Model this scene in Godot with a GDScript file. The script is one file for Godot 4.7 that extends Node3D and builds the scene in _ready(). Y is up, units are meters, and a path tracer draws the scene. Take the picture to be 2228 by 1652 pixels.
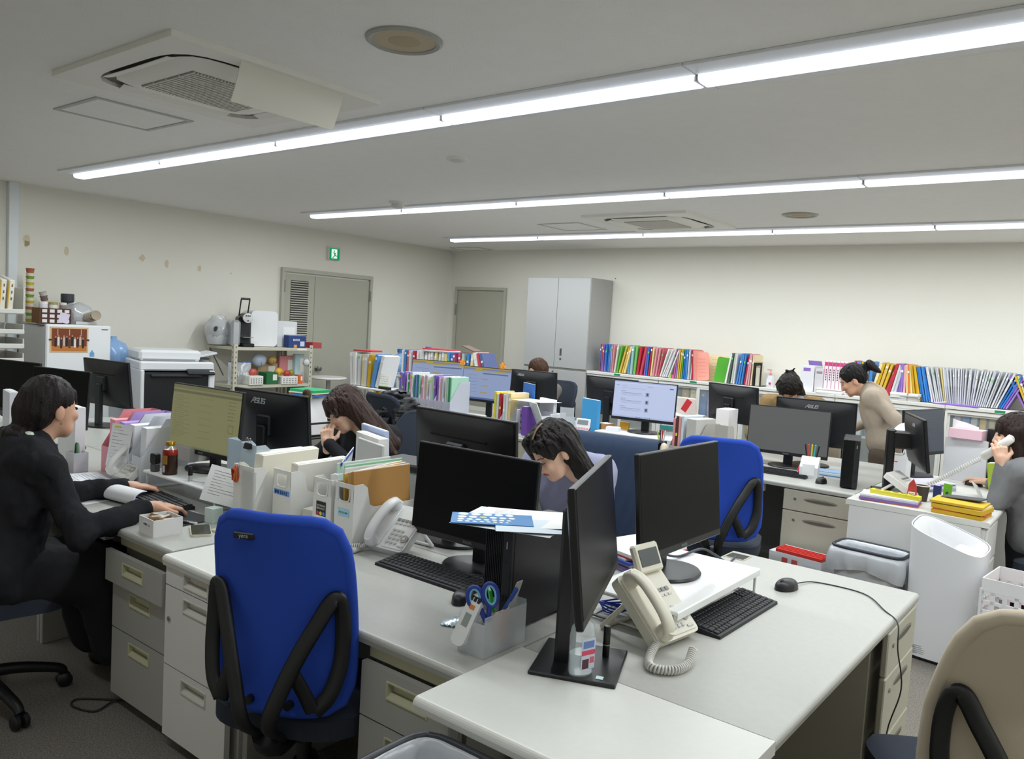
extends Node3D
# An office with two islands of desks, built object by object. Units are metres; x runs along the ceiling lights, -z to the back wall.
var mats := {}
var meshes := {}
var taken := {}
var rng := RandomNumberGenerator.new()
const TOP := 0.70

func _ready() -> void:
	rng.seed = 7
	setup_view()
	make_materials()
	build_room()
	build_ceiling()
	build_desks()
	build_chairs()
	build_monitors()
	build_front_desk_items()
	build_left_wall()
	build_back_wall()
	build_row_two_items()
	build_far_island_items()
	build_people()

func setup_view() -> void:
	var cam := Camera3D.new()
	cam.name = "camera"
	cam.fov = rad_to_deg(2.0 * atan(826.0 / 1741.5))
	cam.position = Vector3(0, 1.57, 0)
	cam.rotation_degrees = Vector3(-3.987, 38.249, 3.264)
	cam.near = 0.05
	cam.current = true
	add_child(cam)
	var we := WorldEnvironment.new()
	we.name = "environment"
	var env := Environment.new()
	env.background_mode = Environment.BG_COLOR
	env.background_color = Color(0.02, 0.02, 0.02)
	env.tonemap_mode = Environment.TONE_MAPPER_LINEAR
	env.tonemap_exposure = 1.0
	env.sdfgi_enabled = true
	env.ssao_enabled = true
	env.ssil_enabled = true
	we.environment = env
	add_child(we)

# ---------- naming ----------
func numbered(n: String) -> String:
	if not taken.has(n):
		taken[n] = 0
		return n
	taken[n] += 1
	return "%s_%03d" % [n, taken[n]]

func tag(o: Node, label: String, cat: String, group := "") -> void:
	o.set_meta("label", label)
	o.set_meta("category", cat)
	if group != "":
		o.set_meta("group", group)

func thing(called: String, label: String, cat: String, at := Vector3.ZERO, yaw := 0.0, group := "") -> Node3D:
	var o := Node3D.new()
	o.name = numbered(called)
	add_child(o)
	o.position = at
	o.rotation_degrees.y = yaw
	tag(o, label, cat, group)
	return o

func struct_node(called: String) -> Node3D:
	var o := Node3D.new()
	o.name = called
	o.set_meta("kind", "structure")
	add_child(o)
	return o

func part(parent: Node, called: String, mesh: Mesh, m: Material, at := Vector3.ZERO, rot := Vector3.ZERO) -> MeshInstance3D:
	var o := MeshInstance3D.new()
	o.name = called
	o.mesh = mesh
	o.material_override = m
	parent.add_child(o, true)
	o.position = at
	o.rotation_degrees = rot
	return o

func solo(called: String, label: String, cat: String, mesh: Mesh, m: Material, at := Vector3.ZERO, rot := Vector3.ZERO, group := "") -> MeshInstance3D:
	var o := part(self, numbered(called), mesh, m, at, rot)
	tag(o, label, cat, group)
	return o

func copy_of(src: Node3D, at: Vector3, yaw: float, label: String, group := "") -> Node3D:
	var c: Node3D = src.duplicate()
	c.name = numbered(src.name.get_slice("_0", 0))
	add_child(c)
	c.position = at
	c.rotation_degrees.y = yaw
	c.set_meta("label", label)
	if group != "":
		c.set_meta("group", group)
	return c

func ordinal(n: int) -> String:
	var w := ["zeroth", "first", "second", "third", "fourth", "fifth", "sixth", "seventh", "eighth", "ninth", "tenth", "eleventh", "twelfth", "thirteenth", "fourteenth", "fifteenth", "sixteenth", "seventeenth", "eighteenth", "nineteenth", "twentieth"]
	if n <= 20:
		return w[n]
	if n < 40 or n % 10 == 0:
		var tens: String = ["", "", "twenty", "thirty", "forty", "fifty", "sixty"][n / 10]
		if n % 10 == 0:
			return ["", "", "twentieth", "thirtieth", "fortieth", "fiftieth", "sixtieth"][n / 10]
		return tens + "-" + w[n % 10]
	return ["", "", "twenty", "thirty", "forty", "fifty", "sixty"][n / 10] + "-" + w[n % 10]

# ---------- materials ----------
func mat(hex: String, rough := 0.6, metal := 0.0, spec := 0.5) -> StandardMaterial3D:
	var key := "%s_%.2f_%.2f_%.2f" % [hex, rough, metal, spec]
	if mats.has(key):
		return mats[key]
	var m := StandardMaterial3D.new()
	m.albedo_color = Color(hex)
	m.roughness = rough
	m.metallic = metal
	m.metallic_specular = spec
	mats[key] = m
	return m

func clear(hex: String, alpha: float, rough := 0.25) -> StandardMaterial3D:
	var key := "clear_%s_%.2f_%.2f" % [hex, alpha, rough]
	if mats.has(key):
		return mats[key]
	var m := StandardMaterial3D.new()
	m.albedo_color = Color(Color(hex), alpha)
	m.transparency = BaseMaterial3D.TRANSPARENCY_ALPHA
	m.roughness = rough
	mats[key] = m
	return m

func noise_tex(freq: float, lo: Color, hi: Color, size := 512, oct := 4, seed_ := 1, normal := false) -> NoiseTexture2D:
	var n := FastNoiseLite.new()
	n.frequency = freq
	n.fractal_octaves = oct
	n.seed = seed_
	var t := NoiseTexture2D.new()
	t.width = size
	t.height = size
	t.seamless = true
	t.noise = n
	if normal:
		t.as_normal_map = true
		t.bump_strength = 2.0
	else:
		var g := Gradient.new()
		g.set_color(0, lo)
		g.set_color(1, hi)
		t.color_ramp = g
	return t

func textured(key: String, hex: String, rough: float, freq: float, spread: float, scale: float, bump := 0.0, bump_freq := 0.2) -> StandardMaterial3D:
	var m := StandardMaterial3D.new()
	m.albedo_color = Color.WHITE
	var c := Color(hex)
	m.albedo_texture = noise_tex(freq, c.darkened(spread), c.lightened(spread), 512, 5, hash(key) % 1000)
	m.roughness = rough
	m.uv1_triplanar = true
	m.uv1_world_triplanar = true
	m.uv1_scale = Vector3.ONE * scale
	if bump > 0.0:
		m.normal_enabled = true
		m.normal_texture = noise_tex(bump_freq, Color.BLACK, Color.WHITE, 512, 3, 5, true)
		m.normal_scale = bump
	mats[key] = m
	return m

func make_materials() -> void:
	textured("wall", "ece9de", 0.85, 0.02, 0.004, 0.7, 0.15, 0.25)
	textured("ceiling", "f7f6f2", 0.9, 0.02, 0.01, 0.6, 0.15, 0.3)
	textured("carpet", "7d7569", 0.97, 0.16, 0.3, 1.6, 0.9, 0.35)
	textured("blue_cloth", "1b48c4", 0.9, 0.35, 0.1, 9.0, 0.5, 0.45)
	textured("navy_cloth", "1d2533", 0.95, 0.35, 0.15, 8.0, 0.5, 0.45)
	textured("beige_cloth", "d3c5ad", 0.92, 0.35, 0.09, 8.0, 0.5, 0.45)
	textured("desk_grey", "b8b8b1", 0.36, 0.05, 0.02, 1.2)
	textured("desk_white", "e4e4dd", 0.36, 0.05, 0.01, 1.2)
	textured("screen_black", "0d0e0e", 0.36, 0.3, 0.05, 4.0)
	mats["screen_black"].metallic_specular = 0.22

# ---------- mesh building ----------
func begin() -> SurfaceTool:
	var st := SurfaceTool.new()
	st.begin(Mesh.PRIMITIVE_TRIANGLES)
	return st

func done(st: SurfaceTool) -> ArrayMesh:
	st.generate_normals()
	return st.commit()

func quad(st: SurfaceTool, a: Vector3, b: Vector3, c: Vector3, d: Vector3) -> void:
	for v in [a, b, c, a, c, d]:
		st.add_vertex(v)

func box(st: SurfaceTool, c: Vector3, s: Vector3, bevel := 0.0, rot := Basis.IDENTITY) -> void:
	st.set_smooth_group(-1)
	var h := s * 0.5
	var b: float = minf(bevel, minf(h.x, minf(h.y, h.z)) * 0.9)
	var ax := [Vector3.RIGHT, Vector3.UP, Vector3.BACK]
	var he := [h.x, h.y, h.z]
	for i in 3:
		for sg in [-1.0, 1.0]:
			var n: Vector3 = ax[i] * sg
			var j := (i + 1) % 3
			var k := (i + 2) % 3
			var u: Vector3 = ax[j] * (he[j] - b)
			var v: Vector3 = ax[k] * (he[k] - b)
			var o: Vector3 = n * he[i]
			if sg > 0:
				quad(st, c + rot * (o - u - v), c + rot * (o - u + v), c + rot * (o + u + v), c + rot * (o + u - v))
			else:
				quad(st, c + rot * (o - u - v), c + rot * (o + u - v), c + rot * (o + u + v), c + rot * (o - u + v))
	if b <= 0.0:
		return
	for i in 3:
		var j := (i + 1) % 3
		var k := (i + 2) % 3
		for sj in [-1.0, 1.0]:
			for sk in [-1.0, 1.0]:
				var l: Vector3 = ax[i] * (he[i] - b)
				var p1: Vector3 = ax[j] * sj * he[j] + ax[k] * sk * (he[k] - b)
				var p2: Vector3 = ax[j] * sj * (he[j] - b) + ax[k] * sk * he[k]
				if sj * sk > 0:
					quad(st, c + rot * (p1 - l), c + rot * (p2 - l), c + rot * (p2 + l), c + rot * (p1 + l))
				else:
					quad(st, c + rot * (p1 - l), c + rot * (p1 + l), c + rot * (p2 + l), c + rot * (p2 - l))
	for sx in [-1.0, 1.0]:
		for sy in [-1.0, 1.0]:
			for sz in [-1.0, 1.0]:
				var q := Vector3(sx, sy, sz)
				var a := c + rot * (Vector3(he[0], he[1] - b, he[2] - b) * q)
				var d := c + rot * (Vector3(he[0] - b, he[1], he[2] - b) * q)
				var e := c + rot * (Vector3(he[0] - b, he[1] - b, he[2]) * q)
				if sx * sy * sz > 0:
					for v in [a, e, d]: st.add_vertex(v)
				else:
					for v in [a, d, e]: st.add_vertex(v)

func bmesh(s: Vector3, bevel := 0.003) -> ArrayMesh:
	var key := "b%s_%.4f" % [s, bevel]
	if not meshes.has(key):
		var st := begin()
		box(st, Vector3.ZERO, s, bevel)
		meshes[key] = done(st)
	return meshes[key]

func pb(parent: Node, called: String, c: Vector3, s: Vector3, m: Material, bevel := 0.003, rot := Vector3.ZERO) -> MeshInstance3D:
	return part(parent, called, bmesh(s, bevel), m, c, rot)

func sb(called: String, label: String, cat: String, c: Vector3, s: Vector3, m: Material, bevel := 0.003, rot := Vector3.ZERO, group := "") -> MeshInstance3D:
	return solo(called, label, cat, bmesh(s, bevel), m, c, rot, group)

# a pipe along points; flat > 1 widens it sideways
func tube(st: SurfaceTool, pts: Array, r: float, sides := 8, r2 := -1.0, closed := false, wide := 1.0, side_axis := Vector3.ZERO) -> void:
	st.set_smooth_group(1)
	var n := pts.size()
	var rings := []
	var up := Vector3.UP
	var last_n := Vector3.ZERO
	for i in n:
		var t: Vector3
		if closed:
			t = pts[(i + 1) % n] - pts[(i - 1 + n) % n]
		elif i == 0:
			t = pts[1] - pts[0]
		elif i == n - 1:
			t = pts[n - 1] - pts[n - 2]
		else:
			t = (pts[i + 1] - pts[i]).normalized() + (pts[i] - pts[i - 1]).normalized()
		t = t.normalized()
		var nn: Vector3
		if side_axis != Vector3.ZERO:
			nn = side_axis
		elif last_n == Vector3.ZERO:
			nn = up if absf(t.dot(up)) < 0.9 else Vector3.RIGHT
		else:
			nn = last_n
		nn = (nn - t * nn.dot(t)).normalized()
		last_n = nn
		var bb := t.cross(nn)
		var rr: float = r if r2 < 0.0 else lerpf(r, r2, float(i) / (n - 1))
		var ring := []
		for k in sides:
			var a := TAU * k / sides
			ring.append(pts[i] + nn * cos(a) * rr + bb * sin(a) * rr * wide)
		rings.append(ring)
	var m := n if closed else n - 1
	for i in m:
		var ra: Array = rings[i]
		var rb: Array = rings[(i + 1) % n]
		for k in sides:
			var k2 := (k + 1) % sides
			quad(st, ra[k], rb[k], rb[k2], ra[k2])
	if not closed:
		st.set_smooth_group(-1)
		for k in range(1, sides - 1):
			for v in [rings[0][0], rings[0][k], rings[0][k + 1]]: st.add_vertex(v)
			for v in [rings[n - 1][0], rings[n - 1][k + 1], rings[n - 1][k]]: st.add_vertex(v)

func smooth_path(ctrl: Array, per := 6, closed := false) -> Array:
	var out := []
	var n := ctrl.size()
	var segs := n if closed else n - 1
	for i in segs:
		var p0: Vector3 = ctrl[(i - 1 + n) % n] if closed or i > 0 else ctrl[0] * 2.0 - ctrl[1]
		var p1: Vector3 = ctrl[i]
		var p2: Vector3 = ctrl[(i + 1) % n]
		var p3: Vector3 = ctrl[(i + 2) % n] if closed or i < n - 2 else ctrl[n - 1] * 2.0 - ctrl[n - 2]
		for k in per:
			out.append(p1.cubic_interpolate(p2, p0, p3, float(k) / per))
	if not closed:
		out.append(ctrl[n - 1])
	return out

# turned shape: profile of Vector2(radius, height); sx, sz stretch it
func lathe(st: SurfaceTool, prof: Array, seg := 24, at := Vector3.ZERO, sx := 1.0, sz := 1.0, rot := Basis.IDENTITY) -> void:
	st.set_smooth_group(1)
	for i in prof.size() - 1:
		var p: Vector2 = prof[i]
		var q: Vector2 = prof[i + 1]
		if i > 0 and i < prof.size() - 1:
			var o: Vector2 = prof[i - 1]
			if absf((p - o).angle_to(q - p)) > 0.7:
				st.set_smooth_group(2 + i)
		for k in seg:
			var a := TAU * k / seg
			var b := TAU * (k + 1) / seg
			var v1 := at + rot * Vector3(p.x * cos(a) * sx, p.y, p.x * sin(a) * sz)
			var v2 := at + rot * Vector3(p.x * cos(b) * sx, p.y, p.x * sin(b) * sz)
			var v3 := at + rot * Vector3(q.x * cos(b) * sx, q.y, q.x * sin(b) * sz)
			var v4 := at + rot * Vector3(q.x * cos(a) * sx, q.y, q.x * sin(a) * sz)
			if p.x > 0.00001:
				for v in [v1, v2, v3]: st.add_vertex(v)
			if q.x > 0.00001:
				for v in [v1, v3, v4]: st.add_vertex(v)

func lmesh(prof: Array, seg := 24, sx := 1.0, sz := 1.0) -> ArrayMesh:
	var st := begin()
	lathe(st, prof, seg, Vector3.ZERO, sx, sz)
	return done(st)

# polygon in the xy plane, thickened along z from z0 to z1, moved by xf
func prism(st: SurfaceTool, poly: PackedVector2Array, z0: float, z1: float, xf := Transform3D.IDENTITY, smooth := false) -> void:
	st.set_smooth_group(-1)
	if not Geometry2D.is_polygon_clockwise(poly):
		poly.reverse()
	var idx := Geometry2D.triangulate_polygon(poly)
	for i in range(0, idx.size(), 3):
		var a := poly[idx[i]]
		var b := poly[idx[i + 1]]
		var c := poly[idx[i + 2]]
		if (b - a).cross(c - a) > 0:
			var t := b
			b = c
			c = t
		for v in [a, b, c]: st.add_vertex(xf * Vector3(v.x, v.y, z1))
		for v in [a, c, b]: st.add_vertex(xf * Vector3(v.x, v.y, z0))
	if smooth:
		st.set_smooth_group(1)
	for i in poly.size():
		var p := poly[i]
		var q := poly[(i + 1) % poly.size()]
		quad(st, xf * Vector3(p.x, p.y, z0), xf * Vector3(q.x, q.y, z0), xf * Vector3(q.x, q.y, z1), xf * Vector3(p.x, p.y, z1))

func pmesh(poly: PackedVector2Array, z0: float, z1: float, xf := Transform3D.IDENTITY, smooth := false) -> ArrayMesh:
	var st := begin()
	prism(st, poly, z0, z1, xf, smooth)
	return done(st)

func round_rect(w: float, h: float, r: float, seg := 5) -> PackedVector2Array:
	var p := PackedVector2Array()
	for c in 4:
		var cx: float = (w / 2 - r) * [1, -1, -1, 1][c]
		var cy: float = (h / 2 - r) * [1, 1, -1, -1][c]
		for k in seg + 1:
			var a := PI / 2 * (c + float(k) / seg)
			p.append(Vector2(cx + cos(a) * r, cy + sin(a) * r))
	return p

const FLAT := Basis(Vector3(1, 0, 0), Vector3(0, 0, -1), Vector3(0, 1, 0))  # xy polygon laid flat, thickness upwards

func flat_xf(at := Vector3.ZERO) -> Transform3D:
	return Transform3D(FLAT, at)

# sheet: f(u, v) -> Vector3 for u, v in 0..1, given thickness by its normals
func sheet(st: SurfaceTool, nu: int, nv: int, f: Callable, thick := 0.001, way := Vector3.ZERO) -> void:
	st.set_smooth_group(1)
	var g := []
	for i in nu + 1:
		var row := []
		for j in nv + 1:
			row.append(f.call(float(i) / nu, float(j) / nv))
		g.append(row)
	var g2 := []
	for i in nu + 1:
		var row := []
		for j in nv + 1:
			var du: Vector3 = g[mini(i + 1, nu)][j] - g[maxi(i - 1, 0)][j]
			var dv: Vector3 = g[i][mini(j + 1, nv)] - g[i][maxi(j - 1, 0)]
			row.append(g[i][j] - (du.cross(dv).normalized() if way == Vector3.ZERO else way) * thick)
		g2.append(row)
	for i in nu:
		for j in nv:
			quad(st, g[i][j], g[i][j + 1], g[i + 1][j + 1], g[i + 1][j])
	st.set_smooth_group(2)
	for i in nu:
		for j in nv:
			quad(st, g2[i][j], g2[i + 1][j], g2[i + 1][j + 1], g2[i][j + 1])
	st.set_smooth_group(-1)
	for i in nu:
		quad(st, g[i][0], g[i + 1][0], g2[i + 1][0], g2[i][0])
		quad(st, g[i + 1][nv], g[i][nv], g2[i][nv], g2[i + 1][nv])
	for j in nv:
		quad(st, g[0][j + 1], g[0][j], g2[0][j], g2[0][j + 1])
		quad(st, g[nu][j], g[nu][j + 1], g2[nu][j + 1], g2[nu][j])

func text_mesh(s: String, height: float, depth := 0.001, bold := false) -> TextMesh:
	var key := "t%s_%.4f" % [s, height]
	if meshes.has(key):
		return meshes[key]
	var f := SystemFont.new()
	f.font_names = ["Droid Sans"]
	if bold:
		f.font_weight = 700
	var t := TextMesh.new()
	t.font = f
	t.text = s
	t.font_size = 32
	t.pixel_size = height / 32.0
	t.depth = depth
	meshes[key] = t
	return t

# ---------- the room ----------
const WX := -7.45
const BZ := -8.0
const RX := 2.6
const FZ := 1.6
const CY := 2.5

func build_room() -> void:
	var f := struct_node("floor")
	pb(f, "carpet", Vector3((WX + RX) / 2, -0.05, (BZ + FZ) / 2), Vector3(RX - WX + 0.4, 0.1, FZ - BZ + 0.4), mats["carpet"], 0.0)
	var w := struct_node("wall_left")
	pb(w, "plaster", Vector3(WX - 0.08, CY / 2, (BZ + FZ) / 2), Vector3(0.16, CY, FZ - BZ + 0.5), mats["wall"], 0.0)
	# places where the paint has come off
	var tan := mat("d9ccb0", 0.9)
	var spots := [[2.03, -2.76, 0.055, 0.10], [1.98, -3.08, 0.04, 0.08], [1.985, -3.75, 0.06, 0.065], [1.955, -3.99, 0.05, 0.075], [1.94, -4.33, 0.045, 0.06], [1.92, -4.68, 0.02, 0.02]]
	for i in spots.size():
		var s: Array = spots[i]
		var poly := PackedVector2Array()
		for k in 11:
			var a := TAU * k / 11.0
			var r := 0.5 * (0.75 + 0.45 * rng.randf())
			poly.append(Vector2(cos(a) * s[2] * r, sin(a) * s[3] * r))
		var xf := Transform3D(Basis(Vector3(0, 0, -1), Vector3.UP, Vector3.RIGHT), Vector3(WX, s[0], s[1]))
		part(w, "paint_scar", pmesh(poly, -0.001, 0.0012, xf), tan)
	part(w, "paint_scar", pmesh(PackedVector2Array([Vector2(-0.02, -0.03), Vector2(0.016, -0.02), Vector2(0.02, 0.012), Vector2(-0.02, 0.02)]), 0.0, 0.002, Transform3D(Basis(Vector3(0, 0, -1), Vector3.UP, Vector3.RIGHT), Vector3(WX, 2.015, -2.765))), mat("a8976f", 0.9))
	pb(w, "conduit", Vector3(WX + 0.025, CY / 2, -2.645), Vector3(0.05, CY, 0.075), mat("e6ecef", 0.4), 0.004)
	w = struct_node("wall_back")
	pb(w, "plaster", Vector3((WX + RX) / 2, CY / 2, BZ - 0.08), Vector3(RX - WX + 0.5, CY, 0.16), mats["wall"], 0.0)
	for x in [-5.34, -4.87]:
		var b := pb(w, "bracket", Vector3(x, 2.155, BZ + 0.002), Vector3(0.045, 0.05, 0.004), mat("e8e6dd", 0.5), 0.001)
		pb(b, "screw", Vector3(0, 0, 0.004), Vector3(0.012, 0.012, 0.006), mat("55524c", 0.5), 0.002)
	w = struct_node("wall_right")
	pb(w, "plaster", Vector3(RX + 0.08, CY / 2, (BZ + FZ) / 2), Vector3(0.16, CY, FZ - BZ + 0.5), mats["wall"], 0.0)
	w = struct_node("wall_front")
	pb(w, "plaster", Vector3((WX + RX) / 2, CY / 2, FZ + 0.08), Vector3(RX - WX + 0.5, CY, 0.16), mats["wall"], 0.0)
	w = struct_node("ceiling")
	pb(w, "plasterboard", Vector3((WX + RX) / 2, CY + 0.08, (BZ + FZ) / 2), Vector3(RX - WX + 0.5, 0.16, FZ - BZ + 0.5), mats["ceiling"], 0.0)
	var bb := struct_node("baseboard_left")
	pb(bb, "strip", Vector3(WX + 0.005, 0.03, (BZ + FZ) / 2), Vector3(0.01, 0.06, FZ - BZ), mat("8f8b82", 0.6), 0.001)
	bb = struct_node("baseboard_back")
	pb(bb, "strip", Vector3((WX + RX) / 2, 0.03, BZ + 0.005), Vector3(RX - WX, 0.06, 0.01), mat("8f8b82", 0.6), 0.001)
	# double door with a louvred leaf on the left wall
	var grey := mat("b9b8ab", 0.5)
	var d := struct_node("door_1")
	var zl := -5.28
	var zr := -6.58
	pb(d, "frame", Vector3(WX + 0.015, 2.02, (zl + zr) / 2), Vector3(0.05, 0.045, zl - zr), grey, 0.003)
	for z in [zl - 0.02, zr + 0.02]:
		pb(d, "frame", Vector3(WX + 0.015, 1.0, z), Vector3(0.05, 2.0, 0.04), grey, 0.003)
	var zm := -5.735
	var lv := struct_leaf(d, zl - 0.043, zm + 0.002, grey)
	# louvre panel: dark slot with slats
	pb(lv, "vent", Vector3(0.0085, 0.54, 0.0), Vector3(0.004, 0.76, 0.235), mat("3a3a35", 0.7), 0.0)
	pb(lv, "vent_lower", Vector3(0.0085, -0.49, 0.0), Vector3(0.004, 0.5, 0.235), mat("3a3a35", 0.7), 0.0)
	for i in 30:
		pb(lv, "slat", Vector3(0.014, 0.173 + i * 0.0253, 0.0), Vector3(0.016, 0.004, 0.235), mat("d9d8cc", 0.4), 0.0, Vector3(0, 0, -35))
	struct_leaf(d, zm - 0.002, zr + 0.043, grey)
	for h in [[1.84, zl - 0.035], [1.80, zr + 0.035], [0.3, zl - 0.035], [0.3, zr + 0.035]]:
		pb(d, "hinge", Vector3(WX + 0.035, h[0], h[1]), Vector3(0.018, 0.13, 0.016), mat("8c8a80", 0.4, 0.7), 0.004)
	var kn := begin()
	lathe(kn, [Vector2(0, 0.0), Vector2(0.03, 0.0), Vector2(0.028, 0.008), Vector2(0.012, 0.012), Vector2(0.012, 0.04), Vector2(0.026, 0.048), Vector2(0.026, 0.065), Vector2(0, 0.072)], 16, Vector3(WX + 0.018, 0.93, -5.80), 1, 1, Basis(Vector3(0, 0, 1), Vector3(1, 0, 0), Vector3(0, 1, 0)))
	part(d, "door_knob", done(kn), mat("a5a49c", 0.25, 0.9))
	# single door on the back wall
	d = struct_node("door_2")
	var xl := -7.337
	var xr := -6.462
	pb(d, "frame", Vector3((xl + xr) / 2, 2.0, BZ + 0.015), Vector3(xr - xl, 0.04, 0.05), grey, 0.003)
	for x in [xl + 0.018, xr - 0.018]:
		pb(d, "frame", Vector3(x, 0.99, BZ + 0.015), Vector3(0.036, 1.98, 0.05), grey, 0.003)
	pb(d, "leaf", Vector3((xl + xr) / 2, 0.99, BZ + 0.009), Vector3(xr - xl - 0.078, 1.975, 0.018), mat("b3b2a3", 0.5), 0.002)
	pb(d, "hinge", Vector3(xl + 0.03, 1.72, BZ + 0.04), Vector3(0.016, 0.15, 0.02), mat("8c8a80", 0.4, 0.7), 0.004)
	# exit sign above the double door
	var e := thing("exit_sign", "small green and white running man exit sign above the louvred double door", "sign", Vector3(WX, 2.255, -5.975))
	pb(e, "casing", Vector3(0.02, 0, 0), Vector3(0.04, 0.15, 0.16), mat("e4e2d8", 0.5), 0.004)
	var green := StandardMaterial3D.new()
	green.albedo_color = Color("12a566")
	green.emission_enabled = true
	green.emission = Color("12a566")
	green.emission_energy_multiplier = 0.35
	var white := StandardMaterial3D.new()
	white.albedo_color = Color("f4fff8")
	white.emission_enabled = true
	white.emission = Color("f4fff8")
	white.emission_energy_multiplier = 0.6
	var face := pb(e, "lit_sign_panel", Vector3(0.0405, -0.004, 0), Vector3(0.003, 0.135, 0.145), green, 0.0)
	var xs := Transform3D(Basis(Vector3(0, 0, -1), Vector3.UP, Vector3.RIGHT), Vector3(0.0, 0, 0))
	part(face, "lit_sign_doorway", pmesh(PackedVector2Array([Vector2(-0.045, -0.05), Vector2(-0.045, 0.055), Vector2(0.035, 0.055), Vector2(0.035, -0.05)]), 0.0015, 0.0025, xs), white)
	var man := begin()
	for seg in [[Vector3(-0.004, 0.015, 0), Vector3(0.004, -0.012, 0), 0.008], [Vector3(0.004, -0.012, 0), Vector3(0.022, -0.022, 0), 0.006], [Vector3(0.022, -0.022, 0), Vector3(0.032, -0.018, 0), 0.005], [Vector3(0.004, -0.012, 0), Vector3(-0.012, -0.03, 0), 0.006], [Vector3(-0.012, -0.03, 0), Vector3(-0.03, -0.045, 0), 0.005], [Vector3(-0.004, 0.015, 0), Vector3(0.016, 0.005, 0), 0.004], [Vector3(-0.004, 0.015, 0), Vector3(-0.03, 0.01, 0), 0.004]]:
		var a: Vector3 = seg[0]
		var b2: Vector3 = seg[1]
		var dir := (b2 - a).normalized()
		var nn: Vector2 = Vector2(-dir.y, dir.x) * float(seg[2])
		prism(man, PackedVector2Array([Vector2(a.x, a.y) + nn, Vector2(b2.x, b2.y) + nn, Vector2(b2.x, b2.y) - nn, Vector2(a.x, a.y) - nn]), 0.0026, 0.0034, xs)
	var headp := PackedVector2Array()
	for k in 12:
		headp.append(Vector2(-0.008, 0.032) + Vector2(cos(TAU * k / 12), sin(TAU * k / 12)) * 0.009)
	prism(man, headp, 0.0026, 0.0034, xs)
	part(face, "lit_sign_figure", done(man), green)

func struct_leaf(d: Node3D, z0: float, z1: float, m: Material) -> MeshInstance3D:
	return pb(d, "leaf", Vector3(WX + 0.008, 0.99, (z0 + z1) / 2), Vector3(0.016, 1.975, absf(z0 - z1)), mat("b3b2a3", 0.5), 0.002)

# ---------- ceiling fittings ----------
const ROWS := [-0.56, -2.70, -4.84, -6.79]

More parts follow.
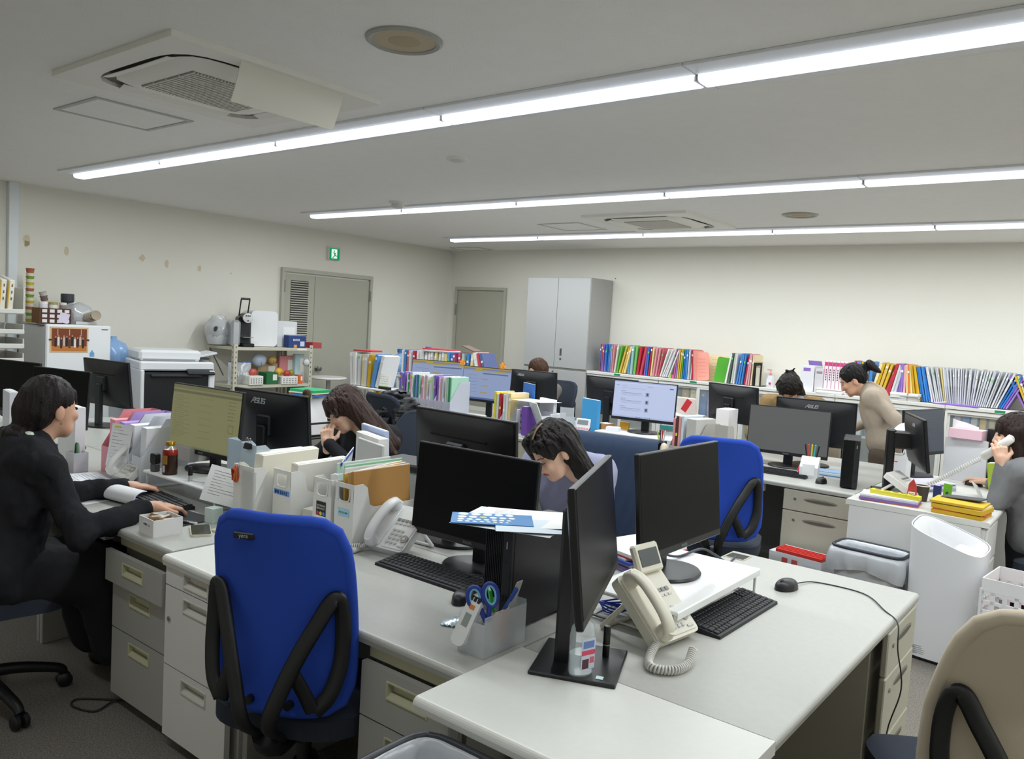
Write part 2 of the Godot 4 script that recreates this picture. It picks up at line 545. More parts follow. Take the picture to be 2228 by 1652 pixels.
func build_ceiling() -> void:
	var glow := StandardMaterial3D.new()
	glow.albedo_color = Color("f4f8ff")
	glow.emission_enabled = true
	glow.emission = Color("eaf2ff")
	glow.emission_energy_multiplier = 1.8
	var dim: StandardMaterial3D = glow.duplicate()
	dim.emission_energy_multiplier = 0.4
	var base_m := mat("e9ebee", 0.45)
	var bar := begin()
	# the diffuser: a shallow rounded bar
	var prof := PackedVector2Array([Vector2(-0.046, 0.0), Vector2(-0.046, -0.012), Vector2(-0.040, -0.022), Vector2(-0.03, -0.026), Vector2(0.03, -0.026), Vector2(0.040, -0.022), Vector2(0.046, -0.012), Vector2(0.046, 0.0)])
	prism(bar, prof, -0.615, 0.615, Transform3D(Basis(Vector3(0, 0, 1), Vector3.UP, Vector3(-1, 0, 0)), Vector3.ZERO))
	var bar_mesh := done(bar)
	var names := ["dimmed row behind the camera", "nearest row over the front desks", "middle row over the far desks", "farthest row by the back wall"]
	for r in ROWS.size():
		for i in 7:
			var x: float = -6.34 + 1.25 * (i + 0.5)
			var t := thing("ceiling_light", "%s long LED ceiling light from the left wall, %s" % [ordinal(i + 1), names[r]], "ceiling light", Vector3(x, CY, ROWS[r]), 0, "linear ceiling lights")
			pb(t, "base_plate", Vector3(0, -0.006, 0), Vector3(1.246, 0.012, 0.31), base_m, 0.002)
			part(t, "lamp_diffuser", bar_mesh, glow if r > 0 else dim, Vector3(0, -0.012, 0))
			for s in [-1, 1]:
				pb(t, "end_cap", Vector3(s * 0.619, -0.023, 0), Vector3(0.007, 0.022, 0.086), base_m, 0.003)
			var a := AreaLight3D.new()
			a.name = "lamp"
			a.area_size = Vector2(1.2, 0.08)
			a.area_range = 14.0
			a.area_attenuation = 2.0
			a.light_color = Color("f3f9fc")
			a.light_energy = LAMP_ENERGY * (0.28 if r == 0 else 1.0)
			a.shadow_enabled = true
			t.add_child(a)
			a.position = Vector3(0, -0.042, 0)
			a.rotation_degrees = Vector3(-90, 0, 0)
	cassette("nearer air conditioner", Vector3(-3.155, CY, -1.905), "white ceiling air conditioner with one louvre flap hanging open, near left", true)
	cassette("farther air conditioner", Vector3(-3.30, CY, -6.06), "white ceiling air conditioner with closed flaps between the farther light rows", false)
	for s in [[Vector3(-2.045, CY, -1.905), "round beige ceiling speaker grille beside the near air conditioner"], [Vector3(-2.11, CY, -6.02), "round beige ceiling speaker grille far right, between the light rows"]]:
		var t := thing("ceiling_speaker", s[1], "speaker", s[0], 0, "round ceiling speakers")
		part(t, "rim", lmesh([Vector2(0.105, 0.0), Vector2(0.108, -0.008), Vector2(0.12, -0.012), Vector2(0.13, -0.006), Vector2(0.131, 0.0)], 40), mat("a5a59e", 0.4))
		part(t, "grille", lmesh([Vector2(0.108, -0.004), Vector2(0.06, -0.006), Vector2(0, -0.006)], 40), mat("c2b49a", 0.8))
		part(t, "cone", lmesh([Vector2(0.055, -0.0062), Vector2(0.04, -0.008), Vector2(0, -0.008)], 32), mat("b5a587", 0.8))
	for s in [[Vector3(-4.10, CY, -1.955), 0.44, 0.46, "square white ceiling hatch beside the near air conditioner", mat("b4b9b6", 0.5)], [Vector3(-4.28, CY, -6.20), 0.44, 0.46, "square white ceiling hatch beside the far air conditioner", mat("c6c5bf", 0.5)], [Vector3(-6.9, CY, -7.75), 0.44, 0.3, "white ceiling hatch in the far left corner", mat("c6c5bf", 0.5)]]:
		var t := thing("ceiling_hatch", s[3], "hatch", s[0])
		for k in [-1, 1]:
			pb(t, "frame", Vector3(k * s[1] / 2, -0.003, 0), Vector3(0.022, 0.006, s[2] + 0.022), s[4], 0.001)
			pb(t, "frame", Vector3(0, -0.003, k * s[2] / 2), Vector3(s[1] - 0.022, 0.006, 0.022), s[4], 0.001)
		pb(t, "panel", Vector3(0, -0.0015, 0), Vector3(s[1] - 0.03, 0.003, s[2] - 0.03), mats["ceiling"], 0.0)
	for s in [[Vector3(-3.2, CY, -3.43), "flat white smoke detector between the near and middle light rows", 0.045, 0.022], [Vector3(-4.86, CY, -4.54), "round white smoke detector beside the middle light row", 0.055, 0.05], [Vector3(-7.2, CY, -7.75), "small white dome sensor in the far ceiling corner", 0.04, 0.04]]:
		var t := thing("smoke_detector", s[1], "smoke detector", s[0])
		part(t, "base", lmesh([Vector2(0, 0), Vector2(s[2] * 1.3, 0), Vector2(s[2] * 1.3, -0.012), Vector2(s[2], -0.016), Vector2(0, -0.016)], 28), mat("e6e5df", 0.4))
		part(t, "head", lmesh([Vector2(s[2] * 0.95, -0.016), Vector2(s[2] * 0.9, -s[3] * 0.8), Vector2(s[2] * 0.6, -s[3]), Vector2(0, -s[3])], 28), mat("d5d4cc", 0.4))

func cassette(_n: String, at: Vector3, label: String, open_flap: bool) -> void:
	var t := thing("air_conditioner", label, "air conditioner", at)
	var w := mat("eeece4", 0.45)
	# square frame with a round-cornered opening
	var st := begin()
	var outer := 0.475
	for q in 4:
		var rot := Basis(Vector3.UP, PI / 2 * q)
		var poly := PackedVector2Array([Vector2(-outer, -outer), Vector2(outer, -outer)])
		var inner := []
		for k in 13:
			var a := -PI / 4 - PI / 2 * k / 12.0
			var p := Vector2(cos(a), sin(a))
			var e := 5.0
			var rr := 0.385 / pow(pow(absf(p.x), e) + pow(absf(p.y), e), 1.0 / e)
			inner.append(p * rr)
		for p in inner:
			poly.append(p)
		prism(st, poly, -0.022, 0.0, Transform3D(rot, Vector3.ZERO) * flat_xf())
	part(t, "frame", done(st), w)
	part(t, "cavity", pmesh(round_rect(0.78, 0.78, 0.14), 0.0, 0.004, flat_xf(Vector3(0, -0.006, 0))), mat("6d6c66", 0.8))
	# panel in the middle
	var st2 := begin()
	var f := func(u: float, v: float) -> Vector3:
		var a := u * TAU
		var p := Vector2(cos(a), sin(a))
		var e := 6.0
		var rr := 1.0 / pow(pow(absf(p.x), e) + pow(absf(p.y), e), 1.0 / e)
		var s: float = lerpf(0.33, 0.0, v)
		var y: float = -0.012 - 0.022 * smoothstep(0.0, 0.18, v)
		return Vector3(p.x * rr * s, y, p.y * rr * s)
	sheet(st2, 48, 8, f, 0.002)
	part(t, "panel", done(st2), w)
	var g := pb(t, "intake_grille", Vector3(0.0, -0.0345, 0.02), Vector3(0.40, 0.004, 0.44), mat("8f8d84", 0.7), 0.001)
	for i in 30:
		pb(g, "slat", Vector3(0, -0.004, -0.21 + 0.0145 * i), Vector3(0.40, 0.005, 0.007), mat("dbd9d0", 0.5), 0.0)
	for i in 3:
		pb(g, "rib", Vector3(-0.1 + 0.1 * i, -0.0035, 0), Vector3(0.006, 0.005, 0.44), mat("dbd9d0", 0.5), 0.0)
	# outlet flaps on the four sides
	for q in 4:
		if open_flap and q == 1:
			continue
		var a := PI / 2 * q
		var fl := begin()
		sheet(fl, 10, 4, func(u: float, v: float) -> Vector3: return Basis(Vector3.UP, a) * Vector3((u - 0.5) * 0.5, -0.018 - 0.012 * sin(v * 1.5) + 0.004 * absf(u - 0.5), 0.325 + v * 0.045), 0.003)
		part(t, "flap", done(fl), w)
	if open_flap:
		var fl := begin()
		sheet(fl, 14, 8, func(u: float, v: float) -> Vector3:
			var bow := 0.018 * sin(v * PI * 0.55)
			return Vector3(0.445 - 0.08 * v + bow, -0.018 - 0.14 * v, 0.19 - 0.48 * u), 0.004)
		part(t, "hanging_flap", done(fl), mat("e3e0d4", 0.5))
		for z in [0.12, -0.21]:
			var br := begin()
			tube(br, [Vector3(0.36, -0.015, z), Vector3(0.40, -0.03, z), Vector3(0.44, -0.022, z)], 0.005, 6)
			part(t, "flap_bracket", done(br), mat("d8d6cc", 0.5))
const LAMP_ENERGY := 1.43

# ---------- desks ----------
# local axes: front (where one sits) at +z, origin on the floor under the middle of the top
func table_top(w: float, d: float, th := 0.03, r := 0.014) -> ArrayMesh:
	var p := PackedVector2Array()
	p.append(Vector2(-d / 2, -th))
	p.append(Vector2(-d / 2, -0.004))
	p.append(Vector2(-d / 2 + 0.004, 0))
	for k in 6:
		var a := PI / 2 - PI / 2 * k / 5.0
		p.append(Vector2(d / 2 - r + cos(a) * r, -r + sin(a) * r))
	p.append(Vector2(d / 2 - 0.004, -th))
	return pmesh(p, -w / 2, w / 2, Transform3D(Basis(Vector3(0, 0, 1), Vector3.UP, Vector3(-1, 0, 0)), Vector3.ZERO))

func desk(label: String, x0: float, x1: float, z0: float, z1: float, yaw: float, style: Dictionary) -> Node3D:
	var along := absf(x1 - x0)
	var deep := absf(z1 - z0)
	if absf(yaw) == 90.0:
		along = absf(z1 - z0)
		deep = absf(x1 - x0)
	var t := thing("office_desk", label, "desk", Vector3((x0 + x1) / 2, 0, (z0 + z1) / 2), yaw)
	var top_m: Material = style.get("top", mats["desk_grey"])
	var body: Material = style.get("body", mat("b2b1aa", 0.5))
	part(t, "tabletop", table_top(along - 0.002, deep), top_m, Vector3(0, TOP, 0))
	var hx := along / 2
	var hz := deep / 2
	for s in [-1, 1]:
		pb(t, "side_panel", Vector3(s * (hx - 0.016), 0.335, -0.01), Vector3(0.025, 0.67, deep - 0.06), body, 0.003)
	pb(t, "modesty_panel", Vector3(0, 0.36, -hz + 0.02), Vector3(along - 0.06, 0.60, 0.015), style.get("panel", body), 0.002)
	if style.has("ped"):
		for px in style.ped:
			pedestal(t, Vector3(px, 0, hz - 0.012), style.get("ped_w", 0.40), deep - 0.06, style.get("fronts", [0.13, 0.21, 0.27]), style.get("kind", "grey"), style.get("open", 0.0))
	if style.get("centre", false):
		var cx: float = style.get("centre_x", 0.0)
		var dr := pb(t, "pencil_drawer", Vector3(cx, 0.642, hz - 0.04), Vector3(style.get("centre_w", 0.5), 0.05, 0.04), body, 0.003)
		pb(dr, "pull", Vector3(0, -0.012, 0.021), Vector3(style.get("centre_w", 0.5) - 0.06, 0.012, 0.004), mat("8f8e86", 0.5), 0.001)
	return t

# a drawer pedestal whose fronts face local +z at z = at.z
func pedestal(t: Node3D, at: Vector3, w: float, deep: float, fronts: Array, kind: String, open := 0.0) -> void:
	var body := mat({"grey": "b0afa9", "white": "eae8e4", "beige": "b7b4a2"}[kind], 0.5)
	var cream := mat({"grey": "c5c3a4", "white": "d6d3c8", "beige": "a5a292"}[kind], 0.5)
	var y0 := 0.045
	var y1 := 0.665
	pb(t, "pedestal_body", Vector3(at.x, (y0 + y1) / 2 + 0.005, at.z - 0.03 - deep / 2 + 0.01), Vector3(w - 0.004, y1 - y0, deep - 0.04), mat({"grey": "a3a29c", "white": "c9c7c2", "beige": "adaa9a"}[kind], 0.5), 0.003)
	for s in [-1, 1]:
		pb(t, "foot", Vector3(at.x + s * (w / 2 - 0.05), y0 / 2, at.z - 0.06), Vector3(0.05, y0, 0.05), body, 0.004)
	if kind == "grey":
		pb(t, "top_rail", Vector3(at.x, 0.645, at.z - 0.022), Vector3(w - 0.01, 0.035, 0.012), cream, 0.001)
	var y := y1 - (0.04 if kind == "grey" else 0.0)
	for i in fronts.size():
		var h: float = fronts[i]
		var out: float = open if i == 0 else 0.0
		var c := Vector3(at.x, y - h / 2, at.z + out)
		var st := begin()
		if kind == "beige":
			box(st, Vector3.ZERO, Vector3(w - 0.006, h - 0.005, 0.02), 0.004)
			var dr := part(t, "drawer_front", done(st), body, c)
			var hy: float = h / 2 - 0.05
			var hd := dr
			part(hd, "pull", pmesh(oval(0.20, 0.030), 0.0, 0.0015, Transform3D(Basis.IDENTITY, Vector3(0.02, hy, 0.0100))), mat("8e8b7c", 0.5))
			part(hd, "pull_slot", pmesh(oval(0.18, 0.016), 0.0, 0.001, Transform3D(Basis.IDENTITY, Vector3(0.02, hy - 0.003, 0.0117))), mat("5b594d", 0.6))
			part(hd, "lock", lmesh_z(0.008, 0.003), mat("a9a89f", 0.3, 0.8), Vector3(-0.13, hy - 0.005, 0.0115))
		else:
			# front with a cut-out for the pull
			var hw := 0.15
			var hh := 0.045
			var cy: float = h / 2 - (0.055 if kind == "grey" else 0.05)
			if h < 0.1:
				cy = 0.0
			var W := w - 0.006
			var H := h - 0.005
			box(st, Vector3(-(W / 2 + hw / 2) / 2, 0, 0), Vector3(W / 2 - hw / 2, H, 0.02), 0.0)
			box(st, Vector3((W / 2 + hw / 2) / 2, 0, 0), Vector3(W / 2 - hw / 2, H, 0.02), 0.0)
			var upper := H / 2 - (cy + hh / 2)
			var lower := (cy - hh / 2) + H / 2
			box(st, Vector3(0, H / 2 - upper / 2, 0), Vector3(hw, upper, 0.02), 0.0)
			box(st, Vector3(0, -H / 2 + lower / 2, 0), Vector3(hw, lower, 0.02), 0.0)
			var dr := part(t, "drawer_front", done(st), body, c)
			var pk := begin()
			box(pk, Vector3(0, cy, -0.012), Vector3(hw + 0.004, hh, 0.004))
			box(pk, Vector3(0, cy - hh / 2 + 0.006, 0.002), Vector3(hw, 0.012, 0.026), 0.003, Basis(Vector3.RIGHT, 0.5))
			for s in [-1, 1]:
				box(pk, Vector3(s * hw / 2, cy, 0.0), Vector3(0.006, hh + 0.008, 0.026), 0.001)
			box(pk, Vector3(0, cy + hh / 2 + 0.002, 0.0), Vector3(hw, 0.006, 0.024), 0.001)
			part(dr, "pull", done(pk), cream)
			if out > 0.01:
				var bx2 := begin()
				for s in [-1, 1]:
					box(bx2, Vector3(s * (W / 2 - 0.02), -0.015, -0.03 - out / 2), Vector3(0.006, h * 0.7, out + 0.04), 0.0)
				part(dr, "drawer_side", done(bx2), mat("4b4b49", 0.5, 0.5))
			if kind == "white" and i == 1:
				part(dr, "lock", lmesh_z(0.009, 0.003), mat("b9b8b0", 0.3, 0.8), Vector3(-W / 2 + 0.03, H / 2 - 0.115, 0.0115))
		y -= h

func oval(w: float, h: float) -> PackedVector2Array:
	var p := PackedVector2Array()
	for k in 24:
		p.append(Vector2(cos(TAU * k / 24) * w / 2, sin(TAU * k / 24) * h / 2))
	return p

func lmesh_z(r: float, d: float) -> ArrayMesh:
	var p := PackedVector2Array()
	for k in 14:
		p.append(Vector2(cos(TAU * k / 14), sin(TAU * k / 14)) * r)
	return pmesh(p, -d, d)

func build_desks() -> void:
	var grey := {"kind": "grey", "centre": true}
	# near island, row one (sitting side towards the camera)
	desk("grey desk with the nearest black monitor and keyboard, behind the blue chair", -2.23, -1.252, -2.155, -1.455, 0, {"kind": "grey", "ped": [0.302], "ped_w": 0.365, "fronts": [0.155, 0.235, 0.19], "centre": true, "centre_x": -0.2})
	desk("grey desk where the woman in black types", -3.83, -2.632, -2.155, -1.455, 0, {"kind": "grey", "ped": [0.382], "ped_w": 0.43, "fronts": [0.125, 0.19, 0.265], "open": 0.03, "centre": true, "centre_x": -0.2})
	desk("grey desk at the left with two dark monitors behind the woman in black", -5.03, -3.832, -2.155, -1.455, 0, grey)
	desk("grey desk at the far left end of the near island", -6.23, -5.032, -2.155, -1.455, 0, grey)
	# row two, sitting side away from the camera
	desk("grey desk where the woman in lavender writes", -2.45, -1.252, -2.857, -2.157, 180, {"ped": [-0.38], "kind": "grey"})
	desk("grey desk where the long-haired woman reads", -3.65, -2.452, -2.857, -2.157, 180, {"ped": [-0.38], "kind": "grey"})
	desk("grey desk behind the green-tinted screen, before the steel rack", -4.85, -3.652, -2.857, -2.157, 180, {"ped": [-0.38], "kind": "grey"})
	desk("grey desk carrying the tilted-back monitor near the refrigerator", -6.05, -4.852, -2.857, -2.157, 180, {"ped": [-0.38], "kind": "grey"})
	# narrow white pedestal unit between the two near desks
	var t := thing("pedestal_cabinet", "narrow white drawer unit with a white top beside the blue chair", "cabinet", Vector3(-2.431, 0, -1.79))
	part(t, "top", table_top(0.396, 0.74, 0.035, 0.016), mats["desk_white"], Vector3(0, TOP - 0.004, 0))
	pedestal(t, Vector3(0, 0, 0.345), 0.396, 0.66, [0.075, 0.285, 0.26], "white")
	# head desk at the end of the near island, and its white wing
	desk("large pale grey desk with white riser and telephone in the foreground", -1.25, -0.555, -3.10, -1.702, 90, {"top": mats["desk_grey"], "ped": [0.49], "kind": "beige", "ped_w": 0.39, "fronts": [0.15, 0.22, 0.245], "panel": mat("8a8880", 0.6)})
	t = thing("side_table", "white narrow side table nearest the camera, joined to the grey desk", "table", Vector3(-0.9025, 0, -1.4925))
	part(t, "tabletop", table_top(0.694, 0.415, 0.032, 0.016), mats["desk_white"], Vector3(0, TOP + 0.002, 0))
	for s in [-1, 1]:
		pb(t, "leg", Vector3(s * 0.31, 0.335, 0.12), Vector3(0.035, 0.67, 0.035), mat("c9c9c4", 0.4), 0.004)
		pb(t, "leg", Vector3(s * 0.31, 0.335, -0.17), Vector3(0.035, 0.67, 0.035), mat("c9c9c4", 0.4), 0.004)
	pb(t, "apron", Vector3(0, 0.65, -0.02), Vector3(0.6, 0.035, 0.3), mat("c9c9c4", 0.4), 0.003)
	# grommet with a cover in the far corner of the head desk
	var g := thing("cable_grommet", "open rectangular cable hole with metal rim at the desk's far corner", "grommet", Vector3(-1.2, TOP, -3.03))
	for k in [-1, 1]:
		pb(g, "rim", Vector3(k * 0.04, 0.001, 0), Vector3(0.006, 0.003, 0.086), mat("b9b6a0", 0.4), 0.001)
		pb(g, "rim", Vector3(0, 0.001, k * 0.04), Vector3(0.074, 0.003, 0.006), mat("b9b6a0", 0.4), 0.001)
	pb(g, "hole", Vector3(0.0, 0.0006, 0), Vector3(0.074, 0.001, 0.074), mat("3b3a34", 0.8), 0.0)
	# far island
	desk("pale grey desk with a grey-lit monitor and black tower, beyond the second blue chair", -2.44, -1.252, -5.55, -4.85, 0, {"top": mats["desk_grey"], "kind": "beige", "ped": [0.385], "ped_w": 0.41, "fronts": [0.13, 0.37, 0.115], "centre": true, "centre_x": -0.2, "panel": mat("6f6e69", 0.6)})
	desk("cluttered desk under the lit web page screen", -3.64, -2.442, -5.55, -4.85, 0, {"kind": "beige", "ped": [0.385], "ped_w": 0.41, "fronts": [0.13, 0.37, 0.115]})
	desk("cluttered desk behind the row of purple and green folders", -4.84, -3.642, -5.55, -4.85, 0, {"kind": "beige", "ped": [0.385], "ped_w": 0.41, "fronts": [0.13, 0.37, 0.115]})
	desk("desk at the far island's left end with white folders", -6.04, -4.842, -5.55, -4.85, 0, {"kind": "beige"})
	desk("far desk whose user bows behind a black monitor", -2.44, -1.252, -6.252, -5.552, 180, {})
	desk("far desk behind the lit web page screen", -3.64, -2.442, -6.252, -5.552, 180, {})
	desk("far desk before the grey steel locker", -4.84, -3.642, -6.252, -5.552, 180, {})
	desk("far desk at the left end before the back door", -6.04, -4.842, -6.252, -5.552, 180, {})
	var w := desk("white desk where the woman in grey telephones", -1.25, -0.545, -6.06, -4.665, 90, {"top": mats["desk_white"], "body": mat("e4e3df", 0.5)})
	pb(w, "drawer_column", Vector3(-0.5, 0.36, 0.1), Vector3(0.36, 0.6, 0.46), mat("dcdbd7", 0.5), 0.004)
	for i in 3:
		pb(w, "drawer_front", Vector3(-0.5, 0.56 - 0.2 * i, 0.335), Vector3(0.35, 0.19, 0.015), mat("e4e3df", 0.5), 0.004)

# ---------- chairs ----------
# local axes: the sitter looks along +z, origin on the floor under the column
func task_chair(label: String, at: Vector3, yaw: float, cloth: Material, opt := {}) -> Node3D:
	var t := thing("office_chair", label, "chair", at, yaw)
	var black := mat("161719", 0.45)
	var seat_cloth: Material = opt.get("seat", mats["navy_cloth"])
	var hub_y := 0.07
	# five-star base with castors
	for k in 5:
		var a: float = TAU * k / 5.0 + opt.get("spin", 0.3)
		var d := Vector3(sin(a), 0, cos(a))
		var st := begin()
		tube(st, smooth_path([Vector3(0, hub_y + 0.055, 0) + d * 0.02, Vector3(0, hub_y + 0.045, 0) + d * 0.14, Vector3(0, hub_y + 0.012, 0) + d * 0.27, Vector3(0, hub_y - 0.012, 0) + d * 0.3], 4), 0.026, 8, 0.017)
		var leg := part(t, "base_leg", done(st), black)
		var cs := begin()
		var side := Vector3(d.z, 0, -d.x)
		for s in [-1, 1]:
			var c: Vector3 = d * 0.3 + Vector3(0, 0.029, 0) + side * 0.016 * float(s)
			lathe(cs, [Vector2(0, -0.011), Vector2(0.022, -0.011), Vector2(0.028, -0.006), Vector2(0.028, 0.006), Vector2(0.022, 0.011), Vector2(0, 0.011)], 16, c, 1, 1, Basis(d, side, d.cross(side)))
		part(leg, "castor", done(cs), mat("1c1d1f", 0.4))
	part(t, "gas_column", lmesh([Vector2(0.032, 0.08), Vector2(0.032, 0.22), Vector2(0.022, 0.22), Vector2(0.022, 0.36), Vector2(0.0, 0.36)], 16), black)
	pb(t, "mechanism", Vector3(0, 0.365, -0.02), Vector3(0.16, 0.05, 0.24), black, 0.012)
	var lv := begin()
	tube(lv, [Vector3(0.06, 0.37, 0.03), Vector3(0.22, 0.355, 0.04), Vector3(0.27, 0.35, 0.05)], 0.008, 6)
	part(t, "lever", done(lv), black)
	# seat cushion
	var sh: float = opt.get("seat_y", 0.42)
	var sd: float = opt.get("seat_d", 0.23)
	var cu := begin()
	sheet(cu, 20, 20, func(u: float, v: float) -> Vector3:
		var a := u * 2 - 1
		var b := 1 - v * 2
		var x := a * 0.235 * pow(1 - 0.5 * pow(b, 4), 0.25)
		var z: float = b * sd * pow(1 - 0.5 * pow(a, 4), 0.25) - (0.23 - sd)
		var e := maxf(absf(a), absf(b))
		return Vector3(x, sh + 0.045 - 0.022 * pow(e, 8) - 0.012 * maxf(0, b) * b + 0.008 * a * a, z + 0.03), 0.055, Vector3.UP)
	part(t, "seat", done(cu), seat_cloth)
	# backrest shell
	var by: float = opt.get("back_y", 0.72)
	var bw: float = opt.get("back_w", 0.215)
	var bh: float = opt.get("back_h", 0.26)
	var ln: float = opt.get("lean", 0.055)
	var shell := func(a: float, b: float, off: float) -> Vector3:
		var wv: float = bw * (1.0 - 0.05 * b) * pow(1 - 0.5 * pow(b, 6), 0.1667)
		var x := a * wv
		var y := by + b * bh * pow(1 - 0.5 * pow(a, 6), 0.1667)
		var z := -0.25 + 0.05 * a * a + 0.03 * (1 - pow(b + 0.35, 2.0)) - ln * maxf(0, b) - off
		return Vector3(x, y, z)
	var bk := begin()
	sheet(bk, 24, 24, func(u: float, v: float) -> Vector3: return shell.call(u * 2 - 1, 1 - v * 2, 0.0), 0.04, Vector3(0, 0, -1))
	part(t, "backrest", done(bk), cloth)
	var pip := begin()
	var loop := []
	for k in 56:
		var a := TAU * k / 56.0
		var p := Vector2(cos(a), sin(a))
		p /= maxf(absf(p.x), absf(p.y))
		loop.append(shell.call(p.x, p.y, -0.02))
	tube(pip, loop, 0.0200, 10, -1, true)
	part(t, "backrest_edge", done(pip), cloth)
	# the looped frame behind the back
	var hub := Vector3(0, by - bh - 0.02, -0.30)
	for s in [-1, 1]:
		var fr := begin()
		var P := func(u: float, v: float, off: float) -> Vector3: return shell.call(u * s, v, 0.018 + off)
		var arm := smooth_path([Vector3(s * 0.03, hub.y - 0.055, -0.22), P.call(0.2, -1.0, 0.055), P.call(0.34, -0.62, 0.06), P.call(0.52, -0.28, 0.045), P.call(0.70, 0.0, 0.022), P.call(0.84, 0.2, 0.006), P.call(0.94, 0.24, 0.003), P.call(0.975, 0.1, 0.004), P.call(0.98, -0.15, 0.008), P.call(0.96, -0.48, 0.014), P.call(0.87, -0.76, 0.022), P.call(0.72, -0.9, 0.025)], 6)
		tube(fr, arm, 0.0125, 8, -1, false, 1.85, Vector3(0, 0, 1))
		tube(fr, smooth_path([P.call(0.42, -0.45, 0.05), P.call(0.56, -0.68, 0.035), P.call(0.70, -0.90, 0.025)], 6), 0.012, 8, -1, false, 1.9, Vector3(0, 0, 1))
		part(t, "back_frame", done(fr), black)
		part(t, "frame_bolt", lmesh([Vector2(0, 0), Vector2(0.012, 0), Vector2(0.012, 0.02), Vector2(0, 0.02)], 10), black, P.call(0.3, -0.9, 0.0), Vector3(90, 0, 0))
	var sp := begin()
	tube(sp, smooth_path([Vector3(0, hub.y - 0.05, -0.24), Vector3(0, 0.36, -0.2), Vector3(0, 0.355, -0.06)], 5), 0.026, 8, -1, false, 1.7)
	part(t, "back_spine", done(sp), black)
	if opt.has("badge"):
		var c: Vector3 = shell.call(opt.get("badge_u", 0.42), 0.82, 0.006)
		var bd := pb(t, "badge", c, Vector3(0.062, 0.018, 0.008), mat("0d0e10", 0.35), 0.003, Vector3(0, 0, 0))
		part(bd, "lettering", text_mesh(opt.badge, 0.014, 0.001), mat("b9bcc0", 0.4), Vector3(0, 0, -0.0045), Vector3(0, 180, 0))
	return t

func build_chairs() -> void:
	task_chair("bright blue office chair with looped black frame in the left foreground", Vector3(-1.895, 0, -1.49), 206.7, mats["blue_cloth"], {"badge": "yera", "spin": 0.35, "back_h": 0.268, "back_y": 0.744, "back_w": 0.195, "lean": 0.0})
	task_chair("bright blue office chair behind the right foreground monitor", Vector3(-1.80, 0, -4.22), 198, mats["blue_cloth"], {"badge": "YERA", "spin": 0.5, "badge_u": 0.2, "back_y": 0.755, "lean": 0.01})
	task_chair("beige office chair with dark seat at the lower right corner", Vector3(-0.24, 0, -2.36), 215, mats["beige_cloth"], {"spin": 0.2, "back_h": 0.27})
	task_chair("beige office chair under the woman in black", Vector3(-3.38, 0, -1.10), 176, mats["beige_cloth"], {"spin": -0.1})
	var lav := task_chair("cream office chair draped with a quilted navy coat behind the woman in lavender", Vector3(-1.99, 0, -3.20), 8, mats["beige_cloth"], {})
	task_chair("dark office chair under the long-haired woman", Vector3(-3.42, 0, -3.25), 0, mats["navy_cloth"], {})
	task_chair("dark office chair of the woman in grey on the telephone", Vector3(-0.22, 0, -5.25), -90, mats["navy_cloth"], {})
	task_chair("chair hidden under a black padded coat, near the purple folders", Vector3(-4.42, 0, -4.35), 172, mats["navy_cloth"], {})
	task_chair("office chair under the person in the brown jacket", Vector3(-2.15, 0, -6.72), 0, mats["beige_cloth"], {})

# ---------- monitors ----------
func screen_mat(img: Image, energy: float) -> StandardMaterial3D:
	var m := StandardMaterial3D.new()
	var tx := ImageTexture.create_from_image(img)
	m.albedo_color = Color("101214")
	m.roughness = 0.4
	m.emission_enabled = true
	m.emission = Color.WHITE
	m.emission_operator = BaseMaterial3D.EMISSION_OP_MULTIPLY
	m.emission_texture = tx
	m.emission_energy_multiplier = energy
	return m

func scribble(img: Image, x: int, y: int, w: int, h: int, c: Color) -> void:
	var cx := x
	while cx < x + w:
		var l := rng.randi_range(2, 7)
		img.fill_rect(Rect2i(cx, y, mini(l, x + w - cx), h), c)
		cx += l + rng.randi_range(1, 3)

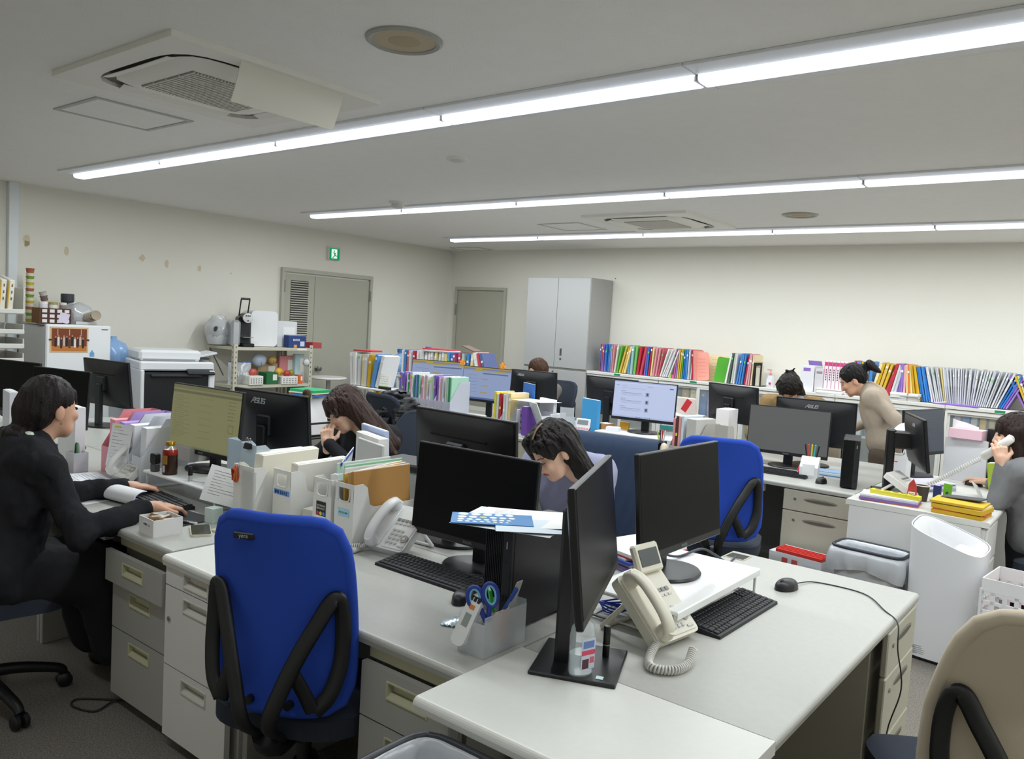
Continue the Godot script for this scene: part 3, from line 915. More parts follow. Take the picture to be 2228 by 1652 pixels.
func page_image(kind: String) -> Image:
	var img := Image.create(480, 288, false, Image.FORMAT_RGB8)
	match kind:
		"web":
			img.fill(Color("b7c3e2"))
			img.fill_rect(Rect2i(0, 0, 480, 10), Color("9cabd2"))
			img.fill_rect(Rect2i(0, 10, 480, 7), Color("c5cfe8"))
			scribble(img, 18, 34, 22, 4, Color("55608a"))
			scribble(img, 62, 34, 40, 3, Color("7d88ad"))
			img.fill_rect(Rect2i(430, 30, 30, 9), Color("3d5fc0"))
			for i in 4: img.fill_rect(Rect2i(262 + i * 12, 30, 4, 4), Color("5c688f"))
			scribble(img, 60, 52, 190, 2, Color("76809f"))
			for k in 3:
				var y := 76 + k * 62
				img.fill_rect(Rect2i(60, y, 6, 5), Color("8c3b50"))
				scribble(img, 70, y, 26, 3, Color("5c688f"))
				scribble(img, 60, y + 14, 160, 3, Color("4c5680"))
				scribble(img, 60, y + 24, 172, 2, Color("77819f"))
				scribble(img, 60, y + 32, 150, 2, Color("77819f"))
				img.fill_rect(Rect2i(250, y + 4, 28, 32), Color("8e98b5"))
				img.fill_rect(Rect2i(258, y + 8, 12, 20), Color("3c4254"))
			img.fill_rect(Rect2i(0, 276, 480, 12), Color("a4b4d8"))
			for i in 9: img.fill_rect(Rect2i(190 + i * 13, 279, 7, 6), [Color("3868b0"), Color("b07838"), Color("48515f")][i % 3])
		"green":
			img.fill(Color("7b7a56"))
			img.fill_rect(Rect2i(0, 0, 480, 16), Color("6a6a4c"))
			img.fill_rect(Rect2i(0, 24, 480, 12), Color("5f6048"))
			for k in 20:
				scribble(img, 18, 50 + k * 10, 60 + (k * 37) % 70, 2, Color("5b5b3f"))
				if k % 3 == 0: scribble(img, 200, 50 + k * 10, 90, 2, Color("606045"))
			for k in 6: scribble(img, 400, 46 + k * 16, 46, 3, Color("55553c"))
			img.fill_rect(Rect2i(408, 150, 36, 36), Color("5f5f44"))
			img.fill_rect(Rect2i(411, 153, 30, 30), Color("7b7a56"))
			for i in 9: img.fill_rect(Rect2i(180 + i * 14, 278, 8, 5), Color("4c5f48"))
			img.fill_rect(Rect2i(0, 284, 480, 4), Color("5a5a40"))
		"mail":
			img.fill(Color("8c9cc0"))
			img.fill_rect(Rect2i(0, 0, 480, 10), Color("a98f3c"))
			img.fill_rect(Rect2i(0, 10, 480, 14), Color("6f7fae"))
			img.fill_rect(Rect2i(0, 24, 480, 10), Color("a9963c"))
			img.fill_rect(Rect2i(120, 10, 70, 12), Color("ad9a45"))
			img.fill_rect(Rect2i(200, 48, 250, 10), Color("59607c"))
			for k in 6:
				scribble(img, 40, 70 + k * 30, 110, 5, Color("75849f"))
				if k % 2 == 1: img.fill_rect(Rect2i(190, 70 + k * 30, 70, 9), Color("a08d55"))
			img.fill_rect(Rect2i(0, 272, 480, 16), Color("4f6294"))
		"grey":
			img.fill(Color("5f615f"))
			for k in 5: scribble(img, 20, 200 + k * 10, 60, 1, Color("5a5c5a"))
		"slate":
			img.fill(Color("4d5665"))
			for k in 6: img.fill_rect(Rect2i(0, 30 + k * 34, 480, 3), Color("465060"))
			for k in 14: scribble(img, 30, 20 + k * 17, 200 + (k * 53) % 160, 3, Color("5c6677"))
	return img

# centre, yaw of the way the screen looks, tilt back; stand: round, rect, none
func monitor(label: String, c: Vector3, yaw: float, tilt: float, w: float, h: float, opt := {}) -> Node3D:
	var base_y: float = opt.get("base_y", TOP)
	var b := Basis(Vector3.UP, deg_to_rad(yaw))
	var foot := c - b * Vector3(0, 0, opt.get("set_back", 0.07))
	var t := thing("computer_monitor", label, "monitor", Vector3(foot.x, base_y, foot.z), yaw)
	var black := mat("131416", 0.38)
	var lc := Vector3(0, c.y - base_y, opt.get("set_back", 0.07))
	var panel := Node3D.new()
	panel.name = "display"
	t.add_child(panel, true)
	panel.position = lc
	panel.rotation_degrees.x = -tilt
	var thin := 0.018
	pb(panel, "casing", Vector3(0, 0, -thin / 2), Vector3(w, h, thin), black, 0.003)
	# back bulge
	var bk := begin()
	sheet(bk, 20, 12, func(u: float, v: float) -> Vector3:
		var a := u * 2 - 1
		var d := 1 - v * 2
		var e := pow(maxf(absf(a), absf(d)), 3.0)
		return Vector3(-a * w * 0.485, d * h * 0.47, -thin - 0.03 * (1 - e)), 0.002)
	part(panel, "back_cover", done(bk), mat("17181b", 0.42))
	if opt.get("slot", true):
		pb(panel, "vent_slot", Vector3(0.0, h * 0.22, -thin - 0.0255), Vector3(w * 0.56, 0.011, 0.012), mat("050506", 0.8), 0.002)
	var chin: float = opt.get("chin", 0.022)
	var sm: Material = opt.get("screen", mats["screen_black"])
	var q := begin()
	var x0 := -w / 2 + 0.006
	var y0 := -h / 2 + chin
	var x1 := w / 2 - 0.006
	var y1 := h / 2 - 0.006
	q.set_uv(Vector2(0, 1)); q.set_normal(Vector3.BACK); q.add_vertex(Vector3(x0, y0, 0.0008))
	q.set_uv(Vector2(0, 0)); q.set_normal(Vector3.BACK); q.add_vertex(Vector3(x0, y1, 0.0008))
	q.set_uv(Vector2(1, 0)); q.set_normal(Vector3.BACK); q.add_vertex(Vector3(x1, y1, 0.0008))
	q.set_uv(Vector2(0, 1)); q.set_normal(Vector3.BACK); q.add_vertex(Vector3(x0, y0, 0.0008))
	q.set_uv(Vector2(1, 0)); q.set_normal(Vector3.BACK); q.add_vertex(Vector3(x1, y1, 0.0008))
	q.set_uv(Vector2(1, 1)); q.set_normal(Vector3.BACK); q.add_vertex(Vector3(x1, y0, 0.0008))
	part(panel, "screen", q.commit(), sm)
	if opt.has("brand"):
		part(panel, "front_lettering", text_mesh(opt.brand, 0.011, 0.0006), mat("8d9094", 0.4), Vector3(0, -h / 2 + 0.011, 0.0008))
	if opt.has("logo"):
		var lx: float = opt.get("logo_x", -0.12)
		asus(panel, Vector3(lx, h * 0.36, -thin - 0.022), opt.logo)
	var st: String = opt.get("stand", "round")
	var top_y := lc.y
	var sb2: float = opt.get("set_back", 0.07)
	if st == "round":
		pb(t, "stand_column", Vector3(0, top_y / 2, 0.0), Vector3(0.06, top_y, 0.03), black, 0.006)
		pb(t, "mount", Vector3(0, top_y, sb2 / 2 - 0.012), Vector3(0.1, 0.1, sb2 - 0.02), black, 0.008)
		part(t, "stand_base", lmesh([Vector2(0, 0.0), Vector2(0.122, 0.0), Vector2(0.125, 0.006), Vector2(0.12, 0.012), Vector2(0.05, 0.016), Vector2(0, 0.016)], 40, 1.0, 0.86), black, Vector3(0, 0, 0.03))
	elif st == "rect":
		pb(t, "stand_column", Vector3(0, top_y / 2 + 0.03, -0.01), Vector3(0.07, top_y + 0.06, 0.045), black, 0.008)
		pb(t, "mount", Vector3(0, top_y, sb2 / 2 - 0.01), Vector3(0.1, 0.1, sb2 - 0.02), black, 0.008)
		pb(t, "stand_base", Vector3(0, 0.006, 0.03), Vector3(0.23, 0.012, 0.22), black, 0.003)
	return t

# the slanted four-letter mark on the back of some monitors, raised strokes
func asus(panel: Node3D, at: Vector3, size: float) -> void:
	var st := begin()
	var s := size
	var strokes := [
		[Vector2(0, 0), Vector2(0.7, 1)], [Vector2(0.7, 1), Vector2(1.0, 1)], [Vector2(0.95, 1), Vector2(0.95, 0)], [Vector2(0.55, 0.42), Vector2(0.95, 0.42)],
		[Vector2(1.95, 0.9), Vector2(1.25, 0.9)], [Vector2(1.25, 0.9), Vector2(1.2, 0.5)], [Vector2(1.2, 0.5), Vector2(1.9, 0.5)], [Vector2(1.9, 0.5), Vector2(1.9, 0.05)], [Vector2(1.9, 0.05), Vector2(1.15, 0.05)],
		[Vector2(2.15, 0.95), Vector2(2.15, 0.05)], [Vector2(2.1, 0.05), Vector2(2.9, 0.05)], [Vector2(2.85, 0.05), Vector2(2.85, 0.95)],
		[Vector2(3.8, 0.9), Vector2(3.1, 0.9)], [Vector2(3.1, 0.9), Vector2(3.05, 0.5)], [Vector2(3.05, 0.5), Vector2(3.75, 0.5)], [Vector2(3.75, 0.5), Vector2(3.75, 0.05)], [Vector2(3.75, 0.05), Vector2(3.0, 0.05)]]
	for k in strokes:
		var a: Vector2 = k[0] * s
		var b: Vector2 = k[1] * s
		a.x += a.y * 0.25
		b.x += b.y * 0.25
		var d := (b - a).normalized() * s * 0.06
		var n := Vector2(-d.y, d.x) * 1.4
		prism(st, PackedVector2Array([a - d + n, b + d + n, b + d - n, a - d - n]), 0.0, 0.002, Transform3D(Basis(Vector3(-1, 0, 0), Vector3.UP, Vector3(0, 0, -1)), at + Vector3(2.0 * s, -s / 2, 0)))
	part(panel, "back_lettering", done(st), mat("c4c7ca", 0.35, 0.2))

func build_monitors() -> void:
	var web := screen_mat(page_image("web"), 1.0)
	var green := screen_mat(page_image("green"), 0.85)
	var mail := screen_mat(page_image("mail"), 0.9)
	var grey := screen_mat(page_image("grey"), 0.8)
	var slate := screen_mat(page_image("slate"), 0.6)
	monitor("dark switched-off monitor turned sideways on a square base, centre foreground", Vector3(-1.053, 1.051, -1.732), 112.7, 7, 0.54, 0.325, {"stand": "rect", "set_back": 0.06})
	monitor("dark switched-off monitor standing on the white riser", Vector3(-1.124, 1.045, -2.346), 89, 6, 0.54, 0.325, {"base_y": 0.79, "brand": "PHILIPS", "slot": false})
	monitor("black switched-off monitor behind the keyboard and black tower, on the grey desk", Vector3(-1.797, 0.955, -2.09), 2, 4, 0.54, 0.335, {"brand": "PHILIPS"})
	monitor("monitor back with a long vent slot facing the lavender woman", Vector3(-2.07, 1.045, -2.36), 176, 4, 0.56, 0.33, {})
	monitor("lit monitor with a greenish document page before the woman in black", Vector3(-3.465, 1.027, -2.06), 4, 5, 0.54, 0.325, {"screen": green, "base_y": 0.79, "brand": "PHILIPS"})
	monitor("black monitor back with silver lettering behind the green-tinted screen", Vector3(-3.34, 1.01, -2.36), 185, 5, 0.54, 0.325, {"logo": 0.026, "logo_x": 0.06, "slot": false})
	monitor("monitor back with vent slot, tilted, before the white printer", Vector3(-5.626, 1.0, -2.62), 186, 6, 0.54, 0.325, {})
	monitor("larger dark monitor at the far left edge behind the woman in black", Vector3(-5.581, 1.0, -1.98), 14, 4, 0.54, 0.325, {"slot": false})
	monitor("smaller dark monitor partly hidden by the woman's head", Vector3(-4.86, 1.0, -1.98), 14, 4, 0.48, 0.33, {"slot": false})
	monitor("lit monitor showing a web search page on the far desk", Vector3(-2.93, 1.04, -5.33), 9, 5, 0.50, 0.30, {"screen": web, "base_y": 0.80})
	monitor("black monitor back left of the web page screen", Vector3(-3.47, 1.01, -5.77), 175, 5, 0.53, 0.32, {})
	monitor("turned black monitor back with vent slot right of the grey file stands", Vector3(-2.42, 1.06, -5.80), 160, 5, 0.49, 0.29, {})
	monitor("black monitor back with silver lettering below the person in brown", Vector3(-1.781, 1.0, -5.72), 186, 5, 0.54, 0.325, {"logo": 0.022, "logo_x": 0.02, "slot": false})
	monitor("grey-lit monitor on the pale desk beyond the second blue chair", Vector3(-1.864, 0.946, -5.42), 6, 5, 0.54, 0.325, {"screen": grey, "brand": "PHILIPS"})
	monitor("edge-on black monitor on a tall arm stand beside the woman in grey", Vector3(-1.0, 1.02, -5.14), 113, 8, 0.50, 0.30, {"stand": "rect", "set_back": 0.14, "logo": 0.016, "logo_x": -0.1, "slot": false})
	monitor("slate-blue lit monitor behind the edge-on monitor at right", Vector3(-1.12, 1.0, -5.92), 74, 5, 0.52, 0.31, {"screen": slate})
	monitor("lit monitor with yellow bars behind the purple folder rack", Vector3(-4.53, 1.02, -5.38), 6, 5, 0.52, 0.31, {"screen": mail})
	monitor("second lit monitor with yellow bars, left of the first behind folders", Vector3(-5.10, 1.03, -5.36), 20, 5, 0.54, 0.325, {"screen": mail})
	monitor("black monitor back before the woman whose forehead shows", Vector3(-4.25, 1.02, -5.72), 186, 5, 0.47, 0.29, {"logo": 0.018, "logo_x": 0.12, "slot": false})

# ---------- reusable desk things ----------
func keyboard(label: String, at: Vector3, yaw: float, single_keys := true) -> Node3D:
	var t := thing("keyboard", label, "keyboard", at, yaw)
	var black := mat("17181a", 0.5)
	var st := begin()
	prism(st, PackedVector2Array([v2(-0.066, 0.0), v2(-0.066, 0.014), v2(-0.05, 0.021), v2(0.066, 0.009), v2(0.068, 0.0)]), -0.218, 0.218, Transform3D(Basis(v3(0, 0, 1), Vector3.UP, v3(-1, 0, 0)), Vector3.ZERO))
	part(t, "case", done(st), black)
	var key_m := mat("232427", 0.55)
	var all := begin()
	for row in 6:
		var z := -0.048 + row * 0.0192
		var y := 0.0205 - row * 0.002
		var x := -0.21
		while x < 0.206:
			var w := 0.0165
			if row == 5 and x > -0.12 and x < -0.1:
				w = 0.075
			elif row in [2, 3, 4] and (x < -0.2 or (x > 0.04 and x < 0.058)):
				w = 0.027
			if (x > 0.062 and x < 0.072) or (x > 0.125 and x < 0.135):
				x += 0.007
				continue
			if single_keys:
				pb(t, "key", v3(x + w / 2, y + 0.002, z), v3(w, 0.006, 0.0165), key_m, 0.002, v3(6, 0, 0))
			else:
				box(all, v3(x + w / 2, y + 0.002, z), v3(w, 0.006, 0.0165), 0.0)
			x += w + 0.0026
	if not single_keys:
		var k := part(t, "keys", done(all), key_m)
		k.set_meta("kind", "stuff")
	return t

func blob(w: float, h: float, d: float, pw := 2.6) -> ArrayMesh:
	var st := begin()
	sheet(st, 16, 8, func(u: float, v: float) -> Vector3:
		var a := u * TAU
		var r := pow(1 - pow(1 - v, 1.0), 1.0 / pw)
		var y := h * pow(1.0 - pow(r, pw), 1.0 / pw)
		return v3(-cos(a) * r * w / 2, y, sin(a) * r * d / 2), 0.001)
	return done(st)

func mouse(label: String, at: Vector3, yaw: float, cable := []) -> Node3D:
	var t := thing("computer_mouse", label, "mouse", at, yaw)
	part(t, "shell", blob(0.062, 0.036, 0.105), mat("1a1b1e", 0.4))
	pb(t, "wheel", v3(0, 0.034, -0.028), v3(0.007, 0.008, 0.02), mat("0b0b0c", 0.5), 0.003)
	if cable.size() > 1:
		var st := begin()
		var loc := []
		for p in smooth_path(cable, 6):
			loc.append(t.transform.affine_inverse() * p)
		tube(st, loc, 0.0022, 6)
		part(t, "cable", done(st), mat("26272a", 0.5))
	return t

# a coiled cord along world points, as one mesh in the parent's axes
func coil_mesh(owner_: Node3D, ctrl: Array, r: float, wire: float, pitch: float) -> ArrayMesh:
	var path := smooth_path(ctrl, 12)
	var inv := owner_.global_transform.affine_inverse() if owner_.is_inside_tree() else owner_.transform.affine_inverse()
	var length := 0.0
	for i in path.size() - 1:
		length += path[i].distance_to(path[i + 1])
	var turns := int(length / pitch)
	var n := turns * 9
	var out := []
	var seg := 0
	var acc := 0.0
	for i in n + 1:
		var s := length * i / float(n)
		while seg < path.size() - 2 and acc + path[seg].distance_to(path[seg + 1]) < s:
			acc += path[seg].distance_to(path[seg + 1])
			seg += 1
		var l: float = maxf(path[seg].distance_to(path[seg + 1]), 0.0001)
		var p: Vector3 = path[seg].lerp(path[seg + 1], (s - acc) / l)
		var t: Vector3 = (path[seg + 1] - path[seg]).normalized()
		var up := Vector3.UP if absf(t.y) < 0.9 else Vector3.RIGHT
		var a := t.cross(up).normalized()
		var b := a.cross(t)
		var ang := TAU * i / 9.0
		out.append(inv * (p + a * cos(ang) * r + b * sin(ang) * r))
	var st := begin()
	tube(st, out, wire, 5)
	return done(st)

func handset_mesh() -> ArrayMesh:
	var st := begin()
	# along local x; ear and mouth pieces point down
	var p := smooth_path([v3(-0.098, -0.012, 0), v3(-0.085, 0.012, 0), v3(-0.04, 0.027, 0), v3(0.04, 0.027, 0), v3(0.085, 0.012, 0), v3(0.098, -0.012, 0)], 5)
	tube(st, p, 0.013, 10, -1, false, 1.85)
	for s in [-1, 1]:
		lathe(st, [v2(0.0, 0.024), v2(0.02, 0.02), v2(0.025, 0.0), v2(0.024, -0.016), v2(0.018, -0.022), v2(0, -0.022)], 16, v3(s * 0.084, -0.004, 0))
	return done(st)

# desk telephone: sits facing local +z, sloping back; handset on the user's left
func telephone(label: String, at: Vector3, yaw: float, hex: String, opt := {}) -> Node3D:
	var t := thing("desk_telephone", label, "telephone", at, yaw)
	var m := mat(hex, 0.42)
	var dk := mat("7d7d78", 0.5)
	var slope: float = opt.get("slope", 38.0)
	var L: float = opt.get("len", 0.21)
	var W: float = opt.get("wide", 0.185)
	var b := Basis(Vector3.RIGHT, deg_to_rad(slope))
	var org := v3(0, 0.012, 0.085)
	var lay := Transform3D(b, org)
	var body := Node3D.new()
	body.name = "body"
	t.add_child(body, true)
	body.transform = lay
	# case: slab lying along -z of the tilted frame
	part(body, "case", pmesh(round_rect(W, L, 0.016), 0.0, 0.03, Transform3D(FLAT, v3(0, -0.008, -L / 2))), m)
	pb(body, "key_panel", v3(0.036, 0.023, -L * 0.47), v3(W * 0.52, 0.003, L * 0.86), mat(opt.get("panel", "e9e8e2"), 0.42), 0.001)
	for r in 4:
		for c in 3:
			part(body, "button", lmesh([v2(0.0062, 0), v2(0.0062, 0.004), v2(0.004, 0.005), v2(0, 0.005)], 10, 1.25, 0.9), mat("c9c9c4", 0.45), v3(0.004 + c * 0.0185, 0.0245, -0.03 - r * 0.0185))
	part(body, "dial_ring", lmesh([v2(0.008, 0), v2(0.008, 0.004), v2(0.016, 0.004), v2(0.017, 0)], 20), mat("a9a49c", 0.4), v3(0.068, 0.0245, -0.055))
	part(body, "dial_button", lmesh([v2(0.0065, 0), v2(0.0065, 0.005), v2(0, 0.006)], 12), mat("d8d6d0", 0.4), v3(0.068, 0.0245, -0.055))
	for c in 5:
		pb(body, "line_key", v3(-0.006 + c * 0.0185, 0.0262, -L * 0.58), v3(0.015, 0.003, 0.007), mat("cfcec8", 0.45), 0.001)
		pb(body, "line_key", v3(-0.006 + c * 0.0185, 0.0262, -L * 0.66), v3(0.015, 0.003, 0.012), mat("8d8d88", 0.45), 0.001)
	pb(body, "hold_key", v3(0.07, 0.0262, -0.022), v3(0.026, 0.003, 0.008), mat("cfcec8", 0.45), 0.002)
	# speaker slots and cradle
	pb(body, "cradle", v3(-W / 2 + 0.036, 0.024, -L / 2), v3(0.058, 0.008, L * 0.9), mat(opt.get("cradle", hex), 0.42), 0.003)
	if opt.get("screen", false):
		var sc := Node3D.new()
		sc.name = "display"
		body.add_child(sc, true)
		sc.position = v3(0.04, 0.02, -L + 0.005)
		sc.rotation_degrees.x = 22
		pb(sc, "frame", v3(0, 0.012, -0.035), v3(0.115, 0.022, 0.085), m, 0.006)
		pb(sc, "screen", v3(0, 0.0235, -0.036), v3(0.088, 0.002, 0.05), mat("4c5252", 0.25), 0.001)
	# stand behind
	var top := lay * v3(0, 0, -L * 0.72)
	for s in [-1, 1]:
		var st := begin()
		tube(st, [top + v3(s * W * 0.36, -0.01, 0), v3(s * W * 0.36, 0.006, top.z - 0.09)], 0.008, 6)
		part(t, "stand_leg", done(st), m)
	var cb := begin()
	tube(cb, [v3(-W * 0.36, 0.006, top.z - 0.088), v3(W * 0.36, 0.006, top.z - 0.088)], 0.007, 6)
	part(t, "stand_bar", done(cb), m)
	if opt.get("handset", true):
		part(body, "handset", handset_mesh(), mat(opt.get("hand_hex", hex), 0.38), v3(-W / 2 + 0.036, 0.045, -L / 2), v3(0, 90, 0))
	if opt.has("cord"):
		part(t, "coiled_cord", coil_mesh(t, opt.cord, opt.get("cord_r", 0.0085), 0.0032, 0.0078), mat("d9d7d0", 0.45))
	return t

func tower(label: String, at: Vector3, yaw: float, s := v3(0.095, 0.29, 0.30)) -> Node3D:
	var t := thing("computer_tower", label, "computer", at, yaw)
	var black := mat("141517", 0.42)
	pb(t, "case", v3(0, s.y / 2 + 0.006, 0), v3(s.x, s.y, s.z), black, 0.004)
	for k in 10:
		pb(t, "fin", v3(-s.x / 2 + 0.005 + k * s.x * 0.066, s.y / 2 + 0.006, s.z / 2 + 0.006), v3(0.0035, s.y - 0.004, 0.014), mat("0e0f10", 0.5), 0.001)
	var f := pb(t, "port_strip", v3(s.x / 2 - 0.016, s.y / 2 + 0.006, s.z / 2 + 0.006), v3(0.032, s.y, 0.014), mat("1d1f21", 0.45), 0.003)
	pb(f, "power_light", v3(0, s.y * 0.36, 0.0073), v3(0.003, 0.02, 0.001), mat("b9c4d8", 0.3), 0.0)
	for p in [[-0.005, -0.16, 0.006, 0.02], [0.005, -0.16, 0.006, 0.02], [0.0, -0.34, 0.011, 0.02], [0.0, 0.2, 0.006, 0.006]]:
		pb(f, "port", v3(p[0], s.y * p[1], 0.0073), v3(p[2], p[3], 0.001), mat("030303", 0.6), 0.0)
	for z in [-1, 1]:
		pb(t, "foot", v3(0, 0.003, z * s.z * 0.36), v3(s.x * 0.9, 0.006, 0.02), black, 0.001)
	return t

func paper(label: String, at: Vector3, yaw: float, w: float, d: float, hex := "f4f4f0", lines := true, curl := 0.0, called := "paper_sheet") -> Node3D:
	var t := thing(called, label, "paper", at, yaw)
	var st := begin()
	sheet(st, 6, 6, func(u: float, v: float) -> Vector3: return v3((u - 0.5) * w, 0.0008 + curl * pow(u, 3) * (0.5 + 0.5 * v), (v - 0.5) * d), 0.0006)
	part(t, "sheet", done(st), mat(hex, 0.8))
	if lines:
		var l := begin()
		for k in 9:
			var ww: float = w * (0.5 + 0.3 * sin(k * 2.1))
			box(l, v3(-w * 0.4 + ww / 2, 0.0013 + 0.02 * curl, -d * 0.36 + k * d * 0.08), v3(ww, 0.0002, 0.0022))
		part(t, "print", done(l), mat("8f9196", 0.8))
	return t

func paper_stack(label: String, at: Vector3, yaw: float, w: float, d: float, layers: Array, called := "paper_stack") -> Node3D:
	var t := thing(called, label, "papers", at, yaw)
	var y := 0.0
	for i in layers.size():
		var l: Array = layers[i]
		var h: float = l[1]
		pb(t, "sheaf", v3(rng.randf_range(-0.008, 0.008), y + h / 2, rng.randf_range(-0.008, 0.008)), v3(w * rng.randf_range(0.95, 1.0), h, d * rng.randf_range(0.95, 1.0)), mat(l[0], 0.7), 0.0006, v3(0, rng.randf_range(-5, 5), 0))
		y += h
	return t

# white plastic file box with dipped side and a finger hole in front; front at +z
func file_box(label: String, at: Vector3, yaw: float, w: float, h: float, d: float, m: Material, low := 0.62, hole := true) -> Node3D:
	var t := thing("file_box", label, "file box", at, yaw)
	var th := 0.003
	var side := PackedVector2Array([v2(-d / 2, 0), v2(d / 2, 0), v2(d / 2, h), v2(d / 2 - 0.055, h), v2(d / 2 - 0.075, h * 0.94), v2(d / 2 - 0.1, h * low + 0.01), v2(d / 2 - 0.125, h * low), v2(-d / 2, h * low + 0.0)])
	side = PackedVector2Array([v2(d / 2, 0), v2(d / 2, h), v2(d / 2 - 0.045, h), v2(d / 2 - 0.065, h * 0.94), v2(d / 2 - 0.08, h * low + 0.012), v2(d / 2 - 0.105, h * low), v2(-d / 2, h * low), v2(-d / 2, 0)])
	for s in [-1, 1]:
		part(t, "side", pmesh(side, -th / 2, th / 2, Transform3D(Basis(v3(0, 0, 1), Vector3.UP, v3(-1, 0, 0)), v3(s * (w / 2 - th / 2), 0, 0))), m)
	pb(t, "bottom", v3(0, th / 2, 0), v3(w - th * 2, th, d), m, 0.0)
	pb(t, "back", v3(0, h * low / 2, -d / 2 + th / 2), v3(w - th * 2, h * low, th), m, 0.0)
	if hole:
		var st := begin()
		var hw := w * 0.62
		var hy0 := h * 0.73
		var hy1 := h * 0.93
		box(st, v3(0, hy0 / 2, d / 2 - th / 2), v3(w - th * 2, hy0, th))
		box(st, v3(0, (hy1 + h) / 2, d / 2 - th / 2), v3(w - th * 2, h - hy1, th))
		for s in [-1, 1]:
			box(st, v3(s * (w / 4 + hw / 4), (hy0 + hy1) / 2, d / 2 - th / 2), v3((w - hw) / 2 - th, hy1 - hy0, th))
		part(t, "front", done(st), m)
		var rim := begin()
		tube(rim, smooth_path([v3(-hw / 2, hy1, d / 2 + 0.001), v3(-hw / 2 + 0.004, hy0 + 0.012, d / 2 + 0.001), v3(-hw / 2 + 0.016, hy0, d / 2 + 0.001), v3(hw / 2 - 0.016, hy0, d / 2 + 0.001), v3(hw / 2 - 0.004, hy0 + 0.012, d / 2 + 0.001), v3(hw / 2, hy1, d / 2 + 0.001)], 4), 0.003, 6)
		part(t, "handle_rim", done(rim), m)
	else:
		pb(t, "front", v3(0, h / 2, d / 2 - th / 2), v3(w - th * 2, h, th), m, 0.0)
	return t

# upright sheet of something standing in a box or stand: thickness along local x, faces +-x
func upright(called: String, label: String, cat: String, c: Vector3, s: Vector3, m: Material, rot := Vector3.ZERO, group := "") -> Node3D:
	var t := thing(called, label, cat, c, 0, group)
	t.rotation_degrees = rot
	pb(t, "cover", v3(0, 0, 0), s, m, minf(0.0015, s.x * 0.3))
	pb(t, "sheets", v3(0, 0.002, -0.001), v3(s.x * 0.55, s.y, s.z * 0.985), mat("eceae4", 0.8), 0.0)
	return t

# strokes on a 10 x 10 grid for written characters
const GLYPH := {
	"to": [[1, 8.5, 9, 8.5], [2, 6.5, 8.5, 6.5], [8.5, 6.5, 8.5, 4], [2, 4, 8.5, 4], [2, 6.5, 2, 3], [2, 3, 0.8, 0.5]],
	"seki": [[1, 9.3, 4.5, 9.3], [5.5, 9.3, 9.5, 9.3], [2.5, 9.8, 1.5, 8.2], [7, 9.8, 6, 8.2], [1, 6.5, 4.6, 6.5], [2.8, 8, 2.8, 0.5], [1, 4.5, 4.6, 4.5], [2.8, 4.5, 0.8, 1.8], [5.2, 7.2, 9.6, 7.2], [6.3, 8, 6.3, 5.4], [8.4, 8, 8.4, 5.4], [5, 5.4, 9.8, 5.4], [6, 4.4, 8.8, 4.4], [6, 4.4, 6, 0.5], [8.8, 4.4, 8.8, 0.5], [6, 2.5, 8.8, 2.5], [6, 0.6, 8.8, 0.6]],
	"you": [[2, 9, 8.6, 9], [8.6, 9, 8.6, 0.6], [2, 9, 2, 3], [2, 3, 1, 0.6], [2, 6.4, 8.6, 6.4], [2, 3.8, 8.6, 3.8], [5.3, 9, 5.3, 0.8]],
	"open": [[6, 10, 9.5, 10], [6, 0, 9.5, 0], [6, 10, 6, 0], [6.8, 10, 6.8, 0], [7.5, 9, 7.5, 1]],
	"close": [[0.5, 10, 4, 10], [0.5, 0, 4, 0], [4, 10, 4, 0], [3.2, 10, 3.2, 0], [2.5, 9, 2.5, 1]],
	"two": [[3, 7.5, 4.5, 9], [4.5, 9, 6.5, 8.6], [6.5, 8.6, 7, 6.5], [7, 6.5, 3, 1], [3, 1, 7.4, 1]],
	"yuu": [[1, 9, 5.5, 9.4], [0.8, 7, 6, 7], [0.6, 4.6, 6, 4.6], [0.5, 1, 6, 1.2], [3.3, 9.2, 3.3, 1], [1.8, 7, 1.8, 1.2], [4.8, 7, 4.8, 1.2], [7, 9.5, 7, 0.3], [7, 9.3, 9.3, 9], [9.3, 9, 8, 6.6], [8, 6.6, 9.6, 4.2], [9.6, 4.2, 8, 3.4]],
	"bin": [[2.4, 9.6, 0.6, 5.5], [1.7, 7.5, 1.7, 0.4], [3.5, 9, 9.6, 9], [4.2, 7.4, 9, 7.4], [4.2, 7.4, 4.2, 3.6], [9, 7.4, 9, 3.6], [4.2, 5.5, 9, 5.5], [4.2, 3.6, 9, 3.6], [6.6, 9, 6.4, 3], [6.4, 3, 4, 0.5], [4.6, 3, 9.8, 0.4]],
	"kaku": [[4, 9.6, 1.5, 6.6], [3.4, 8.6, 7.6, 8.6], [7.6, 8.6, 1, 3.6], [3.2, 7, 9.4, 3.6], [3, 3.2, 7.2, 3.2], [3, 3.2, 3, 0.4], [7.2, 3.2, 7.2, 0.4], [3, 0.6, 7.2, 0.6]],
	"moku": [[0.8, 7, 9.4, 7], [5, 9.8, 5, 0.3], [5, 7, 1, 2.4], [5, 7, 9.2, 2.4]],
	"oo": [[1, 6.5, 9, 6.5], [5, 9.6, 4.4, 4.6], [4.4, 4.6, 1, 0.6], [5, 6.2, 9.3, 0.6]],
	"kana": [[2, 8, 8, 8.4], [5, 9.5, 4.5, 3], [8, 6, 3, 1.5], [3, 1.5, 7, 0.6]],
	"kana2": [[1.5, 7, 8.5, 7.6], [6, 9.4, 3, 1], [3, 4, 8, 4.4], [8, 4.4, 7, 1]],
}

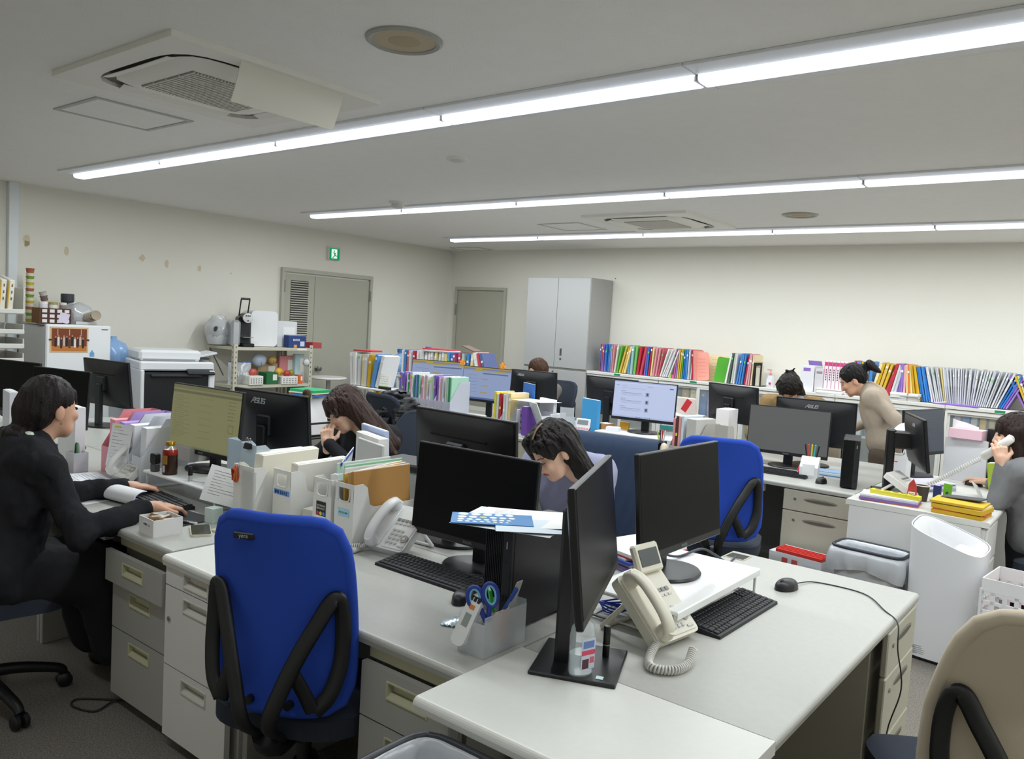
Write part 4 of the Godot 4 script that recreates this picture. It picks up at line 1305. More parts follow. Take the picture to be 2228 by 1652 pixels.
func glyphs(parent: Node3D, called: String, seq: Array, size: float, xf: Transform3D, m: Material, weight := 0.45) -> void:
	var st := begin()
	var ox := 0.0
	for g in seq:
		for k in GLYPH[g]:
			var a := v2(ox + k[0], k[1]) * size / 10.0
			var b := v2(ox + k[2], k[3]) * size / 10.0
			var d := (b - a).normalized() * size * weight / 10.0
			var n := v2(-d.y, d.x)
			prism(st, PackedVector2Array([a - d + n, b + d + n, b + d - n, a - d - n]), 0.0, 0.0004, xf)
		ox += 10.6
	part(parent, called, done(st), m)

# ---------- things on the near desks ----------
func build_front_desk_items() -> void:
	head_desk_items()
	grey_desk_items()
	black_desk_items()

func head_desk_items() -> void:
	# white metal riser
	var t := thing("monitor_riser", "white metal monitor riser with wire legs on the foreground desk", "riser", v3(-1.115, TOP, -2.335), 0)
	var w := mat("f1f2f0", 0.25)
	pb(t, "shelf", v3(0, 0.084, 0), v3(0.305, 0.012, 0.61), w, 0.003)
	pb(t, "lip", v3(0.151, 0.077, 0), v3(0.004, 0.022, 0.61), w, 0.001)
	for s in [-1, 1]:
		var st := begin()
		tube(st, [v3(0.14, 0.08, s * 0.295), v3(0.14, 0.006, s * 0.295), v3(-0.14, 0.006, s * 0.295), v3(-0.14, 0.08, s * 0.295)], 0.006, 6)
		part(t, "leg", done(st), w)
	keyboard("black keyboard lying before the white riser in the right foreground", v3(-0.95, TOP, -2.375), 89)
	var cable := [v3(-0.905, TOP + 0.01, -2.83), v3(-0.86, TOP + 0.003, -2.93), v3(-0.70, TOP + 0.003, -2.93), v3(-0.60, TOP + 0.003, -2.80), v3(-0.545, TOP - 0.01, -2.74), v3(-0.53, 0.62, -2.70), v3(-0.51, 0.5, -2.70), v3(-0.535, 0.36, -2.68), v3(-0.52, 0.24, -2.64), v3(-0.45, 0.1, -2.72), v3(-0.40, 0.01, -2.75)]
	mouse("black wired mouse right of the foreground keyboard", v3(-0.915, TOP, -2.775), 165, cable)
	telephone("cream desk telephone with a tilted display and coiled cord, right foreground", v3(-1.045, TOP, -2.03), 82, "dcd7c6", {"screen": true, "slope": 43.0, "len": 0.215, "wide": 0.20, "hand_hex": "dfdac8", "panel": "d9d6c8", "cord": [v3(-0.975, TOP + 0.035, -1.945), v3(-0.955, TOP + 0.012, -1.86), v3(-0.92, TOP + 0.012, -1.815), v3(-0.875, TOP + 0.012, -1.84), v3(-0.865, TOP + 0.012, -1.90), v3(-0.88, TOP + 0.03, -1.965)], "cord_r": 0.0095})
	var pc := begin()
	tube(pc, smooth_path([v3(-1.215, 0.93, -2.36), v3(-1.24, 0.84, -2.42), v3(-1.215, 0.797, -2.52), v3(-1.20, 0.797, -2.68), v3(-1.19, 0.76, -2.78), v3(-1.185, 0.706, -2.90), v3(-1.2, 0.703, -3.01)], 6), 0.0045, 6)
	solo("power_cable", "dark cable running from the riser's monitor to the desk hole", "cable", done(pc), mat("3a3e48", 0.5))
	# hand sanitiser standing on the monitor's base
	t = thing("sanitizer_bottle", "clear sanitizer bottle with pink pump on the black monitor base", "bottle", v3(-1.035, TOP + 0.0125, -1.655), 72)
	var glass := StandardMaterial3D.new()
	glass.albedo_color = Color(0.93, 0.97, 0.98, 0.16)
	glass.transparency = BaseMaterial3D.TRANSPARENCY_ALPHA
	glass.roughness = 0.08
	part(t, "bottle", lmesh([v2(0, 0.002), v2(0.03, 0.0), v2(0.034, 0.008), v2(0.034, 0.10), v2(0.03, 0.122), v2(0.014, 0.136), v2(0.012, 0.145), v2(0, 0.145)], 28, 1.05, 0.72), glass)
	part(t, "gel", lmesh([v2(0, 0.004), v2(0.031, 0.004), v2(0.032, 0.055), v2(0, 0.055)], 24, 1.05, 0.72), clear("dfeef2", 0.35, 0.1))
	part(t, "cap", lmesh([v2(0.014, 0.142), v2(0.015, 0.144), v2(0.015, 0.168), v2(0.006, 0.170), v2(0.005, 0.19), v2(0, 0.19)], 18), mat("ef8d96", 0.4))
	pb(t, "spout", v3(0.014, 0.192, 0), v3(0.05, 0.009, 0.014), mat("ef8d96", 0.4), 0.003)
	var lab := pb(t, "label_front", v3(0, 0.058, 0.0255), v3(0.042, 0.075, 0.001), mat("cfd9ea", 0.5), 0.0)
	pb(lab, "print_band", v3(0, 0.004, 0.0008), v3(0.042, 0.012, 0.0006), mat("d8506a", 0.5), 0.0)
	pb(lab, "print_box", v3(-0.008, -0.024, 0.0008), v3(0.02, 0.024, 0.0006), mat("5a3038", 0.5), 0.0)
	pb(lab, "print_dot", v3(0.012, -0.016, 0.0008), v3(0.014, 0.016, 0.0006), mat("d9687a", 0.5), 0.003)
	pb(lab, "print_name", v3(0, 0.024, 0.0008), v3(0.034, 0.018, 0.0006), mat("6f86c0", 0.5), 0.003)
	# lip balm tube
	t = thing("lip_balm", "slim black cosmetic tube standing on the monitor base", "cosmetic", v3(-1.045, TOP + 0.0125, -1.79))
	part(t, "body", lmesh([v2(0, 0), v2(0.009, 0), v2(0.0092, 0.004), v2(0.0092, 0.03), v2(0, 0.03)], 16), mat("0c0c0e", 0.3))
	part(t, "ring", lmesh([v2(0.0094, 0.03), v2(0.0096, 0.0315), v2(0.0094, 0.033)], 16), mat("c7a45c", 0.3, 0.8))
	part(t, "cap", lmesh([v2(0.0094, 0.033), v2(0.0094, 0.078), v2(0.008, 0.081), v2(0, 0.081)], 16), mat("0c0c10", 0.25))
	# sticker on the stand base
	sb("energy_sticker", "small white and teal sticker on the corner of the monitor base", "sticker", v3(-0.985, TOP + 0.0128, -1.665), v3(0.018, 0.0006, 0.018), mat("cfe6e6", 0.5), 0.0, v3(0, 22, 0))
	# blue cable coil behind
	var st := begin()
	for k in 4:
		var loop := []
		for i in 18:
			var a := TAU * i / 18.0
			loop.append(v3(cos(a) * (0.045 + 0.006 * k), 0.006 + 0.006 * k + 0.006 * sin(a * 2 + k), sin(a) * 0.035))
		tube(st, loop, 0.0028, 6, -1, true)
	solo("network_cable", "coiled bright blue network cable behind the sideways monitor", "cable", done(st), mat("2b49c2", 0.4), v3(-1.22, TOP, -2.14), v3(0, 40, 0))
	# black tower, papers and template on it
	tower("slim black computer tower with papers on top, centre foreground", v3(-1.379, TOP, -1.885), 2)
	var top := TOP + 0.2965
	paper("large printed sheet lowest on the black tower", v3(-1.40, top, -1.82), 18, 0.30, 0.24, "eef0ee", true, 0.0)
	paper("white printed page on the black tower, curling at right", v3(-1.37, top + 0.003, -1.87), 30, 0.30, 0.215, "fbfbf8", true, 0.012)
	paper("clear plastic sleeve with pale blue sheet hanging off the tower's near corner", v3(-1.315, top + 0.006, -1.80), 40, 0.21, 0.15, "dfeaf2", false, 0.0)
	t = thing("circle_template", "blue plastic circle template lying on the papers", "template", v3(-1.435, top + 0.0085, -1.765), 40)
	var tp := begin()
	box(tp, Vector3.ZERO, v3(0.235, 0.002, 0.125), 0.0006)
	part(t, "plate", done(tp), mat("1d7fc4", 0.3))
	for r in 4:
		var xx := -0.1
		for c in 5 + r:
			var rad: float = [0.0155, 0.013, 0.010, 0.008][r] * (1.0 - 0.05 * c)
			if xx + rad > 0.11:
				break
			part(t, "hole", lmesh([v2(rad, 0.0), v2(rad * 0.96, 0.0006), v2(0, 0.0006)], 18), mat("e9eef0", 0.6) if not (r == 1 and c == 2) else mat("c4cf6a", 0.6), v3(xx + rad, 0.0012, -0.044 + [0.0, 0.034, 0.062, 0.085][r]))
			xx += rad * 2 + 0.006
	# foil packet
	st = begin()
	sheet(st, 14, 8, func(u: float, v: float) -> Vector3: return v3((u - 0.5) * 0.10, 0.004 + 0.014 * sin(u * PI) * sin(v * PI) + 0.003 * sin(u * 40.0) * sin(v * 23.0), (v - 0.5) * 0.06), 0.002)
	solo("sweet_packet", "crumpled pale blue foil packet beside the pen caddy", "packet", done(st), mat("c9dbe4", 0.25, 0.35), v3(-1.475, TOP, -1.695), v3(0, 25, 0))
	# translucent pen caddy
	var frost := clear("e6ebee", 0.36, 0.45)
	var c := v3(-1.315, TOP, -1.645)
	t = thing("pen_caddy", "frosted plastic pen caddy full of stationery at the desk corner", "pen holder", c, 0)
	for s in [-1, 1]:
		pb(t, "wall", v3(s * 0.044, 0.055, 0), v3(0.0025, 0.11, 0.175), frost, 0.0)
	pb(t, "wall", v3(0, 0.045, 0.087), v3(0.086, 0.09, 0.0025), frost, 0.0)
	pb(t, "wall", v3(0, 0.06, -0.087), v3(0.086, 0.12, 0.0025), frost, 0.0)
	pb(t, "divider", v3(0, 0.05, 0.02), v3(0.086, 0.10, 0.002), frost, 0.0)
	pb(t, "bottom", v3(0, 0.0015, 0), v3(0.086, 0.003, 0.172), frost, 0.0)
	# scissors
	t = thing("scissors", "blue scissors with light blue inner grips standing in the caddy", "scissors", c + v3(0.012, 0.115, 0.05), 0)
	t.rotation_degrees = v3(-8, 48, 12)
	for s in [-1, 1]:
		var ring := begin()
		var lp := []
		var li := []
		for i in 20:
			var a := TAU * i / 20.0
			lp.append(v3(s * 0.021 + cos(a) * 0.019 * (1.0 + 0.1 * sin(a)), 0.035 + sin(a) * 0.031, 0))
			li.append(v3(s * 0.021 + cos(a) * 0.014, 0.035 + sin(a) * 0.025, 0))
		tube(ring, lp, 0.0055, 8, -1, true)
		tube(ring, [v3(s * 0.012, 0.006, 0), v3(s * 0.003, -0.03, 0)], 0.007, 8)
		var hnd := part(t, "handle", done(ring), mat("2c3f9e", 0.4))
		var inn := begin()
		tube(inn, li, 0.004, 8, -1, true)
		part(hnd, "soft_grip", done(inn), mat("79c4e4", 0.5))
		pb(t, "blade", v3(s * 0.003, -0.065, s * 0.001), v3(0.011, 0.085, 0.0016), mat("c4c7c9", 0.25, 0.9), 0.0005)
	# white forehead thermometer
	t = thing("thermometer", "white handheld thermometer leaning at the front of the caddy", "thermometer", c + v3(-0.018, 0.085, 0.085), 20)
	t.rotation_degrees = v3(-18, 15, -16)
	part(t, "body", pmesh(round_rect(0.04, 0.13, 0.016), -0.011, 0.011), mat("eeefee", 0.35))
	pb(t, "display", v3(0, 0.005, 0.0115), v3(0.018, 0.035, 0.001), mat("98a09c", 0.3), 0.0)
	pb(t, "button", v3(0, 0.04, 0.0115), v3(0.016, 0.012, 0.002), mat("e1824e", 0.5), 0.001)
	for k in 3:
		pb(t, "dark_panel", v3(-0.011 + k * 0.011, 0.062, 0.008), v3(0.009, 0.014, 0.008), mat("1d2026", 0.3), 0.001)
	t = thing("ballpoint_pen", "blue pen leaning in the frosted caddy", "pen", c + v3(0.03, 0.115, -0.015))
	t.rotation_degrees = v3(-24, 0, -18)
	part(t, "barrel", lmesh([v2(0, -0.06), v2(0.0045, -0.055), v2(0.0045, 0.04), v2(0.0055, 0.042), v2(0.0055, 0.056), v2(0, 0.058)], 10), mat("2a4fa8", 0.4))
	pb(t, "clip", v3(0.006, 0.035, 0), v3(0.002, 0.035, 0.004), mat("2a4fa8", 0.4), 0.0005)
	upright("plastic_sleeve", "clear crumpled plastic sleeve sticking up in the caddy", "sleeve", c + v3(0.02, 0.12, -0.06), v3(0.004, 0.10, 0.05), clear("e3e6e4", 0.5, 0.3), v3(-10, 20, -14))
	upright("sticky_notes", "bright green sticky note pad behind the scissors", "notes", c + v3(-0.01, 0.125, 0.0), v3(0.008, 0.06, 0.03), mat("35c23d", 0.6), v3(0, 50, 12))
	upright("sticky_notes", "salmon pink note pad inside the frosted caddy", "notes", c + v3(0.03, 0.062, 0.0), v3(0.006, 0.085, 0.06), mat("eab1a0", 0.7), v3(0, 0, 0))
	upright("stationery_card", "white card with small dark print at the front of the caddy", "card", c + v3(-0.02, 0.05, 0.06), v3(0.006, 0.075, 0.04), mat("d5dad9", 0.6), v3(0, 70, 8))
	# paper pile right behind the sideways monitor
	paper_stack("pile of papers over red and blue folders behind the sideways monitor", v3(-1.44, TOP, -2.66), 70, 0.30, 0.215, [["8b8fa8", 0.012], ["7d5d9a", 0.008], ["d8d9e2", 0.012], ["3b57b5", 0.01], ["e6e6ea", 0.008], ["b93a3f", 0.007], ["f4f3f0", 0.012]])

func grey_desk_items() -> void:
	keyboard("black keyboard before the nearest black monitor on the grey desk", v3(-1.835, TOP, -1.955), 0)
	mouse("black wireless mouse by the keyboard on the near grey desk", v3(-1.60, TOP, -1.845), 20)
	telephone("white desk telephone left of the nearest black monitor", v3(-2.125, TOP, -2.075), 6, "e8e8e6", {"slope": 40.0, "len": 0.2, "wide": 0.18, "cord": [v3(-2.19, TOP + 0.03, -2.0), v3(-2.21, TOP + 0.012, -1.95), v3(-2.2, TOP + 0.014, -1.90), v3(-2.215, TOP + 0.012, -1.86), v3(-2.235, TOP + 0.02, -1.90), v3(-2.2, TOP + 0.024, -1.95)]})
	var white := mat("e6e5de", 0.45)
	# the four white boxes
	var fb := file_box("white file box with a pale blue note, holding brown envelopes", v3(-2.283, TOP, -2.087), 0, 0.108, 0.245, 0.31, white)
	var note := pb(fb, "note", v3(0.0, 0.135, 0.1565), v3(0.062, 0.028, 0.0006), mat("a9d9e8", 0.7), 0.0)
	glyphs(note, "handwriting", ["oo", "kana", "kana2", "kana", "kaku", "moku"], 0.008, Transform3D(Basis.IDENTITY, v3(-0.026, -0.004, 0.0004)), mat("20394a", 0.8), 0.6)
	fb = file_box("white file box with a black printed maker's label, left of the blue note", v3(-2.402, TOP, -2.08), 0, 0.108, 0.245, 0.31, white)
	var card := pb(fb, "printed_card", v3(-0.002, 0.08, 0.1565), v3(0.056, 0.15, 0.0006), mat("f4f3ee", 0.7), 0.0)
	pb(card, "black_panel", v3(0, 0.048, 0.0006), v3(0.056, 0.055, 0.0006), mat("1f1f1f", 0.6), 0.0)
	for k in 3:
		part(card, "colour_dot", lmesh_z(0.0075, 0.0006), mat(["d23a44", "e8d12e", "4b82d0"][k], 0.6), v3(-0.017 + k * 0.017, 0.03, 0.0012))
	glyphs(card, "lettering", ["kana", "kana2", "kana", "kaku", "kana2", "moku"], 0.0075, Transform3D(Basis.IDENTITY, v3(-0.0245, 0.056, 0.0012)), mat("f1efe8", 0.6), 0.7)
	glyphs(card, "lettering", ["bin", "kana", "oo", "kana2", "kana", "kana"], 0.0075, Transform3D(Basis.IDENTITY, v3(-0.0245, 0.045, 0.0012)), mat("f1efe8", 0.6), 0.7)
	for k in 6:
		pb(card, "rule", v3(0, 0.005 - k * 0.011, 0.0005), v3(0.05, 0.0006, 0.0004), mat("9a9a98", 0.7), 0.0)
	for k in 10:
		pb(card, "bar", v3(0.006 + k * 0.002, -0.066, 0.0005), v3(0.0008 + 0.0006 * (k % 3), 0.009, 0.0004), mat("333333", 0.7), 0.0)
	fb = file_box("white file box with a blue label strip behind the blue chair", v3(-2.62, TOP, -2.055), 0, 0.114, 0.245, 0.31, white)
	note = pb(fb, "label_strip", v3(0.0, 0.155, 0.1565), v3(0.098, 0.02, 0.0006), mat("6f9be0", 0.7), 0.0)
	glyphs(note, "lettering", ["yuu", "bin", "open", "kaku", "moku", "close"], 0.0135, Transform3D(Basis.IDENTITY, v3(-0.043, -0.007, 0.0004)), mat("16306a", 0.8), 0.55)
	fb = file_box("white file box with hanging orange rubber bands and cream folders", v3(-2.775, TOP, -1.985), 0, 0.14, 0.245, 0.31, white, 0.78, false)
	pb(fb, "loose_sleeve", v3(0.04, 0.12, 0.159), v3(0.10, 0.22, 0.0012), clear("e9ebea", 0.4, 0.25), 0.0)
	# bundle of rubber bands on a clip
	var rb := thing("rubber_bands", "bundle of orange rubber bands hanging on the white file box", "rubber bands", v3(-2.825, TOP + 0.205, -1.825), 0)
	for k in 5:
		var st := begin()
		var lp := []
		for i in 16:
			var a := TAU * i / 16.0
			lp.append(v3(cos(a) * (0.017 - 0.002 * k), sin(a) * (0.034 - 0.003 * k), 0.003 * k + 0.003 * sin(a * 2 + k)))
		tube(st, lp, 0.0026, 6, -1, true)
		part(rb, "band", done(st), mat(["d4572a", "e07a35", "c84a22", "e39148", "b8432a"][k], 0.5))
	var cl := begin()
	tube(cl, smooth_path([v3(0.012, 0.03, 0), v3(0.02, 0.052, 0), v3(0.028, 0.05, 0), v3(0.022, 0.024, 0)], 4), 0.0012, 5)
	part(rb, "wire_clip", done(cl), mat("b9bbbd", 0.25, 0.9))
	# contents
	var tall := 0.30
	for k in 3:
		upright("envelope", "%s large brown envelope in the blue-noted file box" % ["front", "middle", "rear"][k], "envelope", v3(-2.250 - 0.016 * k, TOP + 0.148, -2.092 - 0.002 * k), v3(0.012, 0.285, 0.29 - 0.01 * k), mat(["b98a4c", "c89a55", "cfa763"][k], 0.8), v3(2.0 * k, 0, 4 - k), "brown envelopes in the file box")
	upright("file_folder", "yellow folder beside brown envelopes in the file box", "folder", v3(-2.305, TOP + 0.14, -2.10), v3(0.008, 0.27, 0.30), mat("d9b65a", 0.7), v3(0, 0, 3))
	upright("file_folder", "white document wallet beside brown envelopes in the file box", "folder", v3(-2.315, TOP + 0.148, -2.11), v3(0.006, 0.285, 0.30), mat("d8d9dc", 0.6), v3(0, 0, 3))
	upright("file_folder", "green-edged clear folder in the blue-noted file box", "folder", v3(-2.324, TOP + 0.152, -2.12), v3(0.005, 0.295, 0.30), mat("8fcaa2", 0.6), v3(0, 0, 4))
	upright("file_folder", "pale clear folder standing in the printed-label file box", "folder", v3(-2.39, TOP + 0.15, -2.13), v3(0.01, 0.29, 0.28), clear("dcebe2", 0.6, 0.4), v3(0, 0, 6))
	upright("letter_bundle", "bundle of printed letters in the printed-label file box", "papers", v3(-2.42, TOP + 0.13, -2.07), v3(0.03, 0.25, 0.20), mat("e7e9ec", 0.7), v3(0, 20, 5))
	var cf := upright("file_folder", "clear folder with a blue top band and tape, leaning between file boxes", "folder", v3(-2.50, TOP + 0.155, -2.10), v3(0.004, 0.31, 0.26), clear("dfe6ee", 0.62, 0.3), v3(4, 40, -8))
	pb(cf, "blue_band", v3(0.0, 0.147, 0), v3(0.0052, 0.014, 0.26), mat("3c57b8", 0.5), 0.0)
	pb(cf, "tape", v3(0.003, 0.11, 0.07), v3(0.001, 0.11, 0.018), mat("a9d3e6", 0.6), 0.0)
	upright("file_folder", "thick cream folder curling out of the rubber-banded file box", "folder", v3(-2.765, TOP + 0.155, -2.02), v3(0.05, 0.275, 0.30), mat("ece7d6", 0.75), v3(0, 6, -5))
	upright("file_folder", "cream document folder standing in the blue-labelled file box", "folder", v3(-2.615, TOP + 0.14, -2.07), v3(0.04, 0.26, 0.27), mat("eae6da", 0.75), v3(0, 4, -6))
	upright("letter", "white letter in front inside the blue-labelled file box", "papers", v3(-2.605, TOP + 0.11, -1.945), v3(0.02, 0.19, 0.06), mat("f2f1ec", 0.75), v3(0, 70, 0))
	sb("card_box", "small pale dotted cardboard box between the white file boxes", "box", v3(-2.505, TOP + 0.05, -1.98), v3(0.085, 0.10, 0.06), mat("cdcac0", 0.7), 0.002, v3(0, 10, 0))
	# translucent bluish boxes with binder clip
	fb = file_box("pale blue translucent file box with a black binder clip", v3(-2.93, TOP, -2.10), 0, 0.115, 0.30, 0.30, clear("cfdde6", 0.72, 0.35), 0.66, false)
	file_box("second pale blue translucent file box behind the clipped one", v3(-3.06, TOP, -2.11), 0, 0.115, 0.30, 0.28, clear("c4d5e0", 0.72, 0.35), 0.66, false)
	upright("file_folder", "aqua clear folder in the translucent file box", "folder", v3(-2.95, TOP + 0.135, -2.11), v3(0.03, 0.25, 0.26), mat("bfe0e0", 0.6), v3(0, 0, 0))
	var bc := thing("binder_clip", "black binder clip with silver loops on the translucent file box", "clip", v3(-2.925, TOP + 0.302, -1.945), 0)
	part(bc, "spring", pmesh(PackedVector2Array([v2(-0.012, -0.02), v2(0.012, -0.02), v2(0.004, 0.004), v2(-0.004, 0.004)]), -0.02, 0.02, Transform3D(Basis(v3(0, 0, 1), Vector3.UP, v3(-1, 0, 0)), Vector3.ZERO)), mat("101112", 0.35))
	for s in [-1, 1]:
		var lp := begin()
		tube(lp, smooth_path([v3(s * 0.01 - 0.006, 0.0, 0), v3(s * 0.01 - 0.007, 0.02, 0), v3(s * 0.01, 0.026, 0), v3(s * 0.01 + 0.007, 0.02, 0), v3(s * 0.01 + 0.006, 0.0, 0)], 4), 0.0012, 5)
		part(bc, "loop", done(lp), mat("c2c4c6", 0.2, 0.9))
	# loose printed page leaning on the boxes
	var lean := paper("printed form leaning beside the rubber-banded box", v3(-2.915, TOP + 0.125, -1.865), 0, 0.21, 0.15, "f5f5f3", true, 0.0)
	lean.rotation_degrees = v3(66, 12, -38)

func black_desk_items() -> void:
	# riser under the green-tinted screen
	var w := mat("eef0f0", 0.3)
	var t := thing("monitor_riser", "white monitor riser under the greenish screen", "riser", v3(-3.33, TOP, -1.99), 0)
	pb(t, "shelf", v3(0, 0.084, 0), v3(0.60, 0.012, 0.27), w, 0.003)
	for s in [-1, 1]:
		var st := begin()
		tube(st, [v3(s * 0.285, 0.08, 0.12), v3(s * 0.285, 0.006, 0.12), v3(s * 0.285, 0.006, -0.12), v3(s * 0.285, 0.08, -0.12)], 0.006, 6)
		part(t, "leg", done(st), w)
	keyboard("black keyboard under the hands of the woman in black", v3(-3.35, TOP, -1.78), -4, false)
	sb("mouse_mat", "black mouse mat on the woman in black's desk", "mat", v3(-3.02, TOP + 0.0015, -1.72), v3(0.21, 0.003, 0.17), mat("1d1e21", 0.8), 0.001, v3(0, 6, 0))
	mouse("black mouse under the right hand of the woman in black", v3(-3.07, TOP + 0.003, -1.70), 0)
	for k in 2:
		var p := thing("ballpoint_pen", ["silver and black pen lying on the mouse mat", "white pen lying on the mouse mat's near edge"][k], "pen", v3(-2.99 + 0.03 * k, TOP + 0.008, -1.66 - 0.02 * k), 20)
		var st := begin()
		tube(st, [v3(-0.07, 0, 0), v3(0.07, 0, 0)], 0.0045, 8)
		part(p, "barrel", done(st), mat(["2a2b2e", "e4e5e6"][k], 0.3))
		pb(p, "clip", v3(0.045, 0.006, 0), v3(0.035, 0.0015, 0.003), mat("b9bbbd", 0.2, 0.9), 0.0)
	# small box of stamps
	t = thing("stamp_box", "small white card box of wooden stamps at the drawer corner", "box", v3(-2.885, TOP, -1.55), -3)
	var bw := mat("ecebe8", 0.7)
	for s in [-1, 1]:
		pb(t, "wall", v3(s * 0.058, 0.032, 0), v3(0.003, 0.064, 0.11), bw, 0.0)
	pb(t, "wall", v3(0, 0.032, -0.055), v3(0.119, 0.064, 0.003), bw, 0.0)
	var fr := pb(t, "wall", v3(0, 0.032, 0.055), v3(0.119, 0.064, 0.003), bw, 0.0)
	pb(t, "bottom", v3(0, 0.0015, 0), v3(0.116, 0.003, 0.108), bw, 0.0)
	pb(fr, "label_strip", v3(0.008, 0.008, 0.002), v3(0.062, 0.02, 0.0006), mat("f8f8f5", 0.7), 0.0)
	glyphs(fr, "lettering", ["to", "seki", "you", "open", "two", "close"], 0.0095, Transform3D(Basis.IDENTITY, v3(-0.021, 0.003, 0.0024)), mat("2d2d2d", 0.8), 0.5)
	for k in 5:
		var s := thing("wooden_stamp", "wooden hand stamp lying in the white box, %s" % ["leftmost", "second from left", "tilted in the middle", "second from right", "rightmost"][k], "stamp", t.position + v3(-0.042 + 0.021 * k, 0.045, -0.01 + 0.012 * (k % 2)), 8 * k - 16, "wooden stamps in the white box")
		s.rotation_degrees.x = -20 + 15 * (k % 3)
		pb(s, "block", v3(0, 0, 0), v3(0.018, 0.028, 0.06), mat(["8d6a42", "a27d52", "77552f", "9b774c", "80603a"][k], 0.6), 0.002)
		pb(s, "face_label", v3(0, 0.0146, 0), v3(0.014, 0.001, 0.05), mat("d9d5cb", 0.7), 0.0)
	# smartphone and note pad
	t = thing("smartphone", "dark smartphone in a cream case beside the stamp box", "phone", v3(-2.80, TOP, -1.665), 62)
	part(t, "case", pmesh(round_rect(0.075, 0.15, 0.01), 0.0, 0.009, flat_xf()), mat("d6d0bb", 0.6))
	part(t, "screen", pmesh(round_rect(0.069, 0.144, 0.008), 0.0088, 0.0098, flat_xf()), mat("2c2c2e", 0.15))
	sb("note_pad", "pale yellow note pad behind the smartphone", "notes", v3(-2.74, TOP + 0.004, -1.745), v3(0.11, 0.008, 0.075), mat("d7d5b4", 0.8), 0.001, v3(0, 15, 0))
	sb("note_block", "small pale green block of notes by the hanging form", "notes", v3(-2.90, TOP + 0.03, -1.78), v3(0.05, 0.06, 0.05), mat("cfe0d8", 0.8), 0.001, v3(0, 10, 0))
	# bottle can, stamps and cap on the riser
	var ry := TOP + 0.0905
	t = thing("coffee_bottle", "brown aluminium drink bottle with gold cap on the white riser", "bottle", v3(-3.47, ry, -1.90))
	part(t, "body", lmesh([v2(0, 0), v2(0.031, 0.0), v2(0.033, 0.004), v2(0.033, 0.105), v2(0.0, 0.105)], 28), mat("3a2417", 0.3, 0.3))
	part(t, "red_band", lmesh([v2(0.0332, 0.092), v2(0.0332, 0.108), v2(0.029, 0.116)], 28), mat("9a2c20", 0.3, 0.3))
	part(t, "shoulder", lmesh([v2(0.029, 0.116), v2(0.02, 0.128), v2(0.019, 0.134)], 28), mat("c9c9c4", 0.25, 0.8))
	part(t, "cap", lmesh([v2(0.0205, 0.134), v2(0.0205, 0.149), v2(0.018, 0.152), v2(0, 0.152)], 24), mat("b08d2e", 0.3, 0.7))
	pb(t, "gold_print", v3(0.012, 0.07, 0.0312), v3(0.026, 0.04, 0.003), mat("a9782a", 0.4), 0.001, v3(0, 20, 0))
	pb(t, "bar_code", v3(0.005, 0.028, 0.0325), v3(0.012, 0.03, 0.002), mat("cfcfca", 0.5), 0.0, v3(0, 10, 0))
	t = thing("date_stamp", "black self-inking stamp standing on the riser's left end", "stamp", v3(-3.565, ry, -1.88), 10)
	part(t, "grip", pmesh(round_rect(0.036, 0.05, 0.01), -0.014, 0.014, Transform3D(Basis.IDENTITY, v3(0, 0.06, 0))), mat("121214", 0.3))
	pb(t, "foot", v3(0, 0.018, 0), v3(0.036, 0.036, 0.028), mat("4a4b4d", 0.3), 0.003)
	t = thing("seal_case", "short black and silver seal standing on the riser's edge", "stamp", v3(-3.285, ry, -1.895))
	part(t, "body", lmesh([v2(0, 0), v2(0.009, 0), v2(0.009, 0.025), v2(0, 0.025)], 14), mat("c7c9c9", 0.3, 0.6))
	part(t, "cap", lmesh([v2(0.01, 0.025), v2(0.01, 0.062), v2(0.008, 0.065), v2(0, 0.065)], 14), mat("151517", 0.35))
	paper("loose paper under the greenish monitor on the riser", v3(-3.22, ry, -1.98), 15, 0.20, 0.12, "f0f0ee", false)
	sb("storage_box", "pale box behind the greenish screen", "box", v3(-3.66, TOP + 0.16, -2.08), v3(0.30, 0.07, 0.13), mat("bdb9b6", 0.7), 0.003)
	telephone("white desk telephone left of the riser, before the woman in black", v3(-3.83, TOP, -1.93), 2, "e9e9e5", {"slope": 42.0, "len": 0.2, "wide": 0.18})
	# notebooks and a rolled booklet
	paper("open patterned notebook page between the woman's arms", v3(-3.98, TOP, -1.74), -8, 0.30, 0.21, "e9edf1", true)
	paper("white sheet under the rolled booklet", v3(-3.62, TOP, -1.60), 10, 0.28, 0.20, "f3f4f6", false)
	t = thing("rolled_booklet", "white booklet curled over with a blue inside beside the keyboard", "booklet", v3(-3.43, TOP + 0.001, -1.665), 8)
	var st2 := begin()
	sheet(st2, 4, 18, func(u: float, v: float) -> Vector3:
		var a := v * 4.4 - 0.9
		return v3((u - 0.5) * 0.29, 0.034 - cos(a) * 0.031 * (1.0 + 0.15 * v), sin(a) * 0.046), 0.003)
	part(t, "cover", done(st2), mat("f2f3f5", 0.7))
	st2 = begin()
	sheet(st2, 4, 18, func(u: float, v: float) -> Vector3:
		var a := v * 4.3 - 0.85
		return v3((u - 0.5) * 0.286, 0.034 - cos(a) * 0.027 * (1.0 + 0.15 * v), sin(a) * 0.041), 0.001)
	part(t, "inner_page", done(st2), mat("4d78b8", 0.7))
	# standing folders at the desk's back
	var frost := clear("e6e6ee", 0.72, 0.4)
	fb_fan()
	t = thing("pen_box", "clear plastic pen box beside the pink folder", "pen holder", v3(-4.19, TOP, -1.80), 0)
	for s in [-1, 1]:
		pb(t, "wall", v3(s * 0.045, 0.05, 0), v3(0.002, 0.10, 0.07), clear("dcdde2", 0.5, 0.3), 0.0)
		pb(t, "wall", v3(0, 0.05, s * 0.035), v3(0.088, 0.10, 0.002), clear("dcdde2", 0.5, 0.3), 0.0)
